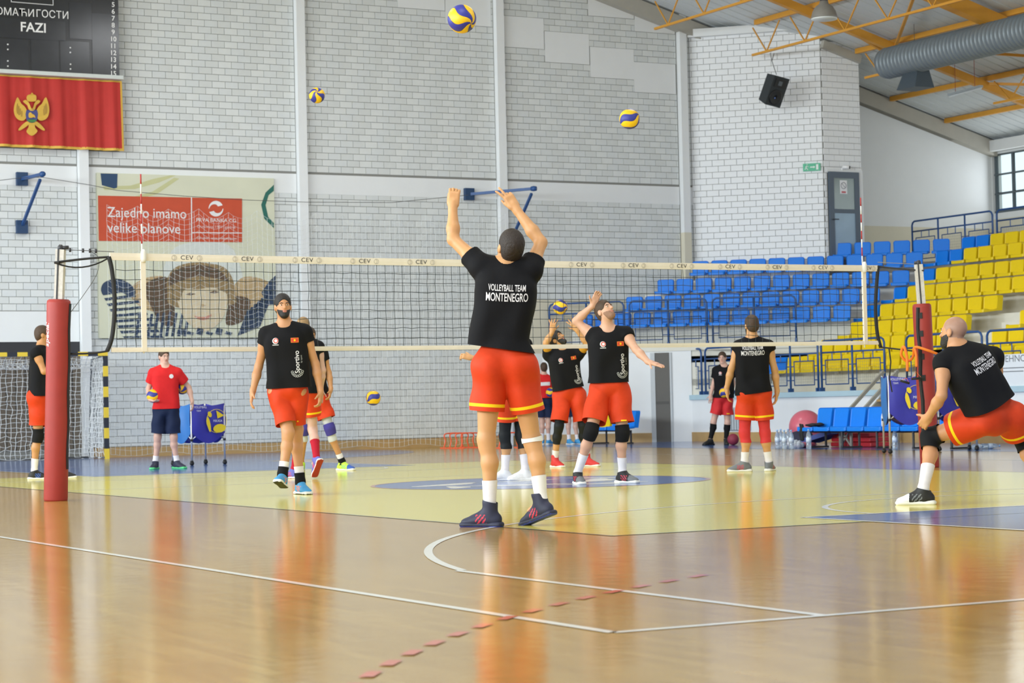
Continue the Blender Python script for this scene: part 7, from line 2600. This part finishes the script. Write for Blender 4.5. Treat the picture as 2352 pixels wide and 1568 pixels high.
# 7 player hidden behind the front player
CAST.append(dict(
    label='player in white shoes and black leggings hidden behind the player with raised arms', D=24.6, s=1.0, h=0.0095, face=200, look=(190, 0), skin='warm', hair='brown', seed=7,
    j=dict(head=(1168, 737), neck=(1172, 772), sA=(1150, 795, -0.14), eA=(1112, 826, -0.2), wA=(1086, 822, -0.22), hA=(1068, 818, -0.22), sB=(1206, 792, 0.14), eB=(1216, 838, 0.2), wB=(1206, 880, 0.1), hB=(1202, 905, 0.08),
           hipA=(1162, 902, -0.06), hipB=(1190, 902, 0.06), kA=(1159, 1000), kB=(1196, 1000, 0.05), aA=(1160, 1085), aB=(1206, 1083)),
    handA=dict(n=(270, 40), curl=0.9), toeA=190, toeB=196, shirt=dict(m=K_BLACK, sleeve=0.55), hem=(1178, 905), shorts=dict(m=K_ORANGE, t=0.66, stripe=True),
    bands=[('legging', 'A', 0.5, 1.36, 0.004, K_LEGBLK), ('legging', 'B', 0.5, 1.36, 0.004, K_LEGBLK), ('sock', 'A', 1.52, 2.0, 0.006, K_WHITE), ('sock', 'B', 1.52, 2.0, 0.006, K_WHITE)],
    shoes=shoe(S_WHITE, S_WHITE, trim=S_WHITE)))
# 8 red shirt man far back
CAST.append(dict(
    label='man in red t-shirt and navy shorts seen from behind at the far wall', D=46.9, s=0.95, h=0.011, face=95, look=(100, 5), skin='pale', hair='brown', seed=8,
    j=dict(head=(1249, 845), neck=(1249, 863), sA=(1233, 872), eA=(1229, 895, 0.0), wA=(1233, 917, 0.15), hA=(1234, 926, 0.2), sB=(1265, 872), eB=(1271, 892, 0.05), wB=(1268, 906, 0.25), hB=(1263, 908, 0.3),
           hipA=(1243, 921), hipB=(1260, 921), kA=(1245, 967), kB=(1260, 967), aA=(1245, 1011), aB=(1260, 1011)),
    toeA=100, toeB=60, shirt=dict(m=K_REDT, sleeve=0.55, block=True, cuff=0.082), hem=(1250, 913), shorts=dict(m=K_NAVY, t=0.80, flare=0.118),
    bands=[('sock', 'A', 1.62, 2.0, 0.006, K_WHITE), ('sock', 'B', 1.62, 2.0, 0.006, K_WHITE)], shoes=shoe(S_SKY, M_SOLE_W)))
# 9 setter with long hair
CAST.append(dict(
    label='long haired player with amber sleeves setting a ball overhead behind the net', D=29.4, s=1.0, h=0.0085, face=285, look=(318, 42), skin='warm', hair='black', haircut='long', beard=1, seed=9,
    j=dict(head=(1281, 780, 0), neck=(1290, 803), sA=(1261, 815), eA=(1254, 787, -0.12), wA=(1268, 762, -0.18), hA=(1270, 741, -0.2), sB=(1327, 813), eB=(1350, 791, -0.12), wB=(1325, 758, -0.18), hB=(1314, 741, -0.2),
           hipA=(1292, 905), hipB=(1326, 905), kA=(1284, 978, -0.1), kB=(1339, 976, -0.02), aA=(1275, 1056, 0.0), aB=(1348, 1054, 0.1)),
    handA=dict(n=(265, -35), curl=0.25, spread=0.35, thumb=1), handB=dict(n=(280, -35), curl=0.25, spread=0.35, thumb=-1), toeA=300, toeB=322,
    shirt=dict(m=K_BLACK, sleeve=0.45, front=True, under=K_AMBER, w=0.185), hem=(1305, 893), shorts=dict(m=K_ORANGE, t=0.86, flare=0.122, tag='B'),
    bands=[('legging', 'A', 0.6, 1.52, 0.004, K_LEGBLK), ('legging', 'B', 0.6, 1.52, 0.004, K_LEGBLK), ('sock', 'A', 1.70, 2.0, 0.006, K_WHITE), ('sock', 'B', 1.70, 2.0, 0.006, K_WHITE)], shoes=shoe(S_RED, M_SOLE_W, trim=S_RED, high=True)))
# 10 spiker
CAST.append(dict(
    label='player looking up with right arm cocked and left arm stretched out, ready to hit', D=23.04, s=1.02, h=0.0080, face=278, look=(308, 33), skin='fair', hair='brown', beard=1, beardcol='stubble', seed=10,
    j=dict(head=(1390, 715, -0.02), neck=(1396, 760), sA=(1361, 770, 0.05), eA=(1323, 737, 0.10), wA=(1361, 702, 0.02), hA=(1373, 674, 0.0), sB=(1437, 768, -0.03), eB=(1461, 803, -0.2), wB=(1489, 831, -0.36), hB=(1524, 841, -0.45),
           hipA=(1380, 893), hipB=(1421, 893), kA=(1358, 990, -0.16), kB=(1430, 992, -0.06), aA=(1327, 1082, 0.0), aB=(1430, 1089, 0.0)),
    handA=dict(n=(95, 30), curl=0.45, thumb=1), handB=dict(n=(290, 70), curl=0.06, spread=0.02, thumb=1), toeA=282, toeB=318,
    shirt=dict(m=K_BLACK, sleeve=0.24, sleeveA=0.12, front=True, w=0.185, fold=0.007), hem=(1399, 878), shorts=dict(m=K_ORANGE, t=0.78, flare=0.128, tag='B'),
    bands=[('knee_pad', 'A', 0.84, 1.18, 0.013, K_KNEE), ('knee_pad', 'B', 0.84, 1.22, 0.013, K_KNEE), ('sock', 'A', 1.52, 2.0, 0.006, K_WHITE), ('sock', 'B', 1.60, 2.0, 0.006, K_WHITE)],
    shoes=shoe(S_BLK, M_SOLE_W, trim=S_PINKR, toe=S_GREY, lace=S_RED)))
# 11 player from behind beyond the net
CAST.append(dict(
    label='player seen from behind in red leggings standing on the far side of the net', D=25.9, s=1.0, h=0.0085, face=86, look=(105, 0), skin='warm', hair='brown', beard=2, beardcol='dark', seed=11,
    j=dict(head=(1726, 748), neck=(1727, 782), sA=(1697, 797), eA=(1680, 846, 0.0), wA=(1669, 892, 0.05), hA=(1672, 920, 0.07), sB=(1764, 796), eB=(1779, 848, 0.0), wB=(1785, 899, 0.03), hB=(1781, 926, 0.05),
           hipA=(1715, 903), hipB=(1748, 903), kA=(1710, 993, 0.0), kB=(1757, 993, 0.0), aA=(1710, 1064), aB=(1766, 1064)),
    handA=dict(n=(180, 0), curl=0.45, thumb=1), handB=dict(n=(0, 0), curl=0.45, thumb=-1), toeA=172, toeB=70,
    shirt=dict(m=K_BLACK, sleeve=0.16, back=True, bpos=0.12, w=0.180, fold=0.007), hem=(1729, 903), hemn=(-0.1, 0), shorts=dict(m=K_ORANGE, t=0.68, stripe=True, flare=0.128),
    bands=[('legging', 'A', 0.55, 1.32, 0.005, K_LEGRED), ('legging', 'B', 0.55, 1.32, 0.005, K_LEGRED), ('sock', 'A', 1.62, 2.0, 0.006, K_WHITE), ('sock', 'B', 1.62, 2.0, 0.006, K_WHITE)],
    shoes=shoe(S_GREY, M_SOLE_W, trim=S_PINKR, lace=S_BLK)))
# 12 far man with ball by the parapet
CAST.append(dict(
    label='man in black t-shirt and red shorts holding a ball in front of the white parapet', D=42.6, s=0.98, h=0.010, face=272, look=(255, -2), skin='pale', hair='brown', seed=12,
    j=dict(head=(1659, 822), neck=(1662, 841), sA=(1645, 851), eA=(1639, 880, 0.02), wA=(1633, 906, -0.05), hA=(1632, 920, -0.08), sB=(1678, 851), eB=(1685, 880, 0.02), wB=(1678, 902, -0.1), hB=(1670, 905, -0.15),
           hipA=(1652, 918), hipB=(1670, 918), kA=(1639, 968), kB=(1671, 970), aA=(1632, 1014), aB=(1668, 1013)),
    toeA=220, toeB=268, shirt=dict(m=K_BLACK, sleeve=0.6, front=True, cuff=0.082, sportivo=False), hem=(1663, 913), shorts=dict(m=K_REDS, t=0.66, flare=0.125, tag='B'),
    bands=[('knee_sock', 'A', 1.12, 1.9, 0.008, K_KNEE), ('knee_sock', 'B', 1.12, 1.9, 0.008, K_KNEE)], shoes=shoe(S_BLK, S_BLK, trim=S_BLK)))
# 13 bald player crouching on the right
CAST.append(dict(
    label='bald bearded player crouching on the right edge, seen from behind in black sleeveless shirt', D=16.95, s=1.03, h=0.0075, face=128, look=(135, 4), skin='tan', hair='black', haircut='bald', beard=2, seed=13,
    j=dict(head=(2190, 764, 0.02), neck=(2206, 803, 0.0), sA=(2168, 836, -0.06), eA=(2163, 908, -0.16), wA=(2134, 955, 0.02), hA=(2119, 976, 0.10), sB=(2281, 822, 0.14), eB=(2296, 905, 0.34), wB=(2260, 950, 0.5), hB=(2245, 965, 0.56),
           hipA=(2262, 962, -0.03), hipB=(2318, 962, 0.06), kA=(2136, 1003, 0.20), kB=(2349, 1006, 0.22), aA=(2121, 1131, 0.0), aB=(2400, 1125, 0.1)),
    headup=(100, 80), handA=dict(n=(270, 20), curl=0.6, thumb=1), toeA=168, toeB=20,
    shirt=dict(m=K_BLACK, sleeve=0.20, back=True, bpos=0.155, bs=0.95, w=0.185, fold=0.008), hem=(2270, 930, -0.02), hemn=(0.0, -0.15),
    shorts=dict(m=K_ORANGE, t=0.60, stripe=True, flare=0.135),
    bands=[('knee_pad', 'A', 0.80, 1.22, 0.013, K_KNEE), ('knee_pad', 'B', 0.80, 1.22, 0.013, K_KNEE), ('sock', 'A', 1.52, 2.0, 0.006, K_WHITE), ('sock', 'B', 1.5, 2.0, 0.006, K_WHITE)],
    shoes=shoe(S_BLK, M_SOLE_W, trim=S_GREY, toe=S_WHITE, lace=S_BLK)))
# 14 bystander hidden behind the setter
CAST.append(dict(
    label='person in blue shoes by the far wall, legs visible behind the setting player', D=46.5, s=0.93, h=0.011, face=260, look=(260, 0), skin='pale', hair='dark', seed=14,
    j=dict(head=(1312, 842), neck=(1312, 860), sA=(1296, 870), eA=(1292, 893), wA=(1294, 912, -0.05), hA=(1295, 922, -0.08), sB=(1328, 870), eB=(1332, 893), wB=(1330, 912, -0.05), hB=(1329, 922, -0.08),
           hipA=(1304, 921), hipB=(1320, 921), kA=(1306, 966), kB=(1322, 966), aA=(1307, 1009), aB=(1326, 1008)),
    toeA=300, toeB=320, shirt=dict(m=K_NAVY, sleeve=0.5), hem=(1312, 912), shorts=dict(m=K_NAVY, t=0.8),
    bands=[('sock', 'A', 1.7, 2.0, 0.006, K_WHITE), ('sock', 'B', 1.7, 2.0, 0.006, K_WHITE)], shoes=shoe(S_SKY, M_SOLE_W)))
import time as _time
for sp in CAST:
    make_person(sp)
